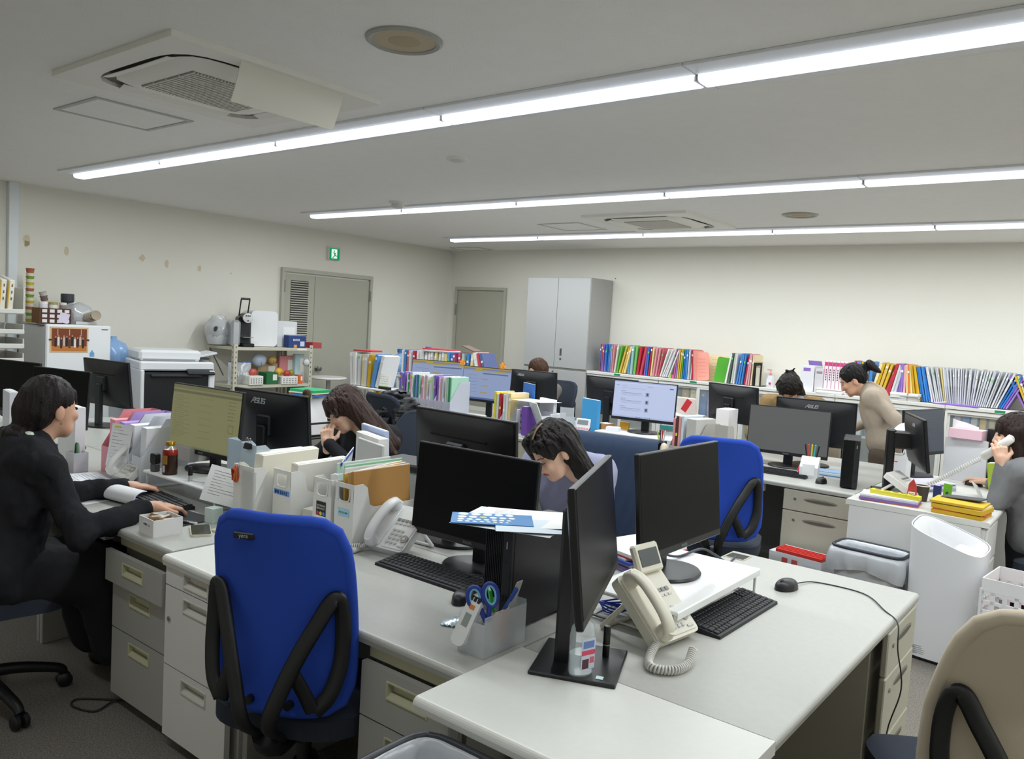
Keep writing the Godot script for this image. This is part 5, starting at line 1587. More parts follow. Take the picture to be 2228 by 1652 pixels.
	pb(t, "bottom", v3(0, 0.001, 0), v3(0.088, 0.002, 0.068), clear("dcdde2", 0.5, 0.3), 0.0)
	for k in 3:
		var p := thing("marker_pen", ["dark marker in the clear pen box", "green marker in the clear pen box", "grey marker in the clear pen box"][k], "pen", v3(-4.21 + 0.02 * k, TOP + 0.075, -1.80), 0)
		p.rotation_degrees.z = -8 + 9 * k
		part(p, "barrel", lmesh([v2(0, -0.07), v2(0.006, -0.07), v2(0.006, 0.06), v2(0.004, 0.07), v2(0, 0.07)], 10), mat(["232428", "2f9a45", "8d8f93"][k], 0.4))
	sb("eraser_pack", "small red and white boxed stationery in the clear pen box", "stationery", v3(-4.185, TOP + 0.03, -1.79), v3(0.07, 0.04, 0.03), mat("a8343c", 0.5), 0.002)
	t = thing("desk_calendar", "white spiral desk calendar standing left of the tilted monitor", "calendar", v3(-5.62, TOP, -2.32), 15)
	pb(t, "page", v3(0, 0.19, 0), v3(0.30, 0.22, 0.004), mat("f3f3f5", 0.7), 0.0, v3(-10, 0, 0))
	for k in 12:
		pb(t, "ring", v3(-0.12 + k * 0.022, 0.305, -0.02), v3(0.004, 0.012, 0.012), mat("3d4258", 0.3), 0.0)
	pb(t, "support", v3(0, 0.1, -0.05), v3(0.28, 0.2, 0.004), mat("d8d8da", 0.7), 0.0, v3(14, 0, 0))
	var ws := upright("white_board_stand", "tall white document board behind the woman in black's chin", "board", v3(-4.33, TOP + 0.16, -1.83), v3(0.05, 0.32, 0.24), mat("eeeef0", 0.7), v3(0, 86, 0))
	for k in 4:
		pb(ws, "mark", v3(0.026, 0.05 - 0.05 * k, 0.04), v3(0.001, 0.003, 0.018), mat("4a4c52", 0.7), 0.0)
	upright("file_folder", "blue-edged white file standing behind the bun of the woman in black", "folder", v3(-5.1, TOP + 0.16, -1.82), v3(0.05, 0.32, 0.2), mat("e4e5ee", 0.7), v3(0, 80, 0))
	telephone("white telephone at the far left edge behind the woman in black", v3(-5.35, TOP, -1.75), 10, "e9e9e5", {})

func fb_fan() -> void:
	# leaning clear holders: pink, purple, frosted
	var spec := [["clear holder with pink document, leftmost of the leaning holders", "e99aa4", 0.9, -4.10, 0.16, 0.26], ["frosted holder with purple folder beside the pink document", "c9b2e6", 0.85, -3.98, 0.17, 0.28], ["frosted white holder with a printed list, third of the leaning holders", "e9ebf2", 0.85, -3.88, 0.165, 0.28], ["frosted white holder nearest the greenish screen", "e6e9ef", 0.8, -3.76, 0.16, 0.28]]
	for k in spec.size():
		var s: Array = spec[k]
		var t := thing("document_holder", s[0], "holder", v3(s[3], TOP, -2.03), 0, "leaning document holders")
		var d: float = s[5]
		var poly := PackedVector2Array([v2(-d / 2, 0), v2(d / 2, 0), v2(d / 2, 0.13), v2(0.02, 0.31), v2(-d / 2, 0.31)])
		var m := clear(s[1], s[2], 0.45)
		for sd in [-1, 1]:
			part(t, "side", pmesh(poly, -0.001, 0.001, Transform3D(Basis(v3(0, 0, 1), Vector3.UP, v3(-1, 0, 0)), v3(sd * 0.045, 0, 0))), m)
		pb(t, "front", v3(0, 0.065, d / 2), v3(0.09, 0.13, 0.002), m, 0.0)
		pb(t, "back", v3(0, 0.155, -d / 2), v3(0.09, 0.31, 0.002), m, 0.0)
		pb(t, "documents", v3(0.01, 0.14, -0.01), v3(0.05, 0.26, d * 0.9), mat(["ef9fa8", "b79add", "f2f3f5", "eceef2"][k], 0.75), 0.0, v3(0, 0, -4))
	var pg := paper("printed list with a yellow heading on the frosted holder", v3(-3.925, TOP + 0.16, -1.885), 0, 0.15, 0.21, "f4f5f7", true)
	pg.rotation_degrees = v3(80, 12, 0)
	pb(pg, "heading", v3(-0.03, 0.0014, -0.09), v3(0.05, 0.0004, 0.008), mat("e4d33a", 0.7), 0.0)

# ---------- along the left wall ----------
func build_left_wall() -> void:
	var white := mat("e9ebec", 0.35)
	# refrigerator, door towards +x
	var t := thing("refrigerator", "small white refrigerator with a group photo on its door", "refrigerator", v3(-7.13, 0, -2.945), 90)
	pb(t, "body", v3(0, 0.675, -0.025), v3(0.51, 1.33, 0.51), white, 0.012)
	pb(t, "upper_door", v3(0, 1.16, 0.255), v3(0.51, 0.39, 0.045), mat("eef0f1", 0.3), 0.01)
	pb(t, "lower_door", v3(0, 0.49, 0.255), v3(0.51, 0.93, 0.045), mat("eef0f1", 0.3), 0.01)
	pb(t, "top_cover", v3(0, 1.352, 0.0), v3(0.50, 0.012, 0.53), mat("dfe2e3", 0.4), 0.003)
	pb(t, "badge", v3(0.2, 1.325, 0.279), v3(0.05, 0.008, 0.002), mat("5b5d62", 0.3, 0.6), 0.0)
	var ph := thing("group_photo", "framed orange-toned group photo stuck on the refrigerator door", "photo", v3(-6.851, 1.235, -2.865), 90)
	pb(ph, "mount", v3(0, 0, 0.001), v3(0.295, 0.205, 0.002), mat("d9b98a", 0.7), 0.0)
	pb(ph, "backdrop", v3(0, 0.02, 0.0025), v3(0.27, 0.14, 0.001), mat("7c3b1c", 0.6), 0.0)
	pb(ph, "stage", v3(0, -0.07, 0.0025), v3(0.27, 0.045, 0.001), mat("c47a32", 0.6), 0.0)
	for k in 3:
		pb(ph, "light_strip", v3(-0.09 + 0.09 * k, 0.06, 0.0034), v3(0.004, 0.05, 0.0006), mat("e9d3a4", 0.6), 0.0)
	for k in 11:
		var px := -0.105 + 0.021 * k
		var fg := pb(ph, "printed_figure", v3(px, -0.022 + 0.012 * sin(k * 2.3), 0.0036), v3(0.016, 0.07, 0.0006), mat(["20222a", "e9e4da", "2c3040", "d7b6a8", "1d1e24", "4a4238"][k % 6], 0.7), 0.0)
		pb(fg, "printed_head", v3(0, 0.043, 0.0), v3(0.009, 0.012, 0.0008), mat("c99a7c", 0.7), 0.003)
	for s in [-1, 1]:
		pb(ph, "magnet", v3(s * 0.145, 0.0, 0.004), v3(0.02, 0.012, 0.004), mat("26272b", 0.5), 0.001)
	var mg := thing("bottle_magnet", "small blue water-jug magnet on the refrigerator door", "magnet", v3(-6.851, 1.125, -3.045), 90)
	part(mg, "jug", pmesh(PackedVector2Array([v2(-0.018, -0.025), v2(0.018, -0.025), v2(0.018, 0.005), v2(0.006, 0.014), v2(0.006, 0.025), v2(-0.006, 0.025), v2(-0.006, 0.014), v2(-0.018, 0.005)]), 0.0, 0.002), mat("6aa6d8", 0.5))
	# on the refrigerator: capsule box, cups, jars, bags
	var fy := 1.359
	t = thing("capsule_box", "brown and white checked carton on the refrigerator with a pinned note", "box", v3(-6.98, fy, -2.78), 90)
	pb(t, "carton", v3(0, 0.062, 0), v3(0.235, 0.122, 0.16), mat("4a2a24", 0.7), 0.001)
	pb(t, "side_panel", v3(-0.1185, 0.062, 0), v3(0.002, 0.12, 0.158), mat("8b5f33", 0.7), 0.0)
	for r in 3:
		for c in 4:
			pb(t, "square", v3(-0.085 + c * 0.056, 0.022 + r * 0.04, 0.081), v3(0.036, 0.026, 0.001), mat("e7e2de", 0.7), 0.0)
	pb(t, "note", v3(0.06, 0.05, 0.084), v3(0.075, 0.08, 0.001), mat("dcd4e8", 0.7), 0.0, v3(0, 0, -14))
	for k in 3:
		var j := thing("plastic_jar", ["left white jar on the checked carton", "middle jar with a gold lid on the checked carton", "small brown and white tub on the carton's right end"][k], "jar", v3(-6.98, fy + 0.1235, -2.715 - 0.075 * k), 0, "jars on the carton")
		var r := 0.032 if k < 2 else 0.026
		part(j, "jar", lmesh([v2(0, 0), v2(r, 0), v2(r, 0.035), v2(r * 0.9, 0.04), v2(0, 0.04)], 20), mat(["d9dadb", "dfdcd6", "8f7a70"][k], 0.5))
		part(j, "lid", lmesh([v2(r * 1.04, 0.03), v2(r * 1.04, 0.05), v2(0, 0.051)], 20), mat(["f0f0ef", "a89a56", "e2e0dc"][k], 0.5))
	cup_stack("tall stack of green and yellow striped paper cups on the refrigerator", v3(-7.22, fy, -2.705), 0.032, 17, ["c8b83e", "e9e4cf", "7da040", "e9e4cf", "b4684a", "e6e0c8"], Vector3.ZERO, 0.025)
	cup_stack("leaning stack of dark striped cups in plastic on the refrigerator", v3(-7.24, fy + 0.008, -2.87), 0.03, 11, ["7b7470", "d4cfc9", "8e6a62"], v3(14, 0, 0), 0.022)
	cup_stack("lying stack of white paper cups in a clear bag on the refrigerator", v3(-7.05, fy + 0.045, -3.08), 0.04, 8, ["b7a996", "a89a88"], v3(0, 0, -78), 0.022)
	var st := begin()
	sheet(st, 18, 12, func(u: float, v: float) -> Vector3:
		var a := u * TAU
		var r := sin(v * PI)
		return v3(cos(a) * 0.10 * r + 0.008 * sin(u * 31 + v * 17), 0.09 - cos(v * PI) * 0.085 + 0.008 * sin(u * 23), sin(a) * 0.13 * r), 0.001)
	solo("plastic_bag", "crumpled clear bag around cups on the refrigerator", "bag", done(st), clear("e8ebee", 0.3, 0.15), v3(-7.1, fy, -3.03))
	t = thing("black_canister", "dark canister standing behind the jars on the refrigerator", "canister", v3(-7.2, fy, -2.99))
	part(t, "body", lmesh([v2(0, 0), v2(0.05, 0), v2(0.05, 0.20), v2(0, 0.20)], 20), mat("26292c", 0.5))
	part(t, "lid", lmesh([v2(0.052, 0.19), v2(0.052, 0.245), v2(0.045, 0.25), v2(0, 0.25)], 20), mat("3a3d42", 0.4))
	sb("flat_carton", "white flat carton under the bagged cups on the refrigerator", "box", v3(-7.07, fy + 0.012, -3.05), v3(0.2, 0.024, 0.17), mat("d9dadb", 0.7), 0.002)
	# water jugs
	for j in [[v3(-7.12, 0.86, -3.345), "blue water jug standing beside the refrigerator"], [v3(-6.75, 0.77, -6.45), "blue water jug cap rising left behind the far folders"], [v3(-6.35, 0.82, -6.5), "second blue water jug cap behind the far folders"]]:
		t = thing("water_jug", j[1], "water jug", j[0])
		part(t, "jug", lmesh([v2(0, 0), v2(0.125, 0), v2(0.135, 0.012), v2(0.135, 0.07), v2(0.128, 0.085), v2(0.135, 0.1), v2(0.135, 0.16), v2(0.128, 0.175), v2(0.135, 0.19), v2(0.135, 0.27), v2(0.1, 0.34), v2(0.04, 0.37), v2(0.028, 0.38), v2(0.028, 0.40)], 28), mat("8fb2dd", 0.2))
		if j[0].z < -5.0: part(t, "cap", lmesh([v2(0.034, 0.395), v2(0.034, 0.43), v2(0.028, 0.436), v2(0, 0.436)], 18), mat("2f6fc4", 0.4))
		var crate := sb("water_crate", ["low grey stand under the water jug by the refrigerator", "grey stand under the left far water jug", "grey stand under the right far water jug"][0 if j[0].z > -5.0 else (1 if j[0].x < -6.5 else 2)], "stand", v3(j[0].x, j[0].y / 2, j[0].z), v3(0.24, j[0].y, 0.24), mat("c3c6c8", 0.5), 0.01)
	# stacking basket tower at the far left
	t = thing("basket_rack", "white plastic stacking basket rack at the far left edge", "rack", v3(-6.95, 0, -2.22), 90)
	var bk := mat("dcdcd6", 0.5)
	for k in 8:
		var y := 0.64 + 0.111 * k - 0.03
		if k == 7:
			y = 1.43
		var tray := Node3D.new()
		tray.name = "basket"
		t.add_child(tray, true)
		tray.position.y = y
		pb(tray, "floor", v3(0, 0, 0), v3(0.56, 0.006, 0.34), bk, 0.001)
		pb(tray, "front_rim", v3(0, 0.018, 0.17), v3(0.57, 0.036, 0.012), bk, 0.004)
		var hgt := 0.075 if k < 7 else 0.2
		for s in [-1, 1]:
			pb(tray, "side", v3(s * 0.28, hgt / 2, 0), v3(0.01, hgt, 0.34), bk, 0.003)
			for i in 6:
				pb(tray, "slot", v3(s * 0.2805, hgt * 0.62, -0.12 + i * 0.045), v3(0.0105, hgt * 0.4, 0.014), mat("8d8e89", 0.7), 0.0)
		pb(tray, "back", v3(0, hgt / 2, -0.168), v3(0.56, hgt, 0.006), bk, 0.001)
	pb(t, "lower_frame", v3(0, 0.3, 0), v3(0.56, 0.6, 0.34), mat("cfcfca", 0.5), 0.01)
	for k in 4:
		var b := upright("binder", "%s yellow-edged white binder leaning on the basket rack top" % ["leftmost", "second", "third", "rightmost"][k], "binder", v3(-6.88, 1.572, -2.24 - 0.055 * k), v3(0.04, 0.26, 0.22), mat("f0ecdc", 0.6), v3(10, 90, 0), "yellow-edged binders on the rack")
		pb(b, "yellow_edge", v3(-0.017, 0, 0.1105), v3(0.008, 0.258, 0.002), mat("e2b21e", 0.6), 0.0)
		pb(b, "spine_label", v3(0.004, 0.04, 0.1108), v3(0.016, 0.10, 0.0015), mat("f6f3ea", 0.7), 0.0)
		for i in 3:
			pb(b, "spine_mark", v3(0.004, 0.09 - 0.05 * i, 0.1116), v3(0.009, 0.022, 0.001), mat("7d6434", 0.7), 0.0)
	sb("pink_file", "pink file lying in the rack basket", "file", v3(-6.86, 1.068, -2.3), v3(0.22, 0.02, 0.15), mat("ecb5c6", 0.6), 0.002)
	sb("aqua_bag", "aqua patterned bag at the far left edge below the rack", "bag", v3(-6.5, TOP + 0.12, -2.12), v3(0.1, 0.24, 0.18), mat("7fc9c9", 0.7), 0.02, v3(0, 0, 6))
	printer()
	steel_rack()

func cup_stack(label: String, at: Vector3, r: float, n: int, cols: Array, rot: Vector3, step: float) -> void:
	var t := thing("cup_stack", label, "cups", at)
	t.rotation_degrees = rot
	for k in n:
		part(t, "cup", lmesh([v2(r * 0.8, 0), v2(r * 0.97, step * 0.85), v2(r * 1.03, step * 0.9), v2(r * 1.0, step), v2(r * 0.85, step)] if k < n - 1 else [v2(r * 0.8, 0), v2(r, step * 1.5), v2(r * 1.04, step * 1.55), v2(r * 0.95, step * 1.5), v2(0, step * 0.8)], 16), mat(cols[k % cols.size()], 0.7), v3(0, step * k, 0))

func printer() -> void:
	var t := thing("printer", "large white office printer with a black front, beside the refrigerator", "printer", v3(-6.62, 0, -3.60), 76)
	var w := mat("e6e8ea", 0.4)
	var bl := mat("17181b", 0.4)
	pb(t, "cabinet", v3(0, 0.33, -0.03), v3(0.56, 0.66, 0.55), mat("dfe1e3", 0.4), 0.01)
	pb(t, "front_panel", v3(0.0, 0.83, 0.02), v3(0.56, 0.34, 0.50), bl, 0.01)
	pb(t, "side_cover", v3(0.27, 0.85, 0.02), v3(0.05, 0.34, 0.54), w, 0.008)
	pb(t, "side_cover", v3(-0.285, 0.85, 0.02), v3(0.03, 0.34, 0.54), w, 0.008)
	pb(t, "output_tray", v3(-0.02, 0.985, 0.20), v3(0.40, 0.02, 0.22), mat("2a2b2e", 0.5), 0.006, v3(6, 0, 0))
	pb(t, "scanner", v3(0, 1.05, -0.02), v3(0.60, 0.075, 0.54), w, 0.012)
	pb(t, "lid", v3(-0.04, 1.135, -0.04), v3(0.50, 0.09, 0.44), w, 0.02)
	pb(t, "feeder_tray", v3(0.26, 1.135, -0.04), v3(0.22, 0.02, 0.30), mat("dcdee0", 0.4), 0.006, v3(0, 0, 14))
	pb(t, "feeder_slot", v3(0.21, 1.115, 0.0), v3(0.14, 0.02, 0.34), mat("2b2d3a", 0.5), 0.004)
	pb(t, "control_panel", v3(0.18, 1.01, 0.27), v3(0.22, 0.02, 0.10), mat("26282c", 0.35), 0.004, v3(25, 0, 0))
	pb(t, "seam", v3(-0.05, 1.10, 0.181), v3(0.42, 0.004, 0.003), mat("6c6e72", 0.6), 0.0)
	for k in 3:
		pb(t, "paper_drawer", v3(0, 0.56 - 0.2 * k, 0.25), v3(0.54, 0.18, 0.012), mat("d8dadc", 0.4), 0.004)

func steel_rack() -> void:
	var cream := mat("c9c5b2", 0.45)
	var x0 := -7.40
	var x1 := -6.92
	var z0 := -4.41
	var z1 := -5.34
	var t := thing("steel_rack", "cream perforated steel rack holding coffee machine and snacks", "rack", v3((x0 + x1) / 2, 0, (z0 + z1) / 2))
	for sx in [-1, 1]:
		for sz in [-1, 1]:
			var c := v3(sx * (x1 - x0) / 2, 0.61, sz * (z0 - z1) / 2)
			var st := begin()
			box(st, v3(0, 0, -sz * 0.018), v3(0.003, 1.22, 0.04))
			box(st, v3(-sx * 0.018, 0, 0), v3(0.04, 1.22, 0.003))
			var p := part(t, "post", done(st), cream, c)
			var hs := begin()
			for k in 24:
				box(hs, v3(sx * 0.002, 0.58 - 0.05 * k, -sz * 0.02), v3(0.001, 0.018, 0.008))
				box(hs, v3(-sx * 0.02, 0.58 - 0.05 * k, sz * 0.002), v3(0.008, 0.018, 0.001))
			part(p, "holes", done(hs), mat("3b3a34", 0.8))
	for y in [1.175, 0.80, 0.42, 0.08]:
		pb(t, "shelf", v3(0, y, 0), v3(x1 - x0, 0.03, z0 - z1), cream, 0.002)
	for s in [-1, 1]:
		var br := begin()
		tube(br, [v3(-0.2, 1.15, 0.455), v3(0.05, 0.9, 0.455)], 0.006, 6)
		part(t, "brace", done(br), mat("55554f", 0.5))
		break
	pb(t, "price_strip", v3(0.242, 1.175, -0.33), v3(0.002, 0.018, 0.12), mat("f2f2ee", 0.7), 0.0)
	var ty := 1.1905
	# coffee machine facing the room
	t = thing("coffee_machine", "silver and black capsule coffee machine with raised handle on the steel rack", "coffee machine", v3(-7.1, ty, -4.60), 72)
	var sil := mat("c3c6c9", 0.25, 0.6)
	var blk := mat("141517", 0.35)
	pb(t, "water_tank", v3(-0.085, 0.13, 0.02), v3(0.09, 0.26, 0.22), sil, 0.02)
	pb(t, "column", v3(0.02, 0.15, -0.03), v3(0.12, 0.30, 0.15), blk, 0.015)
	pb(t, "drip_tray", v3(0.03, 0.018, 0.10), v3(0.11, 0.036, 0.14), blk, 0.006)
	pb(t, "cup_rest", v3(0.03, 0.095, 0.10), v3(0.10, 0.006, 0.11), mat("b9bcc0", 0.2, 0.8), 0.001)
	part(t, "head", lmesh([v2(0, -0.1), v2(0.045, -0.1), v2(0.05, -0.09), v2(0.05, 0.07), v2(0, 0.07)], 24), blk, v3(0.03, 0.285, 0.03), v3(90, 0, 0))
	var face := part(t, "face", lmesh([v2(0.046, 0.07), v2(0.05, 0.074), v2(0.048, 0.082), v2(0, 0.084)], 28), mat("d3d5d7", 0.2, 0.7), v3(0.03, 0.285, 0.03), v3(90, 0, 0))
	for k in 3:
		part(face, "button", lmesh([v2(0.007, 0), v2(0.007, 0.003), v2(0, 0.003)], 12), blk, v3(-0.018 + 0.018 * k, 0.083, -0.022))
	part(face, "button", lmesh([v2(0.007, 0), v2(0.007, 0.003), v2(0, 0.003)], 12), blk, v3(0.0, 0.083, 0.026))
	var hn := begin()
	for s in [-1, 1]:
		tube(hn, [v3(0.03 + s * 0.042, 0.30, -0.07), v3(0.035 + s * 0.042, 0.47, -0.02)], 0.007, 8)
	tube(hn, [v3(0.035 - 0.045, 0.475, -0.02), v3(0.035 + 0.045, 0.475, -0.02)], 0.011, 8)
	part(t, "lever_handle", done(hn), mat("3a3c3f", 0.25, 0.6))
	# bagged appliance
	t = thing("wrapped_helmet", "white round object wrapped in clear plastic left of the coffee machine", "appliance", v3(-7.26, ty, -4.44))
	var st2 := begin()
	lathe(st2, [v2(0, 0), v2(0.09, 0.01), v2(0.12, 0.10), v2(0.11, 0.19), v2(0.06, 0.25), v2(0, 0.26)], 24)
	part(t, "shell", done(st2), mat("cfd1d3", 0.4))
	pb(t, "dark_visor", v3(0.09, 0.16, 0.05), v3(0.04, 0.06, 0.10), mat("3e4146", 0.4), 0.015)
	var bag := begin()
	sheet(bag, 20, 12, func(u: float, v: float) -> Vector3:
		var a := u * TAU
		var r := 0.135 * (0.25 + 0.75 * sin(clampf(v * 1.1, 0, 1) * PI * 0.9)) + 0.007 * sin(u * 37 + v * 11)
		return v3(cos(a) * r, 0.004 + 0.29 * v, sin(a) * r), 0.001)
	part(t, "plastic_wrap", done(bag), clear("eceef0", 0.35, 0.2))
	# white rounded appliance
	t = thing("white_appliance", "white round-cornered appliance right of the coffee machine", "appliance", v3(-7.16, ty, -4.85), 78)
	part(t, "shell", pmesh(round_rect(0.28, 0.36, 0.045), -0.12, 0.12, Transform3D(Basis.IDENTITY, v3(0, 0.185, 0))), mat("e9eaec", 0.45))
	pb(t, "foot", v3(0, 0.004, 0), v3(0.2, 0.008, 0.2), mat("9fa1a4", 0.5), 0.001)
	# document box and mask carton
	t = thing("document_case", "white document case behind the dark blue mask carton", "case", v3(-7.14, ty, -5.14), 80)
	pb(t, "case", v3(0, 0.135, 0), v3(0.22, 0.27, 0.12), mat("e2e3e6", 0.5), 0.004)
	pb(t, "label_sheet", v3(0.02, 0.17, 0.061), v3(0.13, 0.08, 0.001), mat("f4f4f2", 0.7), 0.0)
	t = thing("mask_carton", "dark blue carton of masks with white lettering on the rack", "box", v3(-6.995, ty, -5.165), 84)
	var mc := pb(t, "carton", v3(0, 0.062, 0), v3(0.20, 0.124, 0.10), mat("24407f", 0.55), 0.001)
	pb(t, "top_band", v3(0, 0.127, 0), v3(0.198, 0.008, 0.098), mat("8c97ad", 0.55), 0.001)
	part(mc, "lettering", text_mesh("MASK", 0.03, 0.001, true), mat("eef1f6", 0.6), v3(-0.01, 0.02, 0.0508))
	pb(mc, "sun_mark", v3(-0.02, -0.045, 0.0508), v3(0.035, 0.03, 0.001), mat("e0a64a", 0.6), 0.01)
	pb(mc, "mask_picture", v3(0.06, -0.02, 0.0508), v3(0.05, 0.05, 0.001), mat("cfd8e6", 0.6), 0.01)
	sb("red_lid_box", "white box with a red lid at the right end of the rack", "box", v3(-7.0, ty + 0.03, -5.4), v3(0.16, 0.06, 0.12), mat("b9474a", 0.6), 0.003)
	# middle shelf
	var sy := 0.8155
	t = thing("zip_bag", "clear zip bag with a blue seal on the rack's middle shelf", "bag", v3(-7.05, sy, -4.56), 70)
	var zb := begin()
	sheet(zb, 10, 10, func(u: float, v: float) -> Vector3: return v3((u - 0.5) * 0.22, 0.22 * v, 0.05 * sin(v * PI) * sin(u * PI) + 0.006 * sin(u * 25 + v * 9)), 0.002)
	part(t, "pouch", done(zb), clear("dfe4ea", 0.45, 0.2))
	pb(t, "seal", v3(0, 0.222, 0), v3(0.22, 0.012, 0.006), mat("2f63b8", 0.4), 0.001)
	part(t, "lettering", text_mesh("Ziploc", 0.05, 0.001, true), mat("f4f6f8", 0.5), v3(0.0, 0.11, 0.055))
	var snacks := [
		["snack_basket", "white perforated basket of sweets on the rack", "basket", v3(-6.98, sy + 0.045, -4.66), v3(0.15, 0.09, 0.16), "e9e8e2"],
		["green_carton", "green carton with a white label on the rack's middle shelf", "box", v3(-7.0, sy + 0.06, -4.86), v3(0.15, 0.12, 0.14), "1f6b3a"],
		["white_basket", "white open basket of snack packs on the rack", "basket", v3(-7.0, sy + 0.04, -5.06), v3(0.18, 0.08, 0.20), "ecebe6"],
		["orange_packs", "small orange boxes stacked at the right of the snack basket", "box", v3(-6.98, sy + 0.045, -5.22), v3(0.07, 0.09, 0.06), "e06a2c"],
		["pink_carton", "pink carton leaning at the right end of the middle shelf", "box", v3(-7.15, sy + 0.14, -5.18), v3(0.05, 0.28, 0.2), "dc8f93"],
		["aqua_carton", "pale aqua carton at the right end of the middle shelf", "box", v3(-7.1, sy + 0.15, -5.30), v3(0.05, 0.30, 0.12), "bcdde2"],
		["brown_carton", "cardboard carton at the back of the middle shelf", "box", v3(-7.22, sy + 0.1, -4.95), v3(0.16, 0.2, 0.24), "b7a07a"],
	]
	for s in snacks:
		var o := thing(s[0], s[1], s[2], s[3])
		pb(o, "body", Vector3.ZERO, s[4], mat(s[5], 0.6), 0.004)
		if s[2] == "box":
			pb(o, "label_panel", v3(s[4].x / 2 + 0.0005, s[4].y * 0.1, -s[4].z * 0.2), v3(0.001, s[4].y * 0.5, s[4].z * 0.35), mat("eceae2", 0.6), 0.0)
		else:
			for r in 3:
				for k in 5:
					pb(o, "perforation", v3(s[4].x / 2 + 0.0005, -s[4].y * 0.25 + r * s[4].y * 0.22, -s[4].z * 0.36 + k * s[4].z * 0.18), v3(0.001, s[4].y * 0.1, s[4].z * 0.09), mat("6f6e68", 0.7), 0.0)
	var packs := [["crumpled blue and white snack bag on the rack", v3(-7.08, sy + 0.235, -4.80), "b9c4d4", 0.16], ["yellow snack bag in the white basket", v3(-7.02, sy + 0.12, -5.0), "d9a83a", 0.1], ["red snack bag in the white basket", v3(-6.96, sy + 0.105, -5.06), "b93a2a", 0.08], ["olive snack bag in the white basket", v3(-6.98, sy + 0.11, -5.12), "8d8a2c", 0.08], ["red and white sweet pack on the perforated basket", v3(-7.0, sy + 0.12, -4.68), "c2564a", 0.09], ["clear crumpled bag hanging at the rack's right post", v3(-6.95, sy + 0.22, -5.3), "d6d8d6", 0.1], ["tan bread roll bag at the rack's back", v3(-7.1, sy + 0.235, -4.97), "cda45a", 0.1]]
	for p in packs:
		var b := begin()
		var sz: float = p[3]
		sheet(b, 14, 10, func(u: float, v: float) -> Vector3:
			var a := u * TAU
			var r := sin(v * PI) * (1.0 + 0.13 * sin(u * 29 + v * 13))
			return v3(cos(a) * sz * 0.3 * r, -cos(v * PI) * sz * 0.42, sin(a) * sz * 0.5 * r), 0.001)
		solo("snack_bag", p[0], "snack bag", done(b), mat(p[2], 0.35), p[1])
	# small round table end and a dispenser behind the rack
	t = thing("round_table", "white round side table top behind the steel rack", "table", v3(-7.0, 0, -5.63))
	part(t, "tabletop", lmesh([v2(0, 0.85), v2(0.19, 0.85), v2(0.2, 0.862), v2(0.19, 0.875), v2(0, 0.875)], 36), mat("e8e8e4", 0.4))
	part(t, "pillar", lmesh([v2(0.025, 0.02), v2(0.025, 0.85)], 14), mat("c9c9c6", 0.3, 0.6))
	part(t, "foot", lmesh([v2(0, 0), v2(0.17, 0.0), v2(0.17, 0.012), v2(0.03, 0.02), v2(0, 0.02)], 30), mat("c9c9c6", 0.3, 0.6))
	sb("storage_crate", "stack of white cartons under the middle shelf", "box", v3(-7.16, 0.4355 + 0.13, -4.80), v3(0.3, 0.26, 0.4), mat("dcdad2", 0.6), 0.004)

# ---------- along the back wall ----------
const CAB_Y := 1.095
const CAB_F := -7.54

func folder_at(label: String, x: float, lean: float, thick: float, hex: String, group: String, h := 0.305, d := 0.225, zfront := -7.60, yb := CAB_Y, yaw := 0.0) -> void:
	var t := thing("file_folder", label, "folder", v3(x, yb, zfront - d / 2), 0, group)
	hex = Color(hex).lerp(Color("e6e6e6"), [0.0, 0.12, 0.26][rng.randi() % 3]).to_html(false)
	t.rotation_degrees = v3(0, yaw, lean)
	var m := mat(hex, 0.38)
	var st := begin()
	box(st, v3(-thick / 2 + 0.0008, h / 2, 0), v3(0.0016, h, d), 0.0)
	box(st, v3(thick / 2 - 0.0008, h / 2, 0), v3(0.0016, h * 0.985, d), 0.0)
	box(st, v3(0, h / 2, d / 2 - 0.001), v3(thick * 0.96, h * 0.99, 0.002), 0.0)
	part(t, "cover", done(st), m)
	pb(t, "pages", v3(0, h / 2 - 0.004, -0.004), v3(thick * 0.6, h - 0.004, d - 0.012), mat("e9e8e2", 0.8), 0.0)
	if rng.randf() < 0.6:
		pb(t, "index_tab", v3(0, h * rng.randf_range(0.72, 0.9), d / 2 + 0.002), v3(minf(thick * 0.8, 0.022), 0.02, 0.003), mat(["f2f1ec", "f2f1ec", "e9e7df", "6fd06a"][rng.randi() % 4], 0.7), 0.0)

const SHADE := {"b": ["2f7ccf", "blue"], "d": ["2d3f80", "dark blue"], "r": ["c53245", "red"], "p": ["8b62c4", "purple"], "l": ["b59ad8", "lilac"], "k": ["e39aa4", "pink"], "y": ["d9ab1e", "yellow"], "o": ["e8d27a", "pale yellow"], "g": ["4fae2a", "green"], "t": ["9cc4bd", "teal clear"], "w": ["ecebe8", "white"], "c": ["d4d6da", "clear grey"], "m": ["a5376f", "magenta"], "s": ["ee8e7e", "salmon"], "e": ["ecdcae", "cream"], "n": ["cfd8c4", "greenish clear"], "v": ["bcc1cb", "slate clear"], "a": ["e0823a", "orange"], "h": ["26392f", "dark green"]}

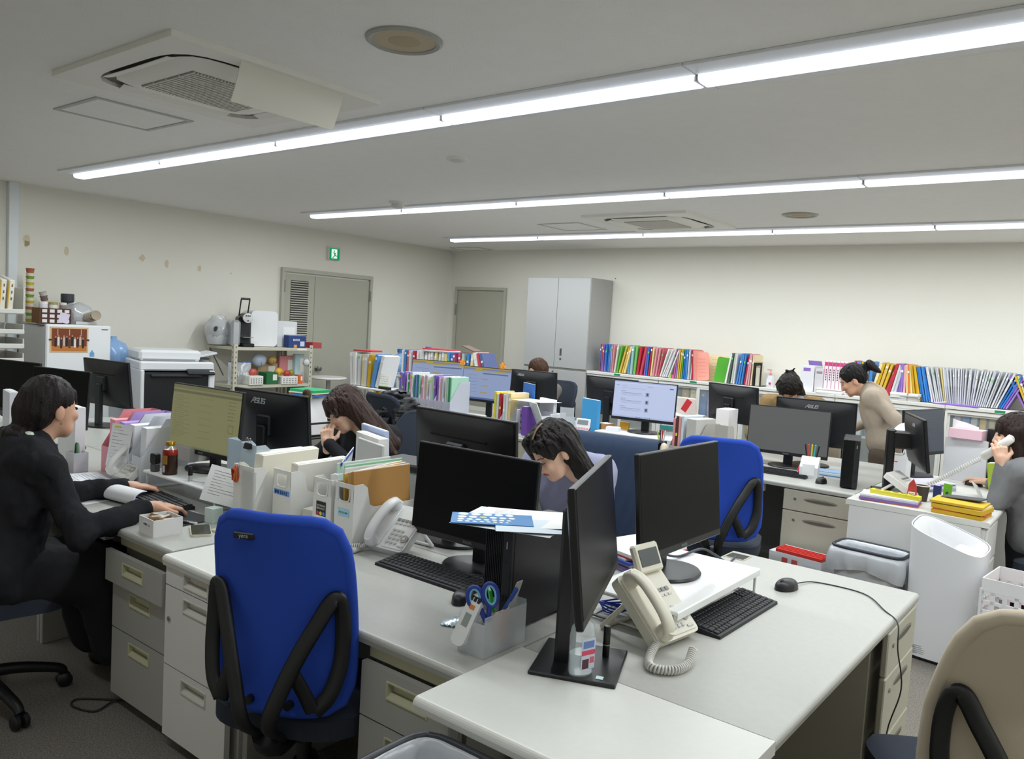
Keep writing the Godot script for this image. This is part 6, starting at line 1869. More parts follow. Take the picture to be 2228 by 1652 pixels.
func file_row(letters: String, leans: Array, x_start: float, x_end: float, where: String, group: String, opt := {}) -> void:
	var n := letters.length()
	var step := (x_end - x_start) / n
	for i in n:
		var s: Array = SHADE[letters[i]]
		var u := float(i) / maxf(1, n - 1) * (leans.size() - 1)
		var k := mini(int(u), leans.size() - 2)
		var lean: float = lerpf(leans[k], leans[k + 1], u - k) + rng.randf_range(-1.5, 1.5)
		var x := x_start + step * (i + 0.5)
		folder_at("%s file folder, %s from the left %s" % [s[1], ordinal(i + 1), where], x + sin(deg_to_rad(lean)) * 0.0, lean, step * opt.get("fill", 0.74) * rng.randf_range(0.85, 1.0) * cos(deg_to_rad(lean)), s[0], group, opt.get("h", 0.305) * rng.randf_range(0.97, 1.02), opt.get("d", 0.225), opt.get("z", -7.60) + rng.randf_range(-0.012, 0.012), opt.get("y", CAB_Y) + 0.004 + absf(sin(deg_to_rad(lean))) * step * 0.4)

func build_back_wall() -> void:
	# tall grey locker
	var t := thing("steel_locker", "tall light grey two-door steel locker against the back wall", "locker", v3(-5.335, 0, -7.755))
	var grey := mat("b3b4b3", 0.42)
	var side := mat("a2a29f", 0.45)
	pb(t, "body", v3(0, 1.065, -0.01), v3(0.88, 2.13, 0.45), side, 0.003)
	for s in [-1, 1]:
		var d := pb(t, "upper_door", v3(s * 0.2195, 1.61, 0.222), v3(0.434, 1.02, 0.02), grey, 0.003)
		if s > 0:
			pb(d, "handle", v3(-0.13, -0.33, 0.011), v3(0.03, 0.085, 0.006), mat("8f9190", 0.3, 0.7), 0.004)
			pb(d, "handle_slot", v3(-0.13, -0.33, 0.0142), v3(0.014, 0.06, 0.002), mat("3f403f", 0.5), 0.002)
			part(d, "lock", lmesh_z(0.011, 0.003), mat("6c6d6c", 0.3, 0.7), v3(-0.13, -0.41, 0.012))
		pb(t, "lower_door", v3(s * 0.2195, 0.565, 0.222), v3(0.434, 1.02, 0.02), grey, 0.003)
	part(t, "lock", lmesh_z(0.008, 0.003), mat("5c5d5c", 0.3, 0.7), v3(-0.01, 1.05, 0.234))
	pb(t, "plinth", v3(0, 0.02, 0.0), v3(0.87, 0.04, 0.44), mat("6d6e6d", 0.6), 0.0)
	# low white cabinets with glazed sliding doors
	var w := mat("e4e3dd", 0.45)
	var glass := StandardMaterial3D.new()
	glass.albedo_color = Color(0.85, 0.9, 0.9, 0.16)
	glass.transparency = BaseMaterial3D.TRANSPARENCY_ALPHA
	glass.roughness = 0.05
	var where := ["beside the grey locker", "behind the web page screen", "behind the brown-jacketed person", "behind the leaning woman", "behind the woman on the telephone", "at the right frame edge"]
	for k in 6:
		var x0 := -4.893 + 0.9 * k
		t = thing("low_cabinet", "white low cabinet with glazed sliding doors %s" % where[k], "cabinet", v3(x0 + 0.45, 0, -7.77), 0, "white low cabinets along the back wall")
		pb(t, "top", v3(0, CAB_Y - 0.0155, 0), v3(0.898, 0.03, 0.46), w, 0.003)
		pb(t, "back", v3(0, 0.53, -0.215), v3(0.88, 1.06, 0.012), w, 0.0)
		for s in [-1, 1]:
			pb(t, "side", v3(s * 0.437, 0.535, 0), v3(0.02, 1.07, 0.44), w, 0.002)
		for y in [0.03, 0.38, 0.73]:
			pb(t, "shelf", v3(0, y, -0.02), v3(0.85, 0.02, 0.38), w, 0.0)
		pb(t, "top_rail", v3(0, 1.045, 0.212), v3(0.86, 0.03, 0.02), w, 0.002)
		for s in [-1, 1]:
			var dz := 0.2 if s < 0 else 0.214
			var dr := pb(t, "door_pane", v3(s * 0.215, 0.54, dz), v3(0.39, 0.95, 0.003), glass, 0.0)
			for q in [-1, 1]:
				pb(dr, "stile", v3(q * 0.208, 0, 0), v3(0.03, 0.99, 0.012), w, 0.001)
				pb(dr, "rail", v3(0, q * 0.485, 0), v3(0.39, 0.025, 0.012), w, 0.001)
		pb(t, "name_label", v3(-0.05, CAB_Y - 0.014, 0.2305), v3(0.075, 0.02, 0.001), mat("1f8a5c", 0.6), 0.0)
		if k in [1, 2, 3, 4]:
			file_row(["ddyobpbw", "wcbwcwbl", "cwbcbwcl", "lbcyywcbpbbc"][k - 1], [0.0, 2.0, -2.0], x0 + 0.06, x0 + 0.82, ["in the cabinet behind the web page screen", "in the cabinet behind the brown jacket", "in the cabinet behind the leaning woman", "in the cabinet behind the telephoning woman"][k - 1], "folders inside the cabinets", {"y": 0.74, "h": 0.27, "z": -7.6, "d": 0.2})
	# rows of folders on top
	var g1 := "folders on the cabinets by the locker"
	file_row("drplbbbkk", [-1.0, -1.0], -4.77, -4.59, "atop the cabinets beside the locker", g1)
	file_row("ngyyo", [-5.0, -14.0, -12.0], -4.585, -4.42, "of the tilted yellow batch atop the cabinets", g1)
	file_row("btgrr", [-1.0, -4.0, -10.0], -4.415, -4.22, "of the blue-to-red batch atop the cabinets", g1)
	file_row("pbrokkr", [-2.0, -3.0, -8.0], -4.21, -4.02, "of the mixed batch atop the cabinets", g1)
	file_row("wwwcw", [-14.0, -20.0, -18.0], -4.015, -3.90, "of the leaning white papers", g1)
	file_row("mpyygbbbcc", [-2.0, -1.0], -3.86, -3.65, "of the purple-to-blue batch atop the cabinets", g1)
	file_row("rs", [6.0, 5.0], -3.645, -3.60, "of the red and salmon pair atop the cabinets", g1)
	for f in [["broad salmon file turned face-on atop the cabinets", v3(-3.545, CAB_Y, -7.66), "f0a090", 0.13, 0.29, 6.0], ["broad cream perforated file behind the salmon one", v3(-3.45, CAB_Y, -7.80), "ecd7a8", 0.20, 0.27, 2.0], ["broad bright green file turned face-on atop the cabinets", v3(-3.365, CAB_Y, -7.67), "4aa521", 0.13, 0.255, -6.0]]:
		var g := thing("document_file", f[0], "file", f[1], 0)
		g.rotation_degrees = v3(-6, 14, f[5])
		part(g, "cover", pmesh(round_rect(f[3], f[4], 0.025), -0.008, 0.008, Transform3D(Basis.IDENTITY, v3(0, f[4] / 2 + 0.004, 0))), mat(f[2], 0.5))
		if f[2] != "4aa521":
			for k in 6:
				pb(g, "printed_line", v3(-0.005, 0.05 + 0.035 * k, 0.0085), v3(f[3] * 0.6, 0.003, 0.0008), mat("d08a78" if f[2] == "f0a090" else "c9b488", 0.6), 0.0)
	file_row("whnc", [-8.0, -4.0], -3.29, -3.175, "right of the broad green file", g1)
	file_row("bbbrkke", [-6.0, -6.0, -3.0], -3.17, -3.0, "of the last blue-to-cream batch", g1)
	t = thing("book_end", "black open file stand ending the left row of folders", "file stand", v3(-2.985, CAB_Y, -7.69))
	var bl := mat("1c1d1f", 0.5)
	pb(t, "plate", v3(0, 0.115, 0), v3(0.004, 0.23, 0.2), bl, 0.0)
	for q in [-1, 1]:
		pb(t, "post", v3(0.035 + q * 0.034, 0.115, 0.1), v3(0.014, 0.23, 0.012), bl, 0.001)
	pb(t, "cross_bar", v3(0.035, 0.218, 0.1), v3(0.07, 0.025, 0.012), bl, 0.001)
	pb(t, "base", v3(0.035, 0.003, 0), v3(0.08, 0.006, 0.2), bl, 0.001)
	pb(t, "card", v3(0.035, 0.1, 0.04), v3(0.04, 0.2, 0.1), mat("d9d3bb", 0.7), 0.0)
	for k in 2:
		sb("binder_tag", ["small lime clip tag on the folder row", "small pink clip tag on the folder row"][k], "tag", v3(-3.875 + 0.034 * k, CAB_Y + 0.02, -7.572), v3(0.024, 0.04, 0.012), mat(["9fd53a", "e45c9c"][k], 0.6), 0.002)
	t = thing("pump_bottle", "sanitizer pump bottle with pink head on the white cabinets", "bottle", v3(-2.83, CAB_Y, -7.62))
	part(t, "bottle", lmesh([v2(0, 0), v2(0.035, 0), v2(0.037, 0.01), v2(0.037, 0.09), v2(0.025, 0.115), v2(0.012, 0.12), v2(0, 0.12)], 20, 1.0, 0.7), clear("e9eef4", 0.6, 0.15))
	pb(t, "label_sheet", v3(0, 0.055, 0.0265), v3(0.05, 0.06, 0.001), mat("e6e8f2", 0.6), 0.0)
	pb(t, "label_mark", v3(0.008, 0.04, 0.0275), v3(0.022, 0.022, 0.001), mat("b93a52", 0.6), 0.003)
	part(t, "pump", lmesh([v2(0.014, 0.12), v2(0.014, 0.14), v2(0.005, 0.142), v2(0.005, 0.17), v2(0, 0.17)], 12), mat("ef8f98", 0.4))
	pb(t, "spout", v3(-0.012, 0.172, 0), v3(0.045, 0.01, 0.014), mat("ef8f98", 0.4), 0.003)
	t = thing("tissue_carton", "tall white box with a raised purple flap on the cabinets", "box", v3(-2.475, CAB_Y, -7.72))
	pb(t, "body", v3(0, 0.12, 0), v3(0.125, 0.24, 0.24), mat("e4e4e8", 0.6), 0.002)
	pb(t, "flap", v3(0, 0.262, -0.09), v3(0.125, 0.003, 0.06), mat("9a7cc9", 0.6), 0.0, v3(-50, 0, 0))
	pb(t, "opening", v3(-0.005, 0.205, 0.121), v3(0.065, 0.03, 0.001), mat("8e6cc0", 0.6), 0.0)
	t = thing("grey_file_case", "pale grey open case between the purple-flapped box and the books", "case", v3(-2.365, CAB_Y, -7.72))
	pb(t, "body", v3(0, 0.11, 0), v3(0.08, 0.22, 0.24), mat("d4d1d4", 0.6), 0.002)
	pb(t, "opening", v3(0.0, 0.185, 0.121), v3(0.05, 0.02, 0.001), mat("8d8a8e", 0.6), 0.0)
	for k in 6:
		t = thing("reference_book", "white and pink spined reference book, %s from the left on the cabinets" % ordinal(k + 1), "book", v3(-2.305 + 0.0345 * k, CAB_Y, -7.70), 0, "white and pink books on the cabinets")
		pb(t, "spine_cover", v3(0, 0.15, 0), v3(0.032, 0.30, 0.21), mat("efe6ea", 0.5), 0.001)
		pb(t, "pink_band", v3(0, 0.27, 0.1055), v3(0.03, 0.035, 0.001), mat("d23b7c", 0.5), 0.0)
		pb(t, "edge_stripe", v3(-0.0145, 0.15, 0.1055), v3(0.003, 0.30, 0.001), mat("d86a9a", 0.5), 0.0)
		for q in 5:
			pb(t, "title_mark", v3(0.002, 0.215 - 0.022 * q, 0.1057), v3(0.01, 0.014, 0.001), mat("6c4a5c", 0.6), 0.0)
	var g2 := "folders on the cabinets behind the women"
	var o2 := {"z": -7.655, "h": 0.31, "d": 0.23, "fill": 0.95}
	file_row("mpvbycbwbb", [-2.0, 2.0], -2.09, -1.91, "behind the ponytailed woman's head", g2, o2)
	file_row("eyyyr", [-12.0, -15.0], -1.93, -1.79, "of yellow ones behind the ponytail", g2, o2)
	file_row("rcv", [-11.0, -10.0], -1.79, -1.715, "of the maroon batch near the ponytail", g2, o2)
	file_row("pppk", [-3.0, 3.0], -1.71, -1.63, "of the upright purple batch", g2, o2)
	file_row("oaoyyy", [7.0, 12.0], -1.625, -1.50, "of the yellow batch leaning left", g2, o2)
	file_row("bbbbw", [13.0, 14.0], -1.50, -1.405, "of the blue batch leaning left", g2, o2)
	file_row("cccvcocvccvcccvcccvccvcccvcc", [15.0, 11.0, 6.0, 0.0, -8.0, -14.0], -1.40, -0.985, "of the long grey fan of clear folders", g2, o2)
	file_row("cvcbbpp", [-16.0, -22.0, -24.0], -0.98, -0.86, "of the blue and purple batch leaning right", g2, o2)
	file_row("pyocvcl", [26.0, 20.0, 14.0], -0.74, -0.60, "of the rightmost fan at the frame edge", g2, o2)
	paper_stack("pile of white papers on the cabinet beside the pink books", v3(-2.25, CAB_Y, -7.572), 2, 0.24, 0.055, [["e7e6e2", 0.012], ["f2f1ee", 0.014], ["dcdbd9", 0.006], ["f4f3f0", 0.01]])
	t = paper_stack("thick banded pile of documents behind the leaning woman's shoulder", v3(-1.62, CAB_Y, -7.592), 0, 0.23, 0.095, [["d4d2cc", 0.014], ["b9bcc0", 0.01], ["e4e2dc", 0.016], ["c9ccc8", 0.012], ["ecebe6", 0.014]])
	pb(t, "rubber_band", v3(0.03, 0.034, 0), v3(0.004, 0.07, 0.1), mat("8f7a50", 0.7), 0.0)
	t = thing("flat_folder", "purple folder lying flat along the cabinet's front edge", "folder", v3(-1.22, CAB_Y, -7.585), -1)
	pb(t, "cover", v3(0, 0.006, 0), v3(0.34, 0.012, 0.09), mat("9a70d2", 0.45), 0.002)
	pb(t, "paper", v3(-0.12, 0.016, 0.0), v3(0.09, 0.006, 0.07), mat("efe9f4", 0.7), 0.0, v3(0, 0, 8))

# ---------- second row of the near island ----------
# a row of upright files in holders: spines towards local +z
func holder_row(t_label: String, at: Vector3, yaw: float, spec: Array, where: String, group: String, m: Material, w := 0.1, h := 0.30, d := 0.25) -> void:
	var hcount := spec.size()
	var b := Basis(Vector3.UP, deg_to_rad(yaw))
	for k in hcount:
		var c := at + b * v3((k + 0.5) * (w + 0.004), 0, -d / 2)
		var t := thing("file_holder", "%s, %s of the row" % [t_label, ordinal(k + 1)], "file holder", c, yaw, group + " holders")
		var side := PackedVector2Array([v2(d / 2, 0), v2(d / 2, 0.10), v2(0.0, h * 0.92), v2(-d / 2, h * 0.92), v2(-d / 2, 0)])
		for s in [-1, 1]:
			part(t, "side", pmesh(side, -0.001, 0.001, Transform3D(Basis(v3(0, 0, 1), Vector3.UP, v3(-1, 0, 0)), v3(s * (w / 2 - 0.001), 0, 0))), m)
		pb(t, "front", v3(0, 0.05, d / 2 - 0.001), v3(w - 0.004, 0.10, 0.002), m, 0.0)
		pb(t, "back", v3(0, h * 0.46, -d / 2 + 0.001), v3(w - 0.004, h * 0.92, 0.002), m, 0.0)
		pb(t, "bottom", v3(0, 0.001, 0), v3(w - 0.004, 0.002, d - 0.004), m, 0.0)
		var files: Array = spec[k]
		var step := (w - 0.012) / files.size()
		for i in files.size():
			var fc := c + b * v3(-w / 2 + 0.006 + step * (i + 0.5), 0.003, -0.004)
			var f := thing("file_folder", "%s file, %s in the %s holder %s" % [files[i][1], ordinal(i + 1), ordinal(k + 1), where], "folder", fc, yaw, group)
			var hh: float = h * rng.randf_range(0.98, 1.06)
			pb(f, "cover", v3(0, hh / 2, 0), v3(step * 0.84, hh, d - 0.03), mat(files[i][0], 0.4), 0.001)
			pb(f, "pages", v3(0, hh / 2 + 0.001, -0.002), v3(step * 0.5, hh, d - 0.04), mat("eae9e4", 0.8), 0.0)
			if rng.randf() < 0.55:
				pb(f, "sticky_tab", v3(0, hh * rng.randf_range(0.5, 0.9), (d - 0.03) / 2 + 0.001), v3(step * 0.6, 0.02, 0.002), mat(["e8e33a", "f08ab8", "f0803c", "b7e04a", "f4f4f0"][rng.randi() % 5], 0.7), 0.0)

func build_row_two_items() -> void:
	# white folders and the black box before the long-haired woman
	upright("document_folder", "white document folder standing before the long-haired woman", "folder", v3(-2.72, TOP + 0.165, -2.45), v3(0.05, 0.33, 0.25), mat("eceae6", 0.7), v3(0, 72, 0))
	upright("document_folder", "pale blue-edged folder behind the white one before the long-haired woman", "folder", v3(-2.77, TOP + 0.18, -2.52), v3(0.02, 0.35, 0.27), mat("b9c8e8", 0.7), v3(0, 72, 3))
	upright("document_folder", "grey-fronted paper wallet leaning before the long-haired woman", "folder", v3(-2.67, TOP + 0.16, -2.39), v3(0.012, 0.30, 0.25), mat("d2d1cf", 0.7), v3(0, 74, -3))
	var t := thing("document_scanner", "flat black device with rounded hinge beside the brown envelopes", "scanner", v3(-2.45, TOP, -2.45), 8)
	pb(t, "support", v3(0, 0.11, 0), v3(0.26, 0.22, 0.16), mat("c5c6c6", 0.5), 0.004)
	pb(t, "lid", v3(0.02, 0.238, 0), v3(0.32, 0.034, 0.20), mat("1e2023", 0.4), 0.008)
	for k in 2:
		part(t, "hinge", lmesh([v2(0, -0.01), v2(0.016, -0.01), v2(0.016, 0.01), v2(0, 0.01)], 14), mat("3d4044", 0.4, 0.4), v3(-0.1 + 0.05 * k, 0.238, 0.105), v3(90, 0, 0))
	sb("black_keyboard_tray", "black tray of papers at the lavender woman's right hand", "tray", v3(-2.15, TOP + 0.015, -2.66), v3(0.2, 0.03, 0.14), mat("222326", 0.5), 0.004)
	sb("desk_planner", "small white printed card stand before the lavender woman", "card", v3(-1.80, TOP + 0.055, -2.52), v3(0.09, 0.11, 0.03), mat("e6e3e6", 0.7), 0.002, v3(-10, 20, 0))
	paper("white sheets under the lavender woman's forearm", v3(-1.95, TOP, -2.62), 12, 0.30, 0.21)
	# coat over the lavender woman's chair
	t = thing("navy_coat", "quilted navy coat with cream lining hanging over the cream chair", "coat", v3(-1.99, 0, -3.20), 8)
	var st := begin()
	sheet(st, 22, 30, func(u: float, v: float) -> Vector3:
		var x := (u - 0.5) * (0.47 + 0.03 * sin(v * 5))
		var a := v * 2 - 1
		var q := 0.005 * (absf(sin(u * 26 + v * 20)) + absf(sin(u * 26 - v * 20)))
		if v < 0.42:
			return v3(x, 0.50 + 1.24 * v + 0.0, -0.14 + q)
		elif v < 0.58:
			var k := (v - 0.42) / 0.16 * PI
			return v3(x * (1 - 0.04 * sin(k)), 1.02 + 0.035 * sin(k), -0.205 + cos(k) * 0.065)
		return v3(x, 1.02 - (v - 0.58) * 1.55, -0.27 - q - 0.05 * (v - 0.58)), 0.012)
	part(t, "shell", done(st), mat("2c3c55", 0.85))
	st = begin()
	tube(st, smooth_path([v3(0.255, 0.50, -0.14), v3(0.26, 0.85, -0.15), v3(0.258, 1.03, -0.2), v3(0.262, 0.85, -0.27), v3(0.265, 0.42, -0.30)], 8), 0.016, 8)
	part(t, "fleece_edge", done(st), mat("d9ceb4", 0.95))
	# black folder trolley behind the long-haired woman
	t = thing("folder_trolley", "black metal trolley of coloured folders behind the long-haired woman", "trolley", v3(-4.86, 0, -3.72))
	var bl := mat("1c1e20", 0.5)
	for sx in [-1, 1]:
		for sz in [-1, 1]:
			pb(t, "post", v3(sx * 0.21, 0.385, sz * 0.14), v3(0.02, 0.77, 0.02), bl, 0.002)
	for y in [0.1, 0.38, 0.66]:
		pb(t, "shelf", v3(0, y, 0), v3(0.42, 0.012, 0.28), bl, 0.002)
	for y in [0.77]:
		for s in [-1, 1]:
			pb(t, "rail", v3(0, y, s * 0.14), v3(0.44, 0.014, 0.014), bl, 0.002)
			pb(t, "rail", v3(s * 0.21, y, 0), v3(0.014, 0.014, 0.28), bl, 0.002)
	file_row("bbgkyykw", [14.0, 18.0, 12.0], -5.0, -4.70, "on the black trolley", "folders on the black trolley", {"y": 0.668, "h": 0.27, "z": -3.60, "d": 0.2, "fill": 0.85})
	paper_stack("green folder on a blue one lying across the trolley folders", v3(-4.83, 0.955, -3.72), 12, 0.24, 0.20, [["3a6fc0", 0.014], ["c99a2c", 0.006], ["e4e2da", 0.008], ["2fa46a", 0.02]], "folder_pile")
	t = thing("padded_coat", "black padded coat thrown over a chair near the purple folders", "coat", v3(-4.42, 0, -4.35))
	var co := fresh()
	nets(co, [cap(v3(-0.25, 0.86, 0.20), 0.06, v3(0.22, 0.92, 0.2), 0.06, 0.05), cap(v3(-0.2, 0.82, 0.24), 0.07, v3(-0.22, 0.56, 0.26), 0.08, 0.04), cap(v3(0, 0.84, 0.25), 0.07, v3(0.0, 0.56, 0.27), 0.08, 0.04), cap(v3(0.18, 0.86, 0.24), 0.07, v3(0.2, 0.56, 0.26), 0.08, 0.04), cap(v3(-0.3, 0.8, 0.2), 0.055, v3(-0.36, 0.6, 0.24), 0.06, 0.03), cap(v3(-0.1, 0.95, 0.16), 0.05, v3(0.1, 0.98, 0.16), 0.05, 0.04)], 0.013, 0.03, Transform3D.IDENTITY, 9.0, 1.8)
	part(t, "shell", net_mesh(co), mat("17191d", 0.5))
	t = thing("hedgehog_toy", "small brown and green figurine on top of the lettered monitor", "figurine", v3(-3.12, 1.158, -2.385))
	part(t, "body", blob(0.05, 0.045, 0.04), mat("4a342a", 0.8))
	part(t, "base", lmesh([v2(0, 0), v2(0.026, 0), v2(0.024, 0.016), v2(0, 0.017)], 16), mat("7fb83c", 0.6))

# ---------- far island ----------
func build_far_island_items() -> void:
	# translucent holders with purple and green folders
	var frost := clear("dcdcea", 0.6, 0.35)
	var P := ["8d63c4", "purple"]
	var W := ["ecebea", "white"]
	var G := ["159a5e", "green"]
	var T := ["2a7f86", "teal"]
	var C := ["d5dbdc", "clear"]
	var K := ["e6a2b4", "pink"]
	var B := ["7fa0d8", "light blue"]
	var M := ["a9d8bd", "mint"]
	sb("desk_shelf", "low white desk shelf under the purple and green folders", "shelf", v3(-4.72, TOP + 0.045, -5.0), v3(0.86, 0.09, 0.26), mat("dfe0df", 0.5), 0.004)
	holder_row("frosted holder of purple and green folders", v3(-5.12, TOP + 0.0905, -4.87), 0, [[P, B, P, P], [C, G, K, W], [T, B, T, M], [K, W, K, C], [W, C, M, P], [P, W, K, C], [C, M, G, M]], "of the purple and green row", "folders in the frosted holders", frost, 0.088, 0.29, 0.24)
	# white wire shelf at the left
	var t := thing("desk_shelf", "white bent-leg desk shelf carrying white binders at the island's left", "shelf", v3(-5.55, TOP, -5.02))
	pb(t, "board", v3(0, 0.205, 0), v3(0.52, 0.02, 0.26), mat("e9eaea", 0.4), 0.005)
	for s in [-1, 1]:
		var st := begin()
		tube(st, smooth_path([v3(s * 0.24, 0.195, 0.11), v3(s * 0.235, 0.12, 0.11), v3(s * 0.22, 0.01, 0.11), v3(s * 0.22, 0.01, -0.11), v3(s * 0.24, 0.195, -0.11)], 5), 0.009, 8)
		part(t, "leg", done(st), mat("d8d9d9", 0.4))
	file_row("wwcocybw", [4.0, 1.0, -2.0, -14.0], -5.80, -5.42, "on the white bent-leg shelf", "binders on the white desk shelf", {"y": TOP + 0.2155, "h": 0.30, "z": -4.92, "d": 0.2, "fill": 0.85})
	paper_stack("red folder lying across the white binders", v3(-5.68, TOP + 0.535, -5.02), 10, 0.22, 0.16, [["c43a3f", 0.014]], "flat_folder")
	t = thing("desk_calendar", "white month calendar on a black base before the white binders", "calendar", v3(-5.33, TOP + 0.2155, -4.925), 0)
	pb(t, "base", v3(0, 0.012, 0), v3(0.13, 0.024, 0.04), mat("1d1e20", 0.5), 0.002)
	pb(t, "page", v3(0, 0.085, 0.004), v3(0.125, 0.12, 0.003), mat("f3f2ec", 0.7), 0.0, v3(-12, 0, 0))
	pb(t, "green_edge", v3(0, 0.028, 0.018), v3(0.125, 0.006, 0.003), mat("8fbf3a", 0.6), 0.0)
	for r in 4:
		for c in 6:
			pb(t, "day_mark", v3(-0.05 + c * 0.02, 0.115 - r * 0.02, 0.0095 - 0.0 + r * 0.004), v3(0.006, 0.005, 0.001), mat("8a8a88", 0.7), 0.0)
	file_row("yyaybwe", [-3.0, 2.0], -5.45, -5.16, "under the white bent-leg shelf's right", "folders under the desk shelf", {"y": TOP + 0.002, "h": 0.19, "z": -4.90, "d": 0.2})
	# behind: more files at the far left of row two
	t = thing("book_stand", "white shelf board behind the yellow-barred monitors", "shelf", v3(-5.47, TOP, -5.95))
	pb(t, "board", v3(0, 0.26, 0), v3(1.36, 0.02, 0.26), mat("dcdcd8", 0.5), 0.003)
	for s in [-1, 1]:
		pb(t, "leg", v3(s * 0.66, 0.125, 0), v3(0.02, 0.25, 0.24), mat("dcdcd8", 0.5), 0.002)
	file_row("wbrcrwwcwwcon", [0.0, -3.0], -6.12, -5.56, "at the left behind the yellow-barred monitors", "files behind the yellow-barred monitors", {"y": TOP + 0.271, "h": 0.26, "z": -5.86, "d": 0.2})
	file_row("cobbmrtbe", [0.0, 6.0, -4.0], -5.55, -5.12, "at the right behind the yellow-barred monitors", "files behind the yellow-barred monitors", {"y": TOP + 0.271, "h": 0.28, "z": -5.86, "d": 0.2})
	file_row("wrd", [14.0, 20.0], -5.06, -4.90, "leaning by the tipped brown card", "files behind the yellow-barred monitors", {"y": TOP + 0.271, "h": 0.30, "z": -5.86, "d": 0.2})
	sb("tipped_case", "brown card tipped across the far files", "card", v3(-5.22, TOP + 0.60, -5.95), v3(0.17, 0.012, 0.12), mat("7d675c", 0.7), 0.002, v3(0, 0, -16))
	paper_stack("grey papers bridging the tops of the far files", v3(-5.62, TOP + 0.54, -5.95), 6, 0.34, 0.2, [["b9bcc0", 0.01], ["e3e3e1", 0.012], ["c93a44", 0.01]])
	for k in 2:
		t = thing("orange_figure", ["left small orange paper figure on the lit monitor's top edge", "right small orange paper figure on the lit monitor's top edge"][k], "figurine", v3(-4.83 + 0.47 * k, 1.175, -5.39), 0, "orange figures on the monitor")
		part(t, "figure", pmesh(PackedVector2Array([v2(-0.03, 0), v2(-0.02, 0.02), v2(-0.032, 0.035), v2(-0.012, 0.03), v2(-0.006, 0.055), v2(0.006, 0.034), v2(0.024, 0.05), v2(0.02, 0.025), v2(0.034, 0.012), v2(0.012, 0.012), v2(0.022, 0.0)]), -0.006, 0.006), mat("e8931e", 0.7))
	# folders right of the lit monitor
	holder_row("clear upright holder right of the lit monitor", v3(-4.10, TOP, -4.95), -6, [[["e8d43a", "yellow"], C, ["b93038", "red"]], [C, W, ["e6cf94", "cream"]]], "right of the yellow-barred monitor", "folders right of the lit monitor", clear("e2e8ee", 0.5, 0.3), 0.1, 0.30, 0.24)
	upright("file_folder", "deep blue clear folder with a white label behind the upright holders", "folder", v3(-3.93, TOP + 0.235, -5.22), v3(0.008, 0.31, 0.24), mat("2e68b4", 0.4), v3(0, 60, 0))
	paper("white papers lying across the tall trays behind the lavender woman", v3(-3.70, TOP + 0.275, -5.02), -8, 0.34, 0.22, "f7f7f4", false, 0.01)
	# white letter tray stack
	t = thing("letter_tray", "white perforated letter tray with a purple file, behind the lavender woman", "tray", v3(-3.62, TOP, -4.98), 0)
	var w := mat("e9eaec", 0.45)
	for s in [-1, 1]:
		pb(t, "side", v3(s * 0.16, 0.105, 0), v3(0.006, 0.21, 0.2), w, 0.002)
		for r in 3:
			pb(t, "slot", v3(s * 0.1602, 0.06 + 0.05 * r, 0.04), v3(0.0065, 0.02, 0.03), mat("8d8f93", 0.7), 0.0)
	pb(t, "floor", v3(0, 0.01, 0), v3(0.32, 0.02, 0.2), w, 0.003)
	pb(t, "back", v3(0, 0.1, -0.098), v3(0.32, 0.2, 0.004), w, 0.0)
	pb(t, "divider", v3(0.06, 0.09, 0), v3(0.004, 0.18, 0.18), w, 0.0)
	upright("file_folder", "purple file in the white letter tray", "folder", v3(-3.70, TOP + 0.13, -4.95), v3(0.05, 0.22, 0.16), mat("7d52b2", 0.5), v3(0, 0, 2))
	upright("booklet", "white and mint booklet leaning out of the letter tray", "booklet", v3(-3.60, TOP + 0.19, -4.9), v3(0.008, 0.20, 0.15), mat("e6efe9", 0.6), v3(0, 60, 24))
	upright("paper_wallet", "white wallet of papers behind the purple file", "folder", v3(-3.66, TOP + 0.155, -5.12), v3(0.03, 0.28, 0.2), mat("e8e8ea", 0.7), v3(0, 70, 0))
	file_box("clear angular file case right of the white letter tray", v3(-3.40, TOP, -5.02), 30, 0.10, 0.27, 0.22, clear("dfe5ea", 0.55, 0.3), 0.66, false)
	upright("file_folder", "sky blue folder beside the clear angular case", "folder", v3(-3.34, TOP + 0.19, -5.25), v3(0.03, 0.26, 0.2), mat("3d9ad2", 0.5), v3(0, 70, 0))
	upright("open_carton", "brown cardboard flap box below the dark monitor back", "box", v3(-3.24, TOP + 0.07, -5.32), v3(0.12, 0.14, 0.08), mat("a37b52", 0.8), v3(0, 60, 0))
	upright("file_folder", "mustard envelope standing below the dark monitor back", "envelope", v3(-3.12, TOP + 0.08, -5.40), v3(0.012, 0.16, 0.1), mat("c9931e", 0.7), v3(0, 74, 0))
	t = thing("calculator", "white calculator propped upright beside the mug", "calculator", v3(-3.26, TOP, -5.0), 12)
	var cb := Node3D.new(); cb.name = "body"; t.add_child(cb, true); cb.rotation_degrees.x = -14
	pb(cb, "case", v3(0, 0.10, 0), v3(0.115, 0.19, 0.016), mat("eeeeec", 0.4), 0.006)
	pb(cb, "display", v3(0, 0.165, 0.0085), v3(0.085, 0.035, 0.002), mat("8b9296", 0.25), 0.001)
	for r in 5:
		for c in 5:
			pb(cb, "key", v3(-0.042 + c * 0.021, 0.12 - r * 0.022, 0.0095), v3(0.015, 0.013, 0.004), mat("e4a9b8" if r == 0 else "d9dadb", 0.5), 0.001)
	upright("eraser_box", "slim white bottle with a red cap left of the calculator", "bottle", v3(-3.385, TOP + 0.075, -4.98), v3(0.05, 0.15, 0.03), mat("ecebea", 0.5), v3(0, 0, 0))
	t = thing("mug", "cream mug with a red stirrer on the far desk", "mug", v3(-3.20, TOP, -4.93))
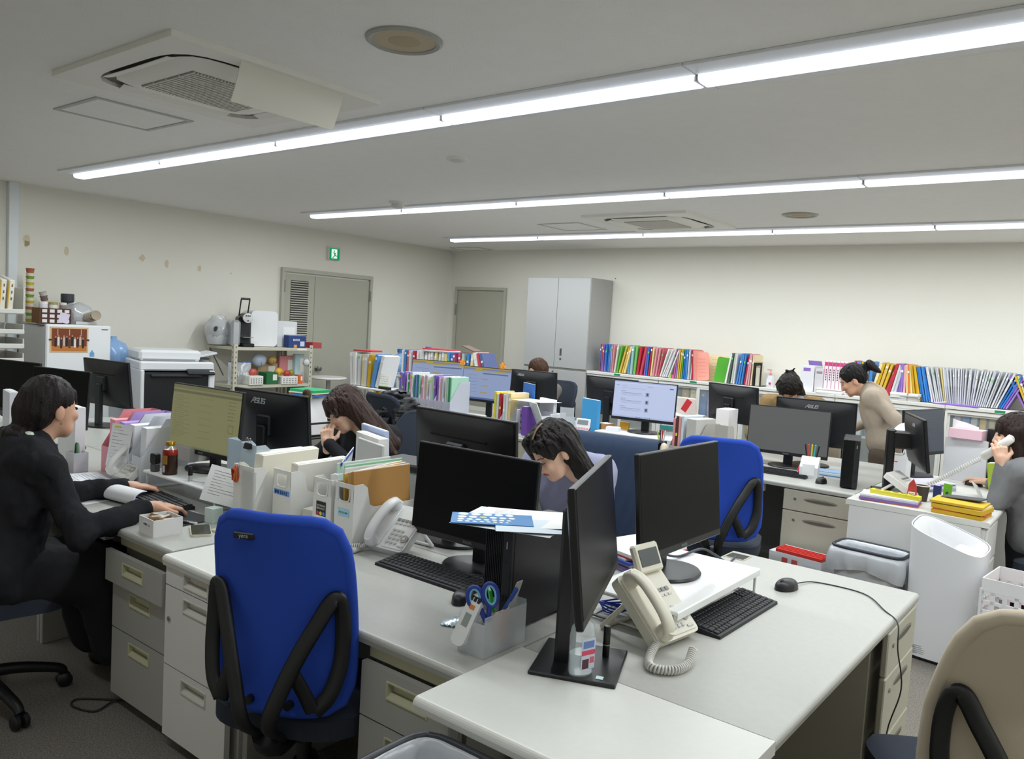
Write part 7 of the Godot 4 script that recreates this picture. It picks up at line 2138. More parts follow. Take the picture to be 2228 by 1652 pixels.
	part(t, "cup", lmesh([v2(0, 0), v2(0.033, 0), v2(0.036, 0.006), v2(0.042, 0.085), v2(0.039, 0.085), v2(0.034, 0.01), v2(0, 0.01)], 24), mat("e4e1cd", 0.3))
	var hd := begin()
	tube(hd, smooth_path([v3(-0.038, 0.07, 0), v3(-0.065, 0.066, 0), v3(-0.068, 0.035, 0), v3(-0.036, 0.02, 0)], 5), 0.005, 8)
	part(t, "handle", done(hd), mat("e4e1cd", 0.3))
	hd = begin()
	tube(hd, [v3(0.0, 0.012, 0), v3(0.075, 0.15, 0.01)], 0.004, 6)
	part(t, "stirrer", done(hd), mat("b3323c", 0.4))
	for k in 2:
		t = thing("wrapped_cake", ["flat wrapped biscuit beside the mug", "wrapped cake with a yellow label on the far desk"][k], "sweet", v3(-2.98 + 0.17 * k, TOP, -4.90), 10 * k)
		part(t, "cake", blob(0.09, 0.035 + 0.02 * k, 0.07), mat("9c7b62", 0.8))
		part(t, "wrapper", blob(0.13, 0.045 + 0.03 * k, 0.09, 1.6), clear("eef0f2", 0.35, 0.15))
		if k == 1:
			pb(t, "yellow_label", v3(0, 0.07, 0.0), v3(0.05, 0.02, 0.01), mat("e8c81e", 0.6), 0.002)
	# riser under the web page screen and clutter
	t = thing("monitor_riser", "white riser under the web page screen", "riser", v3(-2.93, TOP, -5.30), 6)
	pb(t, "shelf", v3(0, 0.094, 0), v3(0.62, 0.012, 0.27), mat("ebecec", 0.35), 0.003)
	for s in [-1, 1]:
		pb(t, "leg", v3(s * 0.3, 0.046, 0), v3(0.012, 0.092, 0.26), mat("ebecec", 0.35), 0.002)
	keyboard("black keyboard under the web page screen's riser", v3(-2.72, TOP, -5.02), 4, false)
	mouse("dark mouse beside the far keyboard", v3(-2.47, TOP, -4.98), 0)
	sb("note_block", "block of white notes on the far riser", "notes", v3(-3.13, TOP + 0.115, -5.25), v3(0.1, 0.03, 0.07), mat("e4e6ee", 0.7), 0.002, v3(0, 15, 0))
	upright("pen_cup", "dark blue pen cup left of the pink files", "pen holder", v3(-2.58, TOP + 0.06, -4.98), v3(0.06, 0.12, 0.06), mat("25305c", 0.5), v3(0, 0, 0))
	for k in 4:
		var p := thing("marker_pen", "%s pen in the dark blue cup" % ["lime-capped", "black", "red", "white"][k], "pen", v3(-2.60 + 0.015 * k, TOP + 0.145, -4.97), 0)
		p.rotation_degrees = v3(-6 + 5 * k, 0, 14 - 9 * k)
		part(p, "barrel", lmesh([v2(0, -0.05), v2(0.005, -0.05), v2(0.005, 0.05), v2(0, 0.055)], 8), mat(["b8d23a", "1d1e20", "c43a3a", "e8e8e6"][k], 0.5))
	# grey cardboard stands with pink and brown files
	var card := mat("b5b2a8", 0.75)
	holder_row("grey cardboard file stand behind the second blue chair", v3(-2.52, TOP, -4.98), -12, [[["e69aa0", "pink"], ["5a3a30", "brown"], ["e8a49c", "salmon"], ["d9e2ea", "clear"]], [["c9c7c0", "grey"]]], "of the grey cardboard stands", "files in the grey stands", card, 0.105, 0.29, 0.24)
	file_box("empty grey cardboard magazine stand beside the turned monitor", v3(-2.13, TOP, -5.12), -14, 0.105, 0.28, 0.24, card, 0.5, false)
	paper_stack("pile of teal and white files topped by a red-marked wallet", v3(-2.78, TOP, -5.72), 5, 0.30, 0.22, [["d8dad8", 0.12], ["3c9a9a", 0.03], ["e6e6e2", 0.03], ["4a90c0", 0.03], ["f0efec", 0.03]])
	upright("paper_wallet", "clear wallet with a red swoosh on the teal pile", "folder", v3(-2.76, TOP + 0.31, -5.70), v3(0.02, 0.13, 0.18), mat("eae3dc", 0.6), v3(0, 80, 10))
	sb("red_swoosh", "red tongue-shaped paper tab on the clear wallet", "tab", v3(-2.73, TOP + 0.32, -5.64), v3(0.05, 0.10, 0.006), mat("d6333c", 0.6), 0.02, v3(0, 0, -30))
	upright("printed_carton", "white carton with red print behind the pink files", "box", v3(-2.36, TOP + 0.17, -5.55), v3(0.10, 0.34, 0.16), mat("e9e5e4", 0.6), v3(0, 0, 0))
	# right desk of the far island
	keyboard("black keyboard on the pale desk under the grey-lit monitor", v3(-1.83, TOP, -5.12), 3, false)
	mouse("black mouse beside the far black tower", v3(-1.50, TOP, -5.03), 0)
	tower("black computer tower right of the grey-lit monitor", v3(-1.365, TOP, -5.13), 14)
	t = thing("pen_stand", "white slanted pen stand with note cards before the far tower", "pen holder", v3(-1.62, TOP, -5.17), 10)
	part(t, "frame", pmesh(PackedVector2Array([v2(-0.05, 0), v2(0.05, 0), v2(0.05, 0.07), v2(-0.02, 0.13), v2(-0.05, 0.13)]), -0.055, 0.055, Transform3D(Basis(v3(0, 0, 1), Vector3.UP, v3(-1, 0, 0)), Vector3.ZERO)), mat("ecedec", 0.4))
	pb(t, "note_cards", v3(0, 0.055, 0.052), v3(0.075, 0.07, 0.006), mat("f7f7f5", 0.7), 0.0)
	for k in 5:
		var p := thing("marker_pen", "%s pen in the white slanted stand" % ["black", "red-capped", "yellow", "teal", "dark"][k], "pen", v3(-1.66 + 0.018 * k, TOP + 0.16, -5.20), 0)
		p.rotation_degrees = v3(0, 0, 10 - 5 * k)
		part(p, "barrel", lmesh([v2(0, -0.06), v2(0.005, -0.06), v2(0.005, 0.045), v2(0, 0.05)], 8), mat(["1d1e20", "cc4030", "d8c52e", "3fb0b8", "26262a"][k], 0.5))
	t = thing("paper_flower", "crumpled pink and red paper flower under the grey-lit monitor", "ornament", v3(-1.72, TOP, -5.36))
	part(t, "petals", blob(0.075, 0.07, 0.06, 1.8), mat("c93a5a", 0.8))
	part(t, "centre", blob(0.03, 0.08, 0.03), mat("d9763a", 0.8))
	paper_stack("blue-edged papers under the grey-lit monitor", v3(-1.55, TOP, -5.40), 4, 0.26, 0.14, [["5a8ac0", 0.006], ["e4e6e8", 0.014], ["9ab8d8", 0.006]])
	white_desk_items()
	floor_items()

func white_desk_items() -> void:
	var y := TOP
	paper_stack("mixed papers and purple folder at the white desk's left corner", v3(-1.05, y, -4.80), 4, 0.30, 0.16, [["d98a2c", 0.006], ["7d5aa8", 0.012], ["d8d9dc", 0.01], ["e8e6ee", 0.01]])
	var t := thing("yellow_ruler_box", "long yellow printed box lying on the papers at the white desk", "box", v3(-1.02, y + 0.038, -4.77), -4)
	pb(t, "box", v3(0, 0.012, 0), v3(0.26, 0.024, 0.04), mat("ddd23c", 0.6), 0.002)
	for k in 5:
		pb(t, "print", v3(-0.09 + k * 0.045, 0.0245, 0.0), v3(0.03, 0.001, 0.014), mat("5a5626", 0.7), 0.0)
	paper_stack("thick yellow folders of documents on the white desk's right corner", v3(-0.70, y, -4.79), -6, 0.25, 0.2, [["c9a01a", 0.02], ["b9541e", 0.006], ["d8b02a", 0.024], ["e0d9c2", 0.006], ["dfb52c", 0.012]])
	sb("clipboard", "dark grey clipboard lying over the yellow folders", "clipboard", v3(-0.70, y + 0.078, -4.85), v3(0.2, 0.008, 0.09), mat("4a4c50", 0.5), 0.003, v3(0, -10, 4))
	paper("patterned paper beside the yellow folders", v3(-0.72, y, -4.98), 5, 0.2, 0.1, "dcdde2", true)
	t = thing("paper_cup", "dark patterned paper cup on the white desk", "cup", v3(-0.93, y, -4.99))
	part(t, "cup", lmesh([v2(0, 0), v2(0.028, 0), v2(0.038, 0.085), v2(0.040, 0.087), v2(0.038, 0.09), v2(0.034, 0.08), v2(0, 0.07)], 20), mat("4a423c", 0.6))
	part(t, "rim", lmesh([v2(0.0375, 0.085), v2(0.0405, 0.087), v2(0.038, 0.091), v2(0.035, 0.088)], 20), mat("e9e4da", 0.6))
	t = thing("red_snack_box", "red and white pointed snack box beside the paper cup", "box", v3(-0.965, y, -4.90), 10)
	part(t, "box", pmesh(PackedVector2Array([v2(-0.028, 0), v2(0.028, 0), v2(0.022, 0.09), v2(0.004, 0.13), v2(-0.018, 0.10)]), -0.02, 0.02), mat("b2392f", 0.6))
	pb(t, "face_panel", v3(0, 0.045, 0.0205), v3(0.034, 0.03, 0.001), mat("ead9c8", 0.6), 0.0)
	part(t, "lettering", text_mesh("NO", 0.02, 0.001, true), mat("8a2a22", 0.6), v3(0, 0.045, 0.0215))
	t = thing("green_pouch", "bright green snack pouch on the white desk", "pouch", v3(-0.80, y, -4.96), 8)
	part(t, "pouch", pmesh(PackedVector2Array([v2(-0.02, 0), v2(0.02, 0), v2(0.024, 0.12), v2(-0.018, 0.125)]), -0.008, 0.008), mat("6fb82e", 0.4))
	pb(t, "mark", v3(0, 0.06, 0.0085), v3(0.014, 0.04, 0.001), mat("2f5a1c", 0.5), 0.0)
	upright("blue_pouch", "dark blue snack pouch behind the green pouch", "pouch", v3(-0.855, y + 0.05, -5.0), v3(0.04, 0.1, 0.02), mat("24336e", 0.4), v3(0, 0, 0))
	mouse("dark mouse under the telephoning woman's hand", v3(-0.80, y, -5.87), 110)
	# telephone base; the handset is held by the woman
	telephone("white telephone base without handset behind the tall monitor arm", v3(-1.02, y, -5.02), 80, "e4e3dc", {"handset": false, "slope": 30.0})
	t = thing("telephone_handset", "white telephone handset with coiled cord held by the woman in grey", "telephone", v3(-0.607, 1.035, -5.192))
	part(t, "handset", handset_mesh(), mat("eceae4", 0.4)).basis = Basis(v3(-0.7, -0.68, -0.2).normalized(), v3(-0.1, -0.15, 0.98).normalized(), v3(-0.7, -0.68, -0.2).cross(v3(-0.1, -0.15, 0.98)).normalized()).orthonormalized()
	part(t, "coiled_cord", coil_mesh(t, [v3(-0.685, 0.96, -5.17), v3(-0.74, 0.92, -5.14), v3(-0.84, 0.84, -5.11), v3(-0.95, 0.765, -5.08)], 0.011, 0.0032, 0.0125), mat("e4e2da", 0.45))
	paper_stack("purple covered booklets behind the tall monitor arm", v3(-1.0, y, -5.45), 60, 0.28, 0.2, [["b9bcc4", 0.02], ["e4e4e8", 0.012], ["8a5ac4", 0.008], ["d9d4e6", 0.006]])
	t = thing("pump_bottle", "clear pump bottle with a pink head behind the monitor arm", "bottle", v3(-1.17, y, -5.30))
	part(t, "bottle", lmesh([v2(0, 0), v2(0.03, 0), v2(0.032, 0.09), v2(0.02, 0.11), v2(0.01, 0.115), v2(0, 0.115)], 18), clear("e6edf0", 0.5, 0.15))
	part(t, "pump", lmesh([v2(0.013, 0.115), v2(0.013, 0.135), v2(0.005, 0.138), v2(0.005, 0.16), v2(0, 0.16)], 12), mat("ef8088", 0.4))
	pb(t, "spout", v3(0.012, 0.162, 0), v3(0.04, 0.009, 0.012), mat("ef8088", 0.4), 0.003)
	file_box("white file box with a black printed label behind the monitor arm", v3(-1.185, y, -5.60), 6, 0.10, 0.26, 0.28, mat("e6e6e4", 0.5))
	t = thing("paper_bag", "crumpled white plastic bag on the white file box", "bag", v3(-1.17, y + 0.262, -5.56))
	part(t, "bag", blob(0.17, 0.12, 0.16, 1.7), mat("e2e6ee", 0.5))
	upright("printed_board", "tall white board printed with a fine table behind the slate screen", "board", v3(-0.88, y + 0.14, -6.0), v3(0.02, 0.28, 0.26), mat("d9dade", 0.7), v3(0, 80, 0))
	t = thing("tissue_box", "pink and white tissue box on top of the printed board", "tissue box", v3(-0.88, y + 0.282, -6.0), -8)
	pb(t, "box", v3(0, 0.035, 0), v3(0.2, 0.065, 0.11), mat("ecc4d0", 0.6), 0.003)
	var tis := begin()
	sheet(tis, 8, 6, func(u: float, v: float) -> Vector3: return v3((u - 0.6) * 0.16, 0.07 + 0.055 * v * (1.0 - 0.7 * u), 0.012 * sin(u * 9)), 0.001)
	part(t, "tissue", done(tis), mat("f6f4f4", 0.8))
	tower("black computer case behind the pink tissue box", v3(-0.66, y, -6.0), 60, v3(0.1, 0.36, 0.2))
	upright("folded_card", "white folded card stand beside the telephoning woman's mouse", "card", v3(-0.72, y + 0.04, -5.45), v3(0.004, 0.08, 0.14), mat("f2f2f0", 0.7), v3(0, 20, 28))
	upright("green_plush", "lime green and blue pens behind the telephone cord", "stationery", v3(-0.68, y + 0.09, -5.72), v3(0.05, 0.18, 0.05), mat("a3b83a", 0.7), v3(0, 0, 8))

func floor_items() -> void:
	# air purifier
	var w := mat("e6e7e9", 0.42)
	var t := thing("air_purifier", "tall white air purifier with a scooped top behind the desk", "air purifier", v3(-0.69, 0, -4.49), -6)
	var st := begin()
	var prof := [[0.02, 0.93], [0.3, 0.97], [0.56, 1.0], [0.60, 1.01]]
	sheet(st, 40, 12, func(u: float, v: float) -> Vector3:
		var a := u * TAU
		var p := v2(cos(a), sin(a))
		var e := 4.0
		var rr := 1.0 / pow(pow(absf(p.x), e) + pow(absf(p.y), e), 1.0 / e)
		var k := 0.90 + 0.10 * v
		var x := p.x * rr * 0.165 * k
		var z := p.y * rr * 0.115 * k
		var top: float = 0.60 - 0.05 * (x / 0.165) - 0.02 * z / 0.11
		return v3(x, 0.02 + (top + 0.02) * v, z), 0.006)
	part(t, "shell", done(st), w)
	st = begin()
	sheet(st, 40, 6, func(u: float, v: float) -> Vector3:
		var a := u * TAU
		var p := v2(cos(a), sin(a))
		var rr := 1.0 / pow(pow(absf(p.x), 4.0) + pow(absf(p.y), 4.0), 0.25)
		var x := p.x * rr * 0.162 * (1 - v)
		var z := p.y * rr * 0.112 * (1 - v)
		return v3(x, 0.635 - 0.05 * (x / 0.165) - 0.02 * z / 0.11 - 0.11 * smoothstep(0.0, 0.7, v), z), 0.002)
	part(t, "scooped_outlet", done(st), mat("d9dadc", 0.45))
	part(t, "control_tongue", pmesh(round_rect(0.12, 0.15, 0.05), 0.0, 0.012, Transform3D(Basis(Vector3.BACK, -0.35) * FLAT, v3(0.09, 0.565, 0.0))), mat("eeeff0", 0.4))
	pb(t, "base", v3(0, 0.012, 0), v3(0.28, 0.024, 0.19), mat("2a2c30", 0.5), 0.006)
	pb(t, "grip_slot", v3(0.0, 0.50, 0.112), v3(0.11, 0.024, 0.004), mat("b9babc", 0.5), 0.0015)
	pb(t, "front_panel", v3(0.0, 0.43, 0.1105), v3(0.20, 0.085, 0.003), mat("e2e3e5", 0.45), 0.001)
	for r in 4:
		for c in 4:
			pb(t, "vent_dot", v3(-0.014 + c * 0.009, 0.36 + r * 0.009, 0.111), v3(0.005, 0.005, 0.003), mat("8b8d90", 0.6), 0.0)
	for r in 2:
		for c in 3:
			pb(t, "vent_dot", v3(-0.01 + c * 0.009, 0.27 + r * 0.009, 0.111), v3(0.005, 0.005, 0.003), mat("8b8d90", 0.6), 0.0)
	for k in 5:
		pb(t, "rating_text", v3(-0.07, 0.075 - k * 0.009, 0.109), v3(0.10 - 0.012 * k, 0.003, 0.002), mat("a5a7aa", 0.6), 0.0)
	# bin with plastic liner
	bin("grey waste bin lined with a clear plastic bag beside the air purifier", v3(-1.06, 0, -4.53), 0.35, 0.20, 0.48, -5)
	bin("plastic-lined waste bin at the bottom edge of the picture", v3(-1.025, 0, -1.12), 0.33, 0.30, 0.65, 0)
	# box with red lid
	t = thing("storage_box", "white paper box with a bright red ridged lid on the floor", "box", v3(-1.47, 0, -4.70), -8)
	pb(t, "body", v3(0, 0.165, 0), v3(0.32, 0.33, 0.20), mat("dfe1e4", 0.6), 0.003)
	pb(t, "lid", v3(0.02, 0.34, 0.045), v3(0.28, 0.02, 0.11), mat("d2382e", 0.5), 0.002)
	for k in 4:
		pb(t, "lid_ridge", v3(0.02, 0.352, 0.005 + 0.026 * k), v3(0.28, 0.006, 0.008), mat("d2382e", 0.5), 0.001)
	for k in 2:
		pb(t, "red_mark", v3(-0.06 + 0.06 * k, 0.29, 0.1005), v3(0.036, 0.03, 0.001), mat("c9544c", 0.6), 0.0)
	pb(t, "printed_panel", v3(0.09, 0.27, 0.1005), v3(0.08, 0.05, 0.001), mat("cfd1d4", 0.6), 0.0)
	# white basket with square holes
	t = thing("laundry_basket", "white plastic basket with square holes at the right edge", "basket", v3(-0.30, 0, -4.38), -6)
	var bh := 0.52
	for side in 4:
		var b := Basis(Vector3.UP, PI / 2 * side)
		var half := 0.19 if side % 2 == 0 else 0.15
		var out := 0.15 if side % 2 == 0 else 0.19
		var s2 := begin()
		var cols := 8
		var pitch := half * 2 / cols
		box(s2, b * v3(0, 0.13, out), (b * v3(half * 2, 0.26, 0.005)).abs())
		box(s2, b * v3(0, bh - 0.03, out), (b * v3(half * 2, 0.06, 0.006)).abs())
		for r in 5:
			box(s2, b * v3(0, 0.275 + r * 0.045, out), (b * v3(half * 2, 0.016, 0.005)).abs())
		for c in cols + 1:
			box(s2, b * v3(-half + c * pitch, 0.37, out), (b * v3(0.018, 0.2, 0.005)).abs())
		part(t, "lattice_wall", done(s2), mat("e9eaea", 0.45))
	pb(t, "bottom", v3(0, 0.01, 0), v3(0.37, 0.02, 0.29), mat("e9eaea", 0.45), 0.003)
	sb("basket_contents", "red and white folded items inside the white basket", "items", v3(-0.30, 0.17, -4.38), v3(0.3, 0.3, 0.22), mat("b5484a", 0.7), 0.02, v3(0, -6, 0))
	# loop of cable on the floor by the drawers
	st = begin()
	tube(st, smooth_path([v3(-2.98, 0.006, -1.52), v3(-3.06, 0.006, -1.47), v3(-3.16, 0.006, -1.38), v3(-3.12, 0.006, -1.34), v3(-3.02, 0.006, -1.38), v3(-3.04, 0.01, -1.47), v3(-2.97, 0.006, -1.56)], 8), 0.004, 6)
	solo("floor_cable", "looped black cable on the carpet by the grey drawers", "cable", done(st), mat("2a2b2a", 0.6))

func bin(label: String, at: Vector3, w: float, d: float, h: float, yaw: float) -> void:
	var t := thing("waste_bin", label, "bin", at, yaw)
	var grey := mat("b9babb", 0.5)
	var shape := func(k: float, y: float, puff: float, a: float) -> Vector3:
		var p := v2(cos(a), sin(a))
		var rr := 1.0 / pow(pow(absf(p.x), 6.0) + pow(absf(p.y), 6.0), 1.0 / 6.0)
		return v3(p.x * rr * (w / 2 * k + puff), y, p.y * rr * (d / 2 * k + puff))
	var st := begin()
	sheet(st, 40, 6, func(u: float, v: float) -> Vector3: return shape.call(0.82 + 0.16 * v, h * 0.97 * v + 0.002, 0.0, u * TAU), 0.004)
	part(t, "body", done(st), grey)
	pb(t, "bottom", v3(0, 0.006, 0), v3(w * 0.76, 0.008, d * 0.74), grey, 0.002)
	st = begin()
	var rim := []
	for k in 40:
		rim.append(shape.call(1.0, h, 0.004, TAU * k / 40))
	tube(st, rim, 0.009, 8, -1, true)
	part(t, "rim", done(st), mat("2d3038", 0.4))
	# liner: folds over outside, hangs inside
	st = begin()
	sheet(st, 64, 14, func(u: float, v: float) -> Vector3:
		var a := u * TAU
		var wr := 0.008 * sin(a * 11 + v * 4) + 0.006 * sin(a * 23 + 1.3)
		if v < 0.4:
			var k := v / 0.4
			return shape.call(1.0, h - 0.12 * (1 - k) - 0.02 * sin(a * 3) * (1 - k), 0.014 + 0.012 * sin(k * PI) + wr * (1 - k), a)
		var q := (v - 0.4) / 0.6
		return shape.call(1.0, h + 0.012 - 0.22 * q, -0.006 - 0.02 * q + wr * q * 1.6, a), 0.001)
	part(t, "plastic_liner", done(st), clear("e3e7ec", 0.62, 0.25))
	st = begin()
	sheet(st, 16, 12, func(u: float, v: float) -> Vector3: return v3((u - 0.5) * w * 0.86, h - 0.2 + 0.05 * sin(u * 9 + v * 4) * sin(v * 7), (v - 0.5) * d * 0.8), 0.001)
	part(t, "liner_bottom", done(st), clear("dfe4ea", 0.75, 0.3))

# ---------- people ----------
# a shape is [kind, a, ra, b, rb, k] (0: tapered capsule) or [1, centre, radii, basis, k] (ellipsoid); a negative k cuts away
func cap(a: Vector3, ra: float, b: Vector3, rb: float, k := 0.03) -> Array:
	return [0, a, ra, b, rb, k]

func ell(c: Vector3, r: Vector3, k := 0.03, b := Basis.IDENTITY) -> Array:
	return [1, c, r, b, k]

# meshes the joined shapes as surface nets into arrays {v, n, i}
func nets(out: Dictionary, shapes: Array, cell: float, rough := 0.0, xf := Transform3D.IDENTITY, freq := 7.0, flat := 0.6) -> void:
	var lo := Vector3.INF
	var hi := -Vector3.INF
	for s in shapes:
		if s[-1] < 0.0:
			continue
		if s[0] == 0:
			var r: float = maxf(s[2], s[4])
			lo = lo.min(s[1] - Vector3.ONE * r).min(s[3] - Vector3.ONE * r)
			hi = hi.max(s[1] + Vector3.ONE * r).max(s[3] + Vector3.ONE * r)
		else:
			var r: float = maxf(s[2].x, maxf(s[2].y, s[2].z))
			lo = lo.min(s[1] - Vector3.ONE * r)
			hi = hi.max(s[1] + Vector3.ONE * r)
	lo -= Vector3.ONE * cell * 4
	hi += Vector3.ONE * cell * 4
	var nx := int((hi.x - lo.x) / cell) + 1
	var ny := int((hi.y - lo.y) / cell) + 1
	var nz := int((hi.z - lo.z) / cell) + 1
	var f := PackedFloat32Array()
	f.resize(nx * ny * nz)
	f.fill(0.5)
	for s in shapes:
		var k: float = absf(s[-1])
		var cut: bool = s[-1] < 0.0
		var pad := k + cell * 2.5
		var slo: Vector3
		var shi: Vector3
		var a: Vector3 = s[1]
		var ba := Vector3.ZERO
		var bb := 1.0
		var ra := 0.0
		var rb := 0.0
		var inv := Basis.IDENTITY
		var rad := Vector3.ONE
		if s[0] == 0:
			ba = s[3] - s[1]
			bb = maxf(ba.length_squared(), 1e-9)
			ra = s[2]
			rb = s[4]
			var r: float = maxf(ra, rb) + pad
			slo = a.min(s[3]) - Vector3.ONE * r
			shi = a.max(s[3]) + Vector3.ONE * r
		else:
			rad = s[2]
			inv = s[3].inverse()
			var r: float = maxf(rad.x, maxf(rad.y, rad.z)) + pad
			slo = a - Vector3.ONE * r
			shi = a + Vector3.ONE * r
		var i0 := maxi(0, int((slo.x - lo.x) / cell))
		var i1 := mini(nx - 1, int((shi.x - lo.x) / cell) + 1)
		var j0 := maxi(0, int((slo.y - lo.y) / cell))
		var j1 := mini(ny - 1, int((shi.y - lo.y) / cell) + 1)
		var k0 := maxi(0, int((slo.z - lo.z) / cell))
		var k1 := mini(nz - 1, int((shi.z - lo.z) / cell) + 1)
		var is_cap: bool = s[0] == 0
		for z in range(k0, k1 + 1):
			for y in range(j0, j1 + 1):
				var at := (z * ny + y) * nx
				for x in range(i0, i1 + 1):
					var p := v3(lo.x + x * cell - a.x, lo.y + y * cell - a.y, lo.z + z * cell - a.z)
					var d: float
					if is_cap:
						var h := clampf(p.dot(ba) / bb, 0.0, 1.0)
						d = (p - ba * h).length() - (ra + (rb - ra) * h)
					else:
						var q := inv * p
						var q1 := q / rad
						var l0 := q1.length()
						var l1 := (q1 / rad).length()
						d = l0 * (l0 - 1.0) / l1 if l1 > 1e-6 else -rad.x
					var o := f[at + x]
					if cut:
						d = -d
						var hh := maxf(k - absf(o - d), 0.0)
						f[at + x] = maxf(o, d) + hh * hh / (k * 4.0)
					else:
						var hh := maxf(k - absf(o - d), 0.0)
						f[at + x] = minf(o, d) - hh * hh / (k * 4.0)
	if rough > 0.0:
		var nz_ := FastNoiseLite.new()
		nz_.frequency = freq
		nz_.fractal_octaves = 3
		for z in nz:
			for y in ny:
				for x in nx:
					var at := (z * ny + y) * nx + x
					if absf(f[at]) < cell * 3.0:
						f[at] += rough * nz_.get_noise_3d(lo.x + x * cell, (lo.y + y * cell) * flat, lo.z + z * cell)
	var vs: PackedVector3Array = out.v
	var ns: PackedVector3Array = out.n
	var ix: PackedInt32Array = out.i
	var idx := PackedInt32Array()
	idx.resize(f.size())
	idx.fill(-1)
	var lim := cell * 2.0
	var sx := 1
	var sy := nx
	var sz := nx * ny
	for z in nz - 1:
		for y in ny - 1:
			var at := (z * ny + y) * nx
			for x in nx - 1:
				var c := at + x
				var f0 := f[c]
				if f0 > lim or f0 < -lim:
					continue
				var f1 := f[c + sx]
				var f2 := f[c + sy]
				var f3 := f[c + sx + sy]
				var f4 := f[c + sz]
				var f5 := f[c + sx + sz]
				var f6 := f[c + sy + sz]
				var f7 := f[c + sx + sy + sz]
				var neg := int(f0 < 0) + int(f1 < 0) + int(f2 < 0) + int(f3 < 0) + int(f4 < 0) + int(f5 < 0) + int(f6 < 0) + int(f7 < 0)
				if neg == 0 or neg == 8:
					continue
				var sum := Vector3.ZERO
				var cnt := 0
				if (f0 < 0) != (f1 < 0): sum += v3(f0 / (f0 - f1), 0, 0); cnt += 1
				if (f2 < 0) != (f3 < 0): sum += v3(f2 / (f2 - f3), 1, 0); cnt += 1
				if (f4 < 0) != (f5 < 0): sum += v3(f4 / (f4 - f5), 0, 1); cnt += 1
				if (f6 < 0) != (f7 < 0): sum += v3(f6 / (f6 - f7), 1, 1); cnt += 1
				if (f0 < 0) != (f2 < 0): sum += v3(0, f0 / (f0 - f2), 0); cnt += 1
				if (f1 < 0) != (f3 < 0): sum += v3(1, f1 / (f1 - f3), 0); cnt += 1
				if (f4 < 0) != (f6 < 0): sum += v3(0, f4 / (f4 - f6), 1); cnt += 1
				if (f5 < 0) != (f7 < 0): sum += v3(1, f5 / (f5 - f7), 1); cnt += 1
				if (f0 < 0) != (f4 < 0): sum += v3(0, 0, f0 / (f0 - f4)); cnt += 1
				if (f1 < 0) != (f5 < 0): sum += v3(1, 0, f1 / (f1 - f5)); cnt += 1
				if (f2 < 0) != (f6 < 0): sum += v3(0, 1, f2 / (f2 - f6)); cnt += 1
				if (f3 < 0) != (f7 < 0): sum += v3(1, 1, f3 / (f3 - f7)); cnt += 1
				idx[c] = vs.size()
				vs.append(xf * (lo + (v3(x, y, z) + sum / cnt) * cell))
				ns.append((xf.basis * v3(f1 + f3 + f5 + f7 - f0 - f2 - f4 - f6, f2 + f3 + f6 + f7 - f0 - f1 - f4 - f5, f4 + f5 + f6 + f7 - f0 - f1 - f2 - f3)).normalized())
	for z in range(1, nz - 1):
		for y in range(1, ny - 1):
			var at := (z * ny + y) * nx
			for x in range(1, nx - 1):
				var c := at + x
				if idx[c] < 0:
					continue
				var n0 := f[c] < 0
				for ax in 3:
					var e: int = [sx, sy, sz][ax]
					if n0 == (f[c + e] < 0):
						continue
					var u: int = [sy, sz, sx][ax]
					var w: int = [sz, sx, sy][ax]
					var a := idx[c]
					var b := idx[c - u]
					var d := idx[c - u - w]
					var g := idx[c - w]
					if a < 0 or b < 0 or d < 0 or g < 0:
						continue
					if n0:
						ix.append_array(PackedInt32Array([a, g, d, a, d, b]))
					else:
						ix.append_array(PackedInt32Array([a, b, d, a, d, g]))
	out.v = vs
	out.n = ns
	out.i = ix

func fresh() -> Dictionary:
	return {"v": PackedVector3Array(), "n": PackedVector3Array(), "i": PackedInt32Array()}

func net_mesh(out: Dictionary) -> ArrayMesh:
	var arr := []
	arr.resize(Mesh.ARRAY_MAX)
	arr[Mesh.ARRAY_VERTEX] = out.v
	arr[Mesh.ARRAY_NORMAL] = out.n
	arr[Mesh.ARRAY_INDEX] = out.i
	var m := ArrayMesh.new()
	m.add_surface_from_arrays(Mesh.PRIMITIVE_TRIANGLES, arr)
	return m

# wrist, the way the fingers point, the way the back of the hand looks; thumb: +1 or -1 along dir x back
func hand_shapes(wrist: Vector3, dir: Vector3, back: Vector3, thumb: float, curl: float) -> Array:
	var d := dir.normalized()
	var n := (back - d * back.dot(d)).normalized()
	var s := d.cross(n) * thumb
	var out := []
	var len_ := [0.92, 1.0, 0.95, 0.76]
	out.append(cap(wrist - d * 0.02, 0.024, wrist + d * 0.03, 0.023, 0.015))
	for i in 4:
		var off := 0.029 - 0.0195 * i
		var kn: Vector3 = wrist + d * (0.083 - 0.004 * absf(i - 1.2)) + s * off
		out.append(cap(wrist + d * 0.015 + s * off * 0.6, 0.014, kn, 0.0105, 0.012))
		var dd := d
		var p := kn
		var bend := curl * 0.5
		for j in 3:
			dd = dd.rotated(d.cross(n).normalized(), -bend)
			bend = curl * (0.9 if j == 0 else 0.6)
			var q: Vector3 = p + dd * [0.039, 0.025, 0.02][j] * len_[i]
			out.append(cap(p, [0.0092, 0.0084, 0.0076][j], q, [0.0084, 0.0076, 0.0066][j], 0.004))
			p = q
	var t0 := wrist + d * 0.022 + s * 0.024
	var t1: Vector3 = t0 + (d * 0.62 + s * 0.7 - n * 0.35 * curl).normalized() * 0.042
	var t2: Vector3 = t1 + (d * 0.9 + s * 0.2 - n * 0.4 * curl).normalized() * 0.03
	out.append(cap(t0, 0.0135, t1, 0.0105, 0.012))
	out.append(cap(t1, 0.0105, t2, 0.008, 0.004))
	return out

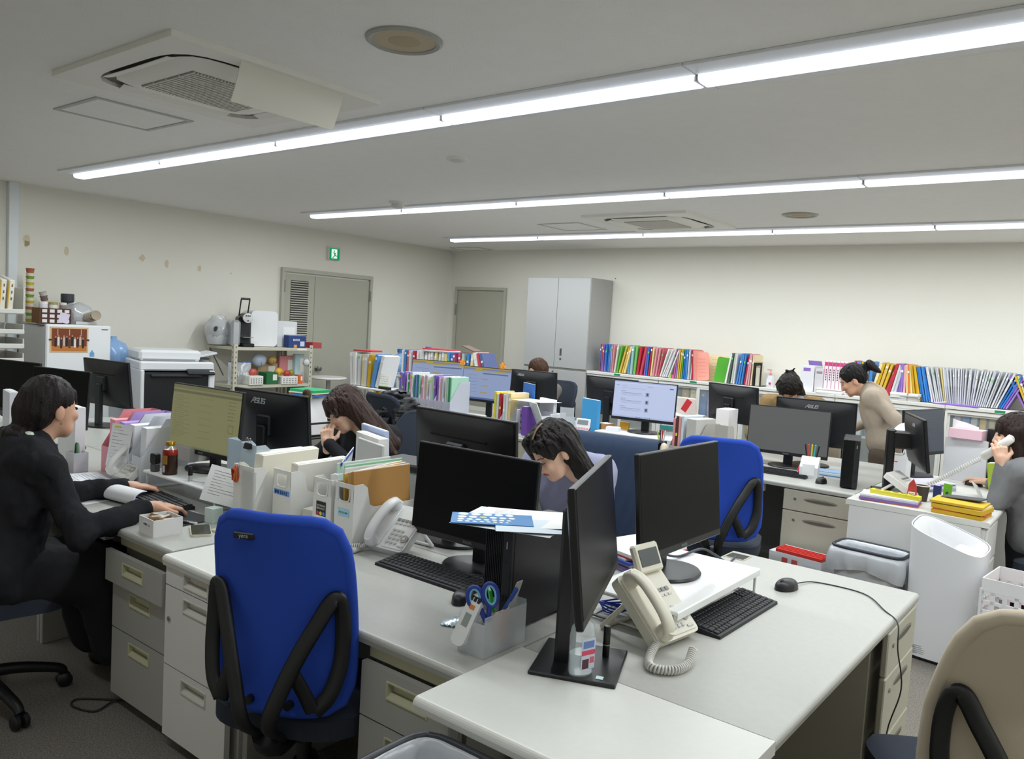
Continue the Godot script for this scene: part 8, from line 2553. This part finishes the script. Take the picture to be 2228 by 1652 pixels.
# head in its own axes: looks along +z, up +y, origin midway between the ears
func head_shapes() -> Array:
	return [
		ell(v3(0, 0.035, -0.012), v3(0.072, 0.083, 0.09), 0.03),
		ell(v3(0, -0.03, 0.03), v3(0.058, 0.072, 0.056), 0.03),
		cap(v3(-0.03, -0.075, 0.045), 0.022, v3(0.03, -0.075, 0.045), 0.022, 0.03),
		ell(v3(0, -0.092, 0.062), v3(0.02, 0.016, 0.016), 0.02),
		cap(v3(0, 0.012, 0.083), 0.007, v3(0, -0.027, 0.098), 0.009, 0.014),
		ell(v3(0, -0.032, 0.093), v3(0.015, 0.008, 0.01), 0.01),
		ell(v3(-0.031, -0.018, 0.072), v3(0.02, 0.017, 0.015), 0.02),
		ell(v3(0.031, -0.018, 0.072), v3(0.02, 0.017, 0.015), 0.02),
		ell(v3(-0.03, 0.008, 0.092), v3(0.015, 0.009, 0.012), -0.012),
		ell(v3(0.03, 0.008, 0.092), v3(0.015, 0.009, 0.012), -0.012),
		ell(v3(-0.0745, -0.008, -0.008), v3(0.009, 0.03, 0.018), 0.008),
		ell(v3(0.0745, -0.008, -0.008), v3(0.009, 0.03, 0.018), 0.008),
		cap(v3(0, -0.06, -0.02), 0.046, v3(0, -0.15, -0.045), 0.048, 0.03),
	]

func head_basis(face: Vector3, tilt := 0.0) -> Basis:
	var z := face.normalized()
	var x := Vector3.UP.cross(z).normalized()
	if x.length() < 0.1:
		x = Vector3.RIGHT
	var y := z.cross(x)
	return Basis(x, y, z) * Basis(Vector3.BACK, tilt)

# spec: label, root, face, head, skin, hair {shapes, mat}, clothes [{called, shapes, mat, rough}], under (body shapes), hands
func person(spec: Dictionary) -> Node3D:
	var t := thing("person", spec.label, "person", spec.root)
	var o: Vector3 = spec.root
	var skin: Material = spec.skin
	var hb := head_basis(spec.face, spec.get("tilt", 0.0))
	var hx := Transform3D(hb, spec.head - o)
	var cell: float = spec.get("cell", 0.004)
	var body := fresh()
	nets(body, head_shapes(), cell, 0.0, hx)
	nets(body, moved(spec.under, -o), 0.012)
	for h in spec.get("hands", []):
		nets(body, moved(hand_shapes(h[0], h[1], h[2], h[3], h[4]), -o), 0.0032)
	part(t, "body", net_mesh(body), skin)
	# features
	var head := Node3D.new()
	head.name = "face"
	t.add_child(head, true)
	head.transform = hx
	var dark := mat("2a1f1c", 0.6)
	for s in [-1, 1]:
		var e := begin()
		tube(e, smooth_path([v3(s * 0.016, 0.026, 0.0855), v3(s * 0.03, 0.0305, 0.0805), v3(s * 0.045, 0.026, 0.07)], 4), 0.0018, 5, -1, false, 1.6)
		part(head, "eyebrow", done(e), mat("3a2c26", 0.8))
		e = begin()
		if spec.get("eyes_open", false):
			lathe(e, [v2(0, -0.004), v2(0.009, -0.002), v2(0.011, 0), v2(0.009, 0.002), v2(0, 0.004)], 12, v3(s * 0.03, 0.009, 0.0795), 1.1, 0.55, Basis(Vector3.RIGHT, PI / 2))
		tube(e, smooth_path([v3(s * 0.018, 0.0055, 0.0815), v3(s * 0.03, 0.0035 if not spec.get("eyes_open", false) else 0.012, 0.0835), v3(s * 0.042, 0.0065, 0.0765)], 4), 0.0016, 5)
		part(head, "eye", done(e), dark)
	var lp := begin()
	tube(lp, smooth_path([v3(-0.019, -0.059, 0.0795), v3(-0.006, -0.056, 0.0865), v3(0, -0.0575, 0.087), v3(0.006, -0.056, 0.0865), v3(0.019, -0.059, 0.0795)], 4), 0.0036, 6)
	part(head, "lips", done(lp), mat(spec.get("lips", "b4675c"), 0.5))
	if spec.has("part_line"):
		var pl := begin()
		tube(pl, smooth_path(spec.part_line, 5), 0.004, 6)
		part(head, "hair_parting", done(pl), mat("9a7a66", 0.7))
	if spec.has("tie"):
		part(head, "hair_tie", lmesh([v2(0, -0.012), v2(0.014, -0.008), v2(0.018, 0), v2(0.014, 0.008), v2(0, 0.012)], 12), mat("dfe8d8", 0.4), spec.tie)
		part(head, "earring", lmesh([v2(0, -0.007), v2(0.004, -0.004), v2(0.004, 0.004), v2(0, 0.007)], 8), mat("d9c48a", 0.2, 0.9), v3(-0.083, -0.045, -0.004))
	var hr := fresh()
	nets(hr, spec.hair, spec.get("hair_cell", 0.0045), spec.get("strand", 0.008), hx, 42.0, 0.12)
	part(t, "hair", net_mesh(hr), spec.hair_mat)
	for c in spec.clothes:
		var cl := fresh()
		nets(cl, moved(c.shapes, -o), c.get("cell", 0.012), c.get("rough", 0.006))
		part(t, c.called, net_mesh(cl), c.mat)
	return t

func moved(shapes: Array, by: Vector3) -> Array:
	var out := []
	for s in shapes:
		var c: Array = s.duplicate()
		c[1] = c[1] + by
		if c[0] == 0:
			c[3] = c[3] + by
		out.append(c)
	return out

# torso and sleeves of a top; the same bones, thinner, make the body under it
func top_shapes(neck: Vector3, rs: Vector3, ls: Vector3, chest: Vector3, waist: Vector3, hip: Vector3, right: Array, left: Array, g := 1.0) -> Array:
	var across := (rs - ls).normalized()
	var up := (neck - hip).normalized()
	var b := Basis(across, up, across.cross(up).normalized()).orthonormalized()
	var out := [
		ell(chest, v3(0.165, 0.165, 0.112) * g, 0.07, b),
		ell(waist, v3(0.14, 0.17, 0.108) * g, 0.07, b),
		ell(hip, v3(0.168, 0.13, 0.135) * g, 0.07, b),
		cap(rs, 0.058 * g, ls, 0.058 * g, 0.06),
		cap(neck, 0.056 * g, (rs + ls) / 2, 0.075 * g, 0.05),
		cap(neck + (rs - neck) * 0.2, 0.05 * g, rs, 0.055 * g, 0.05), cap(neck + (ls - neck) * 0.2, 0.05 * g, ls, 0.055 * g, 0.05),
	]
	for a in [[rs, right], [ls, left]]:
		var arm: Array = a[1]
		if arm.size() > 0:
			out.append(cap(a[0], 0.056 * g, arm[0], 0.046 * g, 0.035))
		if arm.size() > 1:
			out.append(cap(arm[0], 0.046 * g, arm[1], 0.033 * g, 0.03))
	return out

func leg_shapes(hip: Vector3, side: Vector3, knee: Vector3, ankle: Vector3, toe: Vector3, g := 1.0) -> Array:
	var out := []
	for s in [-1.0, 1.0]:
		var o: Vector3 = side * 0.085 * s
		out.append(cap(hip + o, 0.09 * g, knee + o * 1.1, 0.062 * g, 0.06))
		out.append(cap(knee + o * 1.1, 0.06 * g, ankle + o * 1.1, 0.042 * g, 0.03))
		out.append(cap(ankle + o * 1.1, 0.04 * g, toe + o * 1.2, 0.032 * g, 0.02))
	return out

func hair_mat(hex: String) -> StandardMaterial3D:
	var m := StandardMaterial3D.new()
	m.albedo_color = Color.WHITE
	var c := Color(hex)
	m.albedo_texture = noise_tex(0.12, c.darkened(0.25), c.lightened(0.05), 256, 4, 3)
	m.roughness = 0.5
	m.metallic_specular = 0.35
	m.uv1_triplanar = true
	m.uv1_scale = v3(16, 1.6, 16)
	m.normal_enabled = true
	m.normal_texture = noise_tex(0.2, Color.BLACK, Color.WHITE, 256, 3, 9, true)
	m.normal_scale = 1.0
	return m

func skin_mat(hex: String) -> StandardMaterial3D:
	var key := "skin" + hex
	if mats.has(key):
		return mats[key]
	var m := StandardMaterial3D.new()
	m.albedo_color = Color(hex)
	m.roughness = 0.5
	m.subsurf_scatter_enabled = true
	m.subsurf_scatter_strength = 0.15
	mats[key] = m
	return m

func cloth_mat(key: String, hex: String, spread := 0.12) -> StandardMaterial3D:
	var m := textured(key, hex, 0.92, 0.3, spread, 7.0, 0.6, 0.4)
	m.uv1_world_triplanar = false
	m.metallic_specular = 0.2
	return m

func build_people() -> void:
	var skin := skin_mat("d9a88c")
	var skin2 := skin_mat("e2b79c")
	var no_face := -0.02
	# the woman in black, facing -z
	var rs := v3(-3.15, 0.965, -1.215)
	var ls := v3(-3.50, 0.965, -1.225)
	var nk := v3(-3.325, 1.00, -1.245)
	var re := [v3(-3.055, 0.70, -1.33), v3(-3.085, 0.748, -1.595)]
	var le := [v3(-3.60, 0.73, -1.42), v3(-3.50, 0.748, -1.70)]
	var ch := v3(-3.325, 0.84, -1.20)
	var wa := v3(-3.325, 0.68, -1.16)
	var hp := v3(-3.325, 0.54, -1.12)
	person({"label": "woman in black with hair in a low bun typing at the left desk", "root": v3(-3.325, 0, -1.12), "head": v3(-3.315, 1.135, -1.325), "face": v3(-0.12, -0.08, -1), "skin": skin, "eyes_open": true, "strand": 0.005, "tie": v3(-0.045, -0.09, -0.10),
		"under": top_shapes(nk, rs, ls, ch, wa, hp, re, le, 0.72) + leg_shapes(hp, Vector3.RIGHT, v3(-3.325, 0.5, -1.55), v3(-3.325, 0.09, -1.62), v3(-3.325, 0.045, -1.74), 0.72),
		"hands": [[v3(-3.085, 0.752, -1.615), v3(0.05, -0.12, -1), v3(0, 1, -0.1), 1.0, 0.5], [v3(-3.495, 0.752, -1.72), v3(0.25, -0.12, -1), v3(0, 1, -0.1), -1.0, 0.35]],
		"clothes": [{"called": "blouse", "mat": cloth_mat("black_cloth", "0e0f13", 0.25), "rough": 0.024, "shapes": top_shapes(nk, rs, ls, ch, wa, hp, re, le, 1.22) + [cap(nk + v3(0, 0.02, 0.0), 0.062, nk - v3(0, 0.03, 0), 0.075, 0.03)]},
			{"called": "skirt", "mat": mat("131418", 0.95), "rough": 0.012, "cell": 0.015, "shapes": [cap(hp + v3(0.08, -0.02, 0.02), 0.115, v3(-3.23, 0.47, -1.52), 0.11, 0.08), cap(hp + v3(-0.08, -0.02, 0.02), 0.115, v3(-3.42, 0.47, -1.52), 0.11, 0.08), cap(v3(-3.23, 0.46, -1.5), 0.11, v3(-3.22, 0.16, -1.55), 0.09, 0.08), cap(v3(-3.42, 0.46, -1.5), 0.11, v3(-3.43, 0.16, -1.55), 0.09, 0.08)]},
			{"called": "shoes", "mat": mat("151515", 0.5), "cell": 0.01, "shapes": [cap(v3(-3.23, 0.05, -1.58), 0.045, v3(-3.22, 0.04, -1.76), 0.036, 0.02), cap(v3(-3.42, 0.05, -1.58), 0.045, v3(-3.43, 0.04, -1.76), 0.036, 0.02)]}],
		"hair_mat": hair_mat("1c1412"),
		"hair": [ell(v3(0, 0.048, -0.022), v3(0.084, 0.088, 0.098), 0.02), ell(v3(0, 0.0, -0.06), v3(0.078, 0.085, 0.062), 0.03), ell(v3(0, -0.022, 0.105), v3(0.062, 0.062, 0.06), -0.012), ell(v3(0, -0.075, 0.06), v3(0.09, 0.085, 0.085), -0.02), ell(v3(0.075, -0.012, 0.06), v3(0.032, 0.042, 0.034), -0.01), ell(v3(-0.075, -0.012, 0.06), v3(0.032, 0.042, 0.034), -0.01), ell(v3(0.08, -0.012, 0.0), v3(0.028, 0.03, 0.022), -0.01), ell(v3(-0.08, -0.012, 0.0), v3(0.028, 0.03, 0.022), -0.01),
			cap(v3(-0.02, 0.07, 0.066), 0.012, v3(-0.025, 0.034, 0.078), 0.005, 0.015), cap(v3(0.02, 0.07, 0.066), 0.012, v3(0.03, 0.036, 0.075), 0.005, 0.015),
			cap(v3(0, -0.02, -0.08), 0.062, v3(0, -0.085, -0.105), 0.035, 0.03), ell(v3(0, -0.10, -0.135), v3(0.055, 0.04, 0.04), 0.012), ell(v3(0.03, -0.105, -0.14), v3(0.03, 0.03, 0.032), 0.01)]})
	# lavender sweater, facing +z and bent over the desk
	rs = v3(-2.15, 0.945, -2.96)
	ls = v3(-1.81, 0.955, -2.95)
	nk = v3(-1.955, 0.985, -2.86)
	re = [v3(-2.24, 0.75, -2.86), v3(-2.12, 0.735, -2.66)]
	le = [v3(-1.72, 0.755, -2.84), v3(-1.87, 0.738, -2.64)]
	ch = v3(-1.975, 0.83, -2.98)
	wa = v3(-1.97, 0.67, -3.05)
	hp = v3(-1.96, 0.53, -3.11)
	person({"label": "dark-haired woman in a lavender sweater bowed over her desk", "root": v3(-1.96, 0, -3.11), "head": v3(-1.915, 1.045, -2.735), "face": v3(-0.28, -0.62, 0.75), "tilt": 0.05, "skin": skin2, "cell": 0.0045, "part_line": [v3(0.015, 0.112, 0.055), v3(0.017, 0.133, 0.02), v3(0.015, 0.137, -0.02)],
		"under": top_shapes(nk, rs, ls, ch, wa, hp, re, le, 0.72) + leg_shapes(hp, Vector3.RIGHT, v3(-1.96, 0.48, -2.72), v3(-1.96, 0.09, -2.68), v3(-1.96, 0.045, -2.56), 0.8),
		"hands": [[v3(-2.11, 0.737, -2.645), v3(0.5, -0.1, 0.8), v3(0, 1, 0), 1.0, 0.6], [v3(-1.885, 0.74, -2.625), v3(-0.6, -0.1, 0.7), v3(0, 1, 0), -1.0, 0.4]],
		"clothes": [{"called": "sweater", "mat": cloth_mat("lavender_knit", "9a9cb8", 0.08), "rough": 0.012, "shapes": top_shapes(nk, rs, ls, ch, wa, hp, re, le, 1.06)},
			{"called": "trousers", "mat": mat("26282e", 0.9), "rough": 0.006, "cell": 0.016, "shapes": leg_shapes(hp, Vector3.RIGHT, v3(-1.96, 0.48, -2.72), v3(-1.96, 0.09, -2.68), v3(-1.96, 0.045, -2.6), 1.1)}],
		"hair_mat": hair_mat("15110f"),
		"hair": [ell(v3(0, 0.045, -0.02), v3(0.088, 0.092, 0.102), 0.02), cap(v3(0.062, 0.02, -0.045), 0.036, v3(0.075, -0.14, -0.045), 0.034, 0.04), cap(v3(-0.07, 0.02, -0.01), 0.036, v3(-0.08, -0.13, 0.0), 0.03, 0.04), cap(v3(0, 0.0, -0.07), 0.06, v3(0.02, -0.13, -0.06), 0.05, 0.05), cap(v3(0.045, 0.075, 0.045), 0.026, v3(0.07, 0.025, 0.03), 0.014, 0.03), cap(v3(-0.05, 0.08, 0.05), 0.03, v3(-0.078, -0.02, 0.05), 0.018, 0.03), ell(v3(0, -0.02, 0.105), v3(0.058, 0.085, 0.06), -0.015), ell(v3(0.08, -0.015, 0.012), v3(0.03, 0.035, 0.026), -0.01)]})
	# long brown hair, chin on hand, facing +z
	rs = v3(-3.60, 0.90, -3.06)
	ls = v3(-3.26, 0.90, -3.06)
	nk = v3(-3.42, 0.945, -2.98)
	re = [v3(-3.70, 0.74, -2.90), v3(-3.58, 0.74, -2.70)]
	le = [v3(-3.20, 0.73, -2.80), v3(-3.37, 0.87, -2.74)]
	ch = v3(-3.43, 0.79, -3.06)
	wa = v3(-3.43, 0.65, -3.12)
	hp = v3(-3.43, 0.53, -3.17)
	person({"label": "woman with long brown hair in black resting her chin on her hand", "root": v3(-3.43, 0, -3.17), "head": v3(-3.40, 1.045, -2.86), "face": v3(-0.25, -0.45, 0.85), "tilt": 0.12, "skin": skin2, "cell": 0.005, "hair_cell": 0.005,
		"under": top_shapes(nk, rs, ls, ch, wa, hp, re, le, 0.72),
		"hands": [[v3(-3.40, 0.858, -2.745), v3(-0.2, 0.9, -0.1), v3(0.3, 0.2, 0.9), 1.0, 1.1]],
		"clothes": [{"called": "sweater", "mat": mats["black_cloth"], "rough": 0.008, "cell": 0.014, "shapes": top_shapes(nk, rs, ls, ch, wa, hp, re, le, 1.05)}, {"called": "trousers", "mat": mat("202127", 0.9), "rough": 0.0, "cell": 0.018, "shapes": leg_shapes(hp, Vector3.RIGHT, v3(-3.43, 0.48, -2.78), v3(-3.43, 0.09, -2.74), v3(-3.43, 0.05, -2.64), 1.1)}],
		"hair_mat": hair_mat("36221a"),
		"hair": [ell(v3(0, 0.045, -0.02), v3(0.09, 0.094, 0.104), 0.02), cap(v3(0.075, 0.03, -0.01), 0.04, v3(0.15, -0.27, -0.06), 0.035, 0.05), cap(v3(0.06, -0.02, -0.06), 0.05, v3(0.10, -0.27, -0.13), 0.045, 0.05), cap(v3(0.17, -0.18, -0.05), 0.03, v3(0.22, -0.30, -0.07), 0.015, 0.05), cap(v3(-0.075, 0.02, -0.01), 0.036, v3(-0.08, -0.25, -0.02), 0.025, 0.05), cap(v3(0.035, 0.08, 0.06), 0.026, v3(0.06, 0.01, 0.075), 0.014, 0.03), cap(v3(-0.03, 0.08, 0.065), 0.026, v3(-0.045, 0.015, 0.085), 0.014, 0.03), cap(v3(0, 0.085, 0.07), 0.022, v3(0.0, 0.025, 0.096), 0.010, 0.02), ell(v3(0, -0.05, 0.11), v3(0.052, 0.07, 0.065), -0.012)]})
	far_people(skin, skin2)

func far_people(skin: Material, skin2: Material) -> void:
	# only the top of a brown head over a monitor
	var rs := v3(-5.0, 0.92, -6.62)
	var ls := v3(-4.66, 0.92, -6.62)
	var nk := v3(-4.83, 0.97, -6.58)
	var arms := [v3(-5.06, 0.72, -6.45)]
	var arms2 := [v3(-4.6, 0.72, -6.45)]
	var round_hair := [ell(v3(0, 0.045, -0.02), v3(0.09, 0.093, 0.104), 0.02), cap(v3(0.072, 0.02, -0.02), 0.035, v3(0.075, -0.11, -0.02), 0.03, 0.04), cap(v3(-0.072, 0.02, -0.02), 0.035, v3(-0.075, -0.11, -0.02), 0.03, 0.04), cap(v3(0, 0.0, -0.07), 0.06, v3(0, -0.11, -0.06), 0.05, 0.05), ell(v3(0, -0.02, 0.115), v3(0.058, 0.09, 0.065), -0.015)]
	person({"label": "person whose brown hair and forehead show above a far monitor", "root": v3(-4.83, 0, -6.65), "head": v3(-4.83, 1.10, -6.53), "face": v3(-0.2, -0.25, 1), "skin": skin2, "cell": 0.007, "hair_cell": 0.009, "under": top_shapes(nk, rs, ls, v3(-4.83, 0.8, -6.62), v3(-4.83, 0.66, -6.64), v3(-4.83, 0.54, -6.65), arms, arms2, 0.72), "hair_mat": hair_mat("4a2c1c"), "hair": round_hair,
		"clothes": [{"called": "top", "mat": mat("6f6a66", 0.9), "cell": 0.02, "rough": 0.0, "shapes": top_shapes(nk, rs, ls, v3(-4.83, 0.8, -6.62), v3(-4.83, 0.66, -6.64), v3(-4.83, 0.54, -6.65), arms, arms2, 1.05)}]})
	task_chair("chair of the person whose forehead shows", v3(-4.83, 0, -6.72), 0, mats["navy_cloth"], {})
	# brown jacket, head bowed low
	rs = v3(-2.44, 1.02, -6.62)
	ls = v3(-2.06, 1.03, -6.64)
	nk = v3(-2.25, 1.06, -6.60)
	arms = [v3(-2.5, 0.78, -6.42), v3(-2.32, 0.75, -6.2)]
	arms2 = [v3(-2.0, 0.78, -6.42), v3(-2.18, 0.75, -6.2)]
	var ch := v3(-2.25, 0.88, -6.68)
	var wa := v3(-2.25, 0.70, -6.70)
	var hp := v3(-2.25, 0.55, -6.70)
	person({"label": "person with messy dark hair in a brown jacket bowing behind a monitor", "root": v3(-2.25, 0, -6.70), "head": v3(-2.25, 1.165, -6.50), "face": v3(0.05, -0.85, 0.5), "skin": skin, "cell": 0.007, "hair_cell": 0.008, "under": top_shapes(nk, rs, ls, ch, wa, hp, arms, arms2, 0.72),
		"clothes": [{"called": "jacket", "mat": cloth_mat("brown_cloth", "9a7c50", 0.15), "cell": 0.014, "rough": 0.03, "shapes": top_shapes(nk, rs, ls, ch, wa, hp, arms, arms2, 1.2)}, {"called": "collar", "mat": mat("a5a6ac", 0.9), "cell": 0.012, "rough": 0.01, "shapes": [cap(nk + v3(-0.06, 0.02, 0.03), 0.045, nk + v3(0.06, 0.02, 0.03), 0.045, 0.03)]}],
		"hair_mat": hair_mat("17120f"),
		"hair": round_hair + [ell(v3(0.0, 0.07, -0.10), v3(0.045, 0.04, 0.035), 0.02), cap(v3(0.01, 0.09, -0.12), 0.012, v3(0.04, 0.13, -0.13), 0.004, 0.01), cap(v3(-0.01, 0.1, -0.11), 0.012, v3(-0.03, 0.14, -0.10), 0.004, 0.01)]})
	# beige top and ponytail, leaning over
	rs = v3(-1.66, 1.17, -6.78)
	ls = v3(-1.60, 1.165, -6.47)
	nk = v3(-1.68, 1.21, -6.62)
	arms = [v3(-1.62, 0.98, -6.85), v3(-1.78, 0.90, -6.70)]
	arms2 = [v3(-1.425, 1.02, -6.43), v3(-1.33, 0.84, -6.40)]
	ch = v3(-1.60, 1.07, -6.61)
	wa = v3(-1.56, 0.93, -6.62)
	hp = v3(-1.52, 0.82, -6.64)
	person({"label": "standing woman in a beige knit top with a ponytail, leaning forward", "root": v3(-1.52, 0, -6.64), "head": v3(-1.785, 1.275, -6.57), "face": v3(-0.85, -0.55, 0.35), "tilt": 0.0, "skin": skin, "cell": 0.005, "hair_cell": 0.005,
		"under": top_shapes(nk, rs, ls, ch, wa, hp, arms, arms2, 0.72) + leg_shapes(hp, v3(0, 0, 1), v3(-1.54, 0.46, -6.64), v3(-1.5, 0.09, -6.66), v3(-1.6, 0.045, -6.66), 0.8),
		"hands": [[v3(-1.325, 0.825, -6.395), v3(0.2, -1, 0.1), v3(1, 0, 0.3), 1.0, 0.4]],
		"clothes": [{"called": "knit_top", "mat": cloth_mat("beige_knit", "b3a493", 0.07), "cell": 0.011, "rough": 0.01, "shapes": top_shapes(nk, rs, ls, ch, wa, hp, arms, arms2, 1.04)}, {"called": "trousers", "mat": mat("5d5246", 0.9), "cell": 0.018, "rough": 0.0, "shapes": leg_shapes(hp - v3(0, 0.1, 0), v3(0, 0, 1), v3(-1.54, 0.46, -6.64), v3(-1.5, 0.09, -6.66), v3(-1.56, 0.045, -6.66), 1.1)}],
		"hair_mat": hair_mat("14100f"),
		"hair": [ell(v3(0, 0.048, -0.022), v3(0.083, 0.088, 0.098), 0.02), ell(v3(0, 0.015, -0.06), v3(0.076, 0.07, 0.058), 0.03), ell(v3(0, 0.0, 0.105), v3(0.062, 0.072, 0.06), -0.012), ell(v3(0, -0.07, 0.06), v3(0.09, 0.085, 0.085), -0.02), ell(v3(0.08, -0.012, 0.0), v3(0.028, 0.03, 0.022), -0.01), ell(v3(-0.08, -0.012, 0.0), v3(0.028, 0.03, 0.022), -0.01), cap(v3(0.045, 0.08, 0.045), 0.016, v3(0.066, 0.02, 0.045), 0.007, 0.02), cap(v3(-0.045, 0.08, 0.045), 0.016, v3(-0.066, 0.02, 0.045), 0.007, 0.02),
			cap(v3(0, 0.05, -0.11), 0.025, v3(0.02, 0.06, -0.16), 0.032, 0.02), cap(v3(0.02, 0.06, -0.16), 0.036, v3(0.03, -0.02, -0.20), 0.014, 0.02)]})
	# woman in grey on the telephone, facing -x
	rs = v3(-0.46, 0.92, -5.48)
	ls = v3(-0.47, 0.92, -5.13)
	nk = v3(-0.50, 0.97, -5.30)
	arms = [v3(-0.50, 0.735, -5.66), v3(-0.70, 0.735, -5.82)]
	arms2 = [v3(-0.575, 0.745, -5.13), v3(-0.575, 0.945, -5.155)]
	ch = v3(-0.45, 0.80, -5.30)
	wa = v3(-0.42, 0.66, -5.30)
	hp = v3(-0.39, 0.54, -5.30)
	person({"label": "woman in a grey sweater with bobbed brown hair talking on a telephone", "root": v3(-0.39, 0, -5.30), "head": v3(-0.545, 1.10, -5.27), "face": v3(-0.95, -0.08, 0.28), "tilt": 0.0, "skin": skin2, "eyes_open": true, "cell": 0.0045, "hair_cell": 0.005,
		"under": top_shapes(nk, rs, ls, ch, wa, hp, arms, arms2, 0.72) + leg_shapes(hp, v3(0, 0, 1), v3(-0.39, 0.36, -5.3), v3(-0.36, 0.09, -5.3), v3(-0.46, 0.045, -5.3), 0.8),
		"hands": [[v3(-0.575, 0.957, -5.14), v3(-0.25, 1, -0.05), v3(0.2, 0.1, 1), 1.0, 0.95], [v3(-0.715, 0.738, -5.83), v3(-0.8, 0.1, -0.35), v3(0, 1, 0), -1.0, 0.5]],
		"clothes": [{"called": "sweater", "mat": cloth_mat("grey_knit", "7f8082", 0.1), "cell": 0.012, "rough": 0.012, "shapes": top_shapes(nk, rs, ls, ch, wa, hp, arms, arms2, 1.06)}, {"called": "skirt", "mat": mat("181a22", 0.9), "cell": 0.016, "rough": 0.008, "shapes": [cap(hp, 0.15, v3(-0.34, 0.15, -5.3), 0.16, 0.05)]}],
		"hair_mat": hair_mat("2a1913"),
		"hair": [ell(v3(0, 0.045, -0.018), v3(0.09, 0.094, 0.104), 0.02), cap(v3(0.074, 0.03, 0.0), 0.036, v3(0.08, -0.10, 0.0), 0.03, 0.04), cap(v3(-0.074, 0.03, 0.0), 0.036, v3(-0.08, -0.10, 0.0), 0.03, 0.04), cap(v3(0.04, 0.02, -0.07), 0.055, v3(0.04, -0.10, -0.06), 0.042, 0.05), cap(v3(-0.04, 0.02, -0.07), 0.055, v3(-0.04, -0.10, -0.06), 0.042, 0.05), ell(v3(0, -0.06, 0.10), v3(0.062, 0.09, 0.075), -0.012),
			cap(v3(-0.03, 0.08, 0.055), 0.02, v3(-0.042, 0.025, 0.078), 0.007, 0.02), cap(v3(0.03, 0.08, 0.055), 0.02, v3(0.042, 0.025, 0.078), 0.007, 0.02), cap(v3(0, 0.085, 0.06), 0.018, v3(0, 0.028, 0.087), 0.007, 0.02)]})

func v3(x: float, y: float, z: float) -> Vector3:
	return Vector3(x, y, z)

func v2(x: float, y: float) -> Vector2:
	return Vector2(x, y)
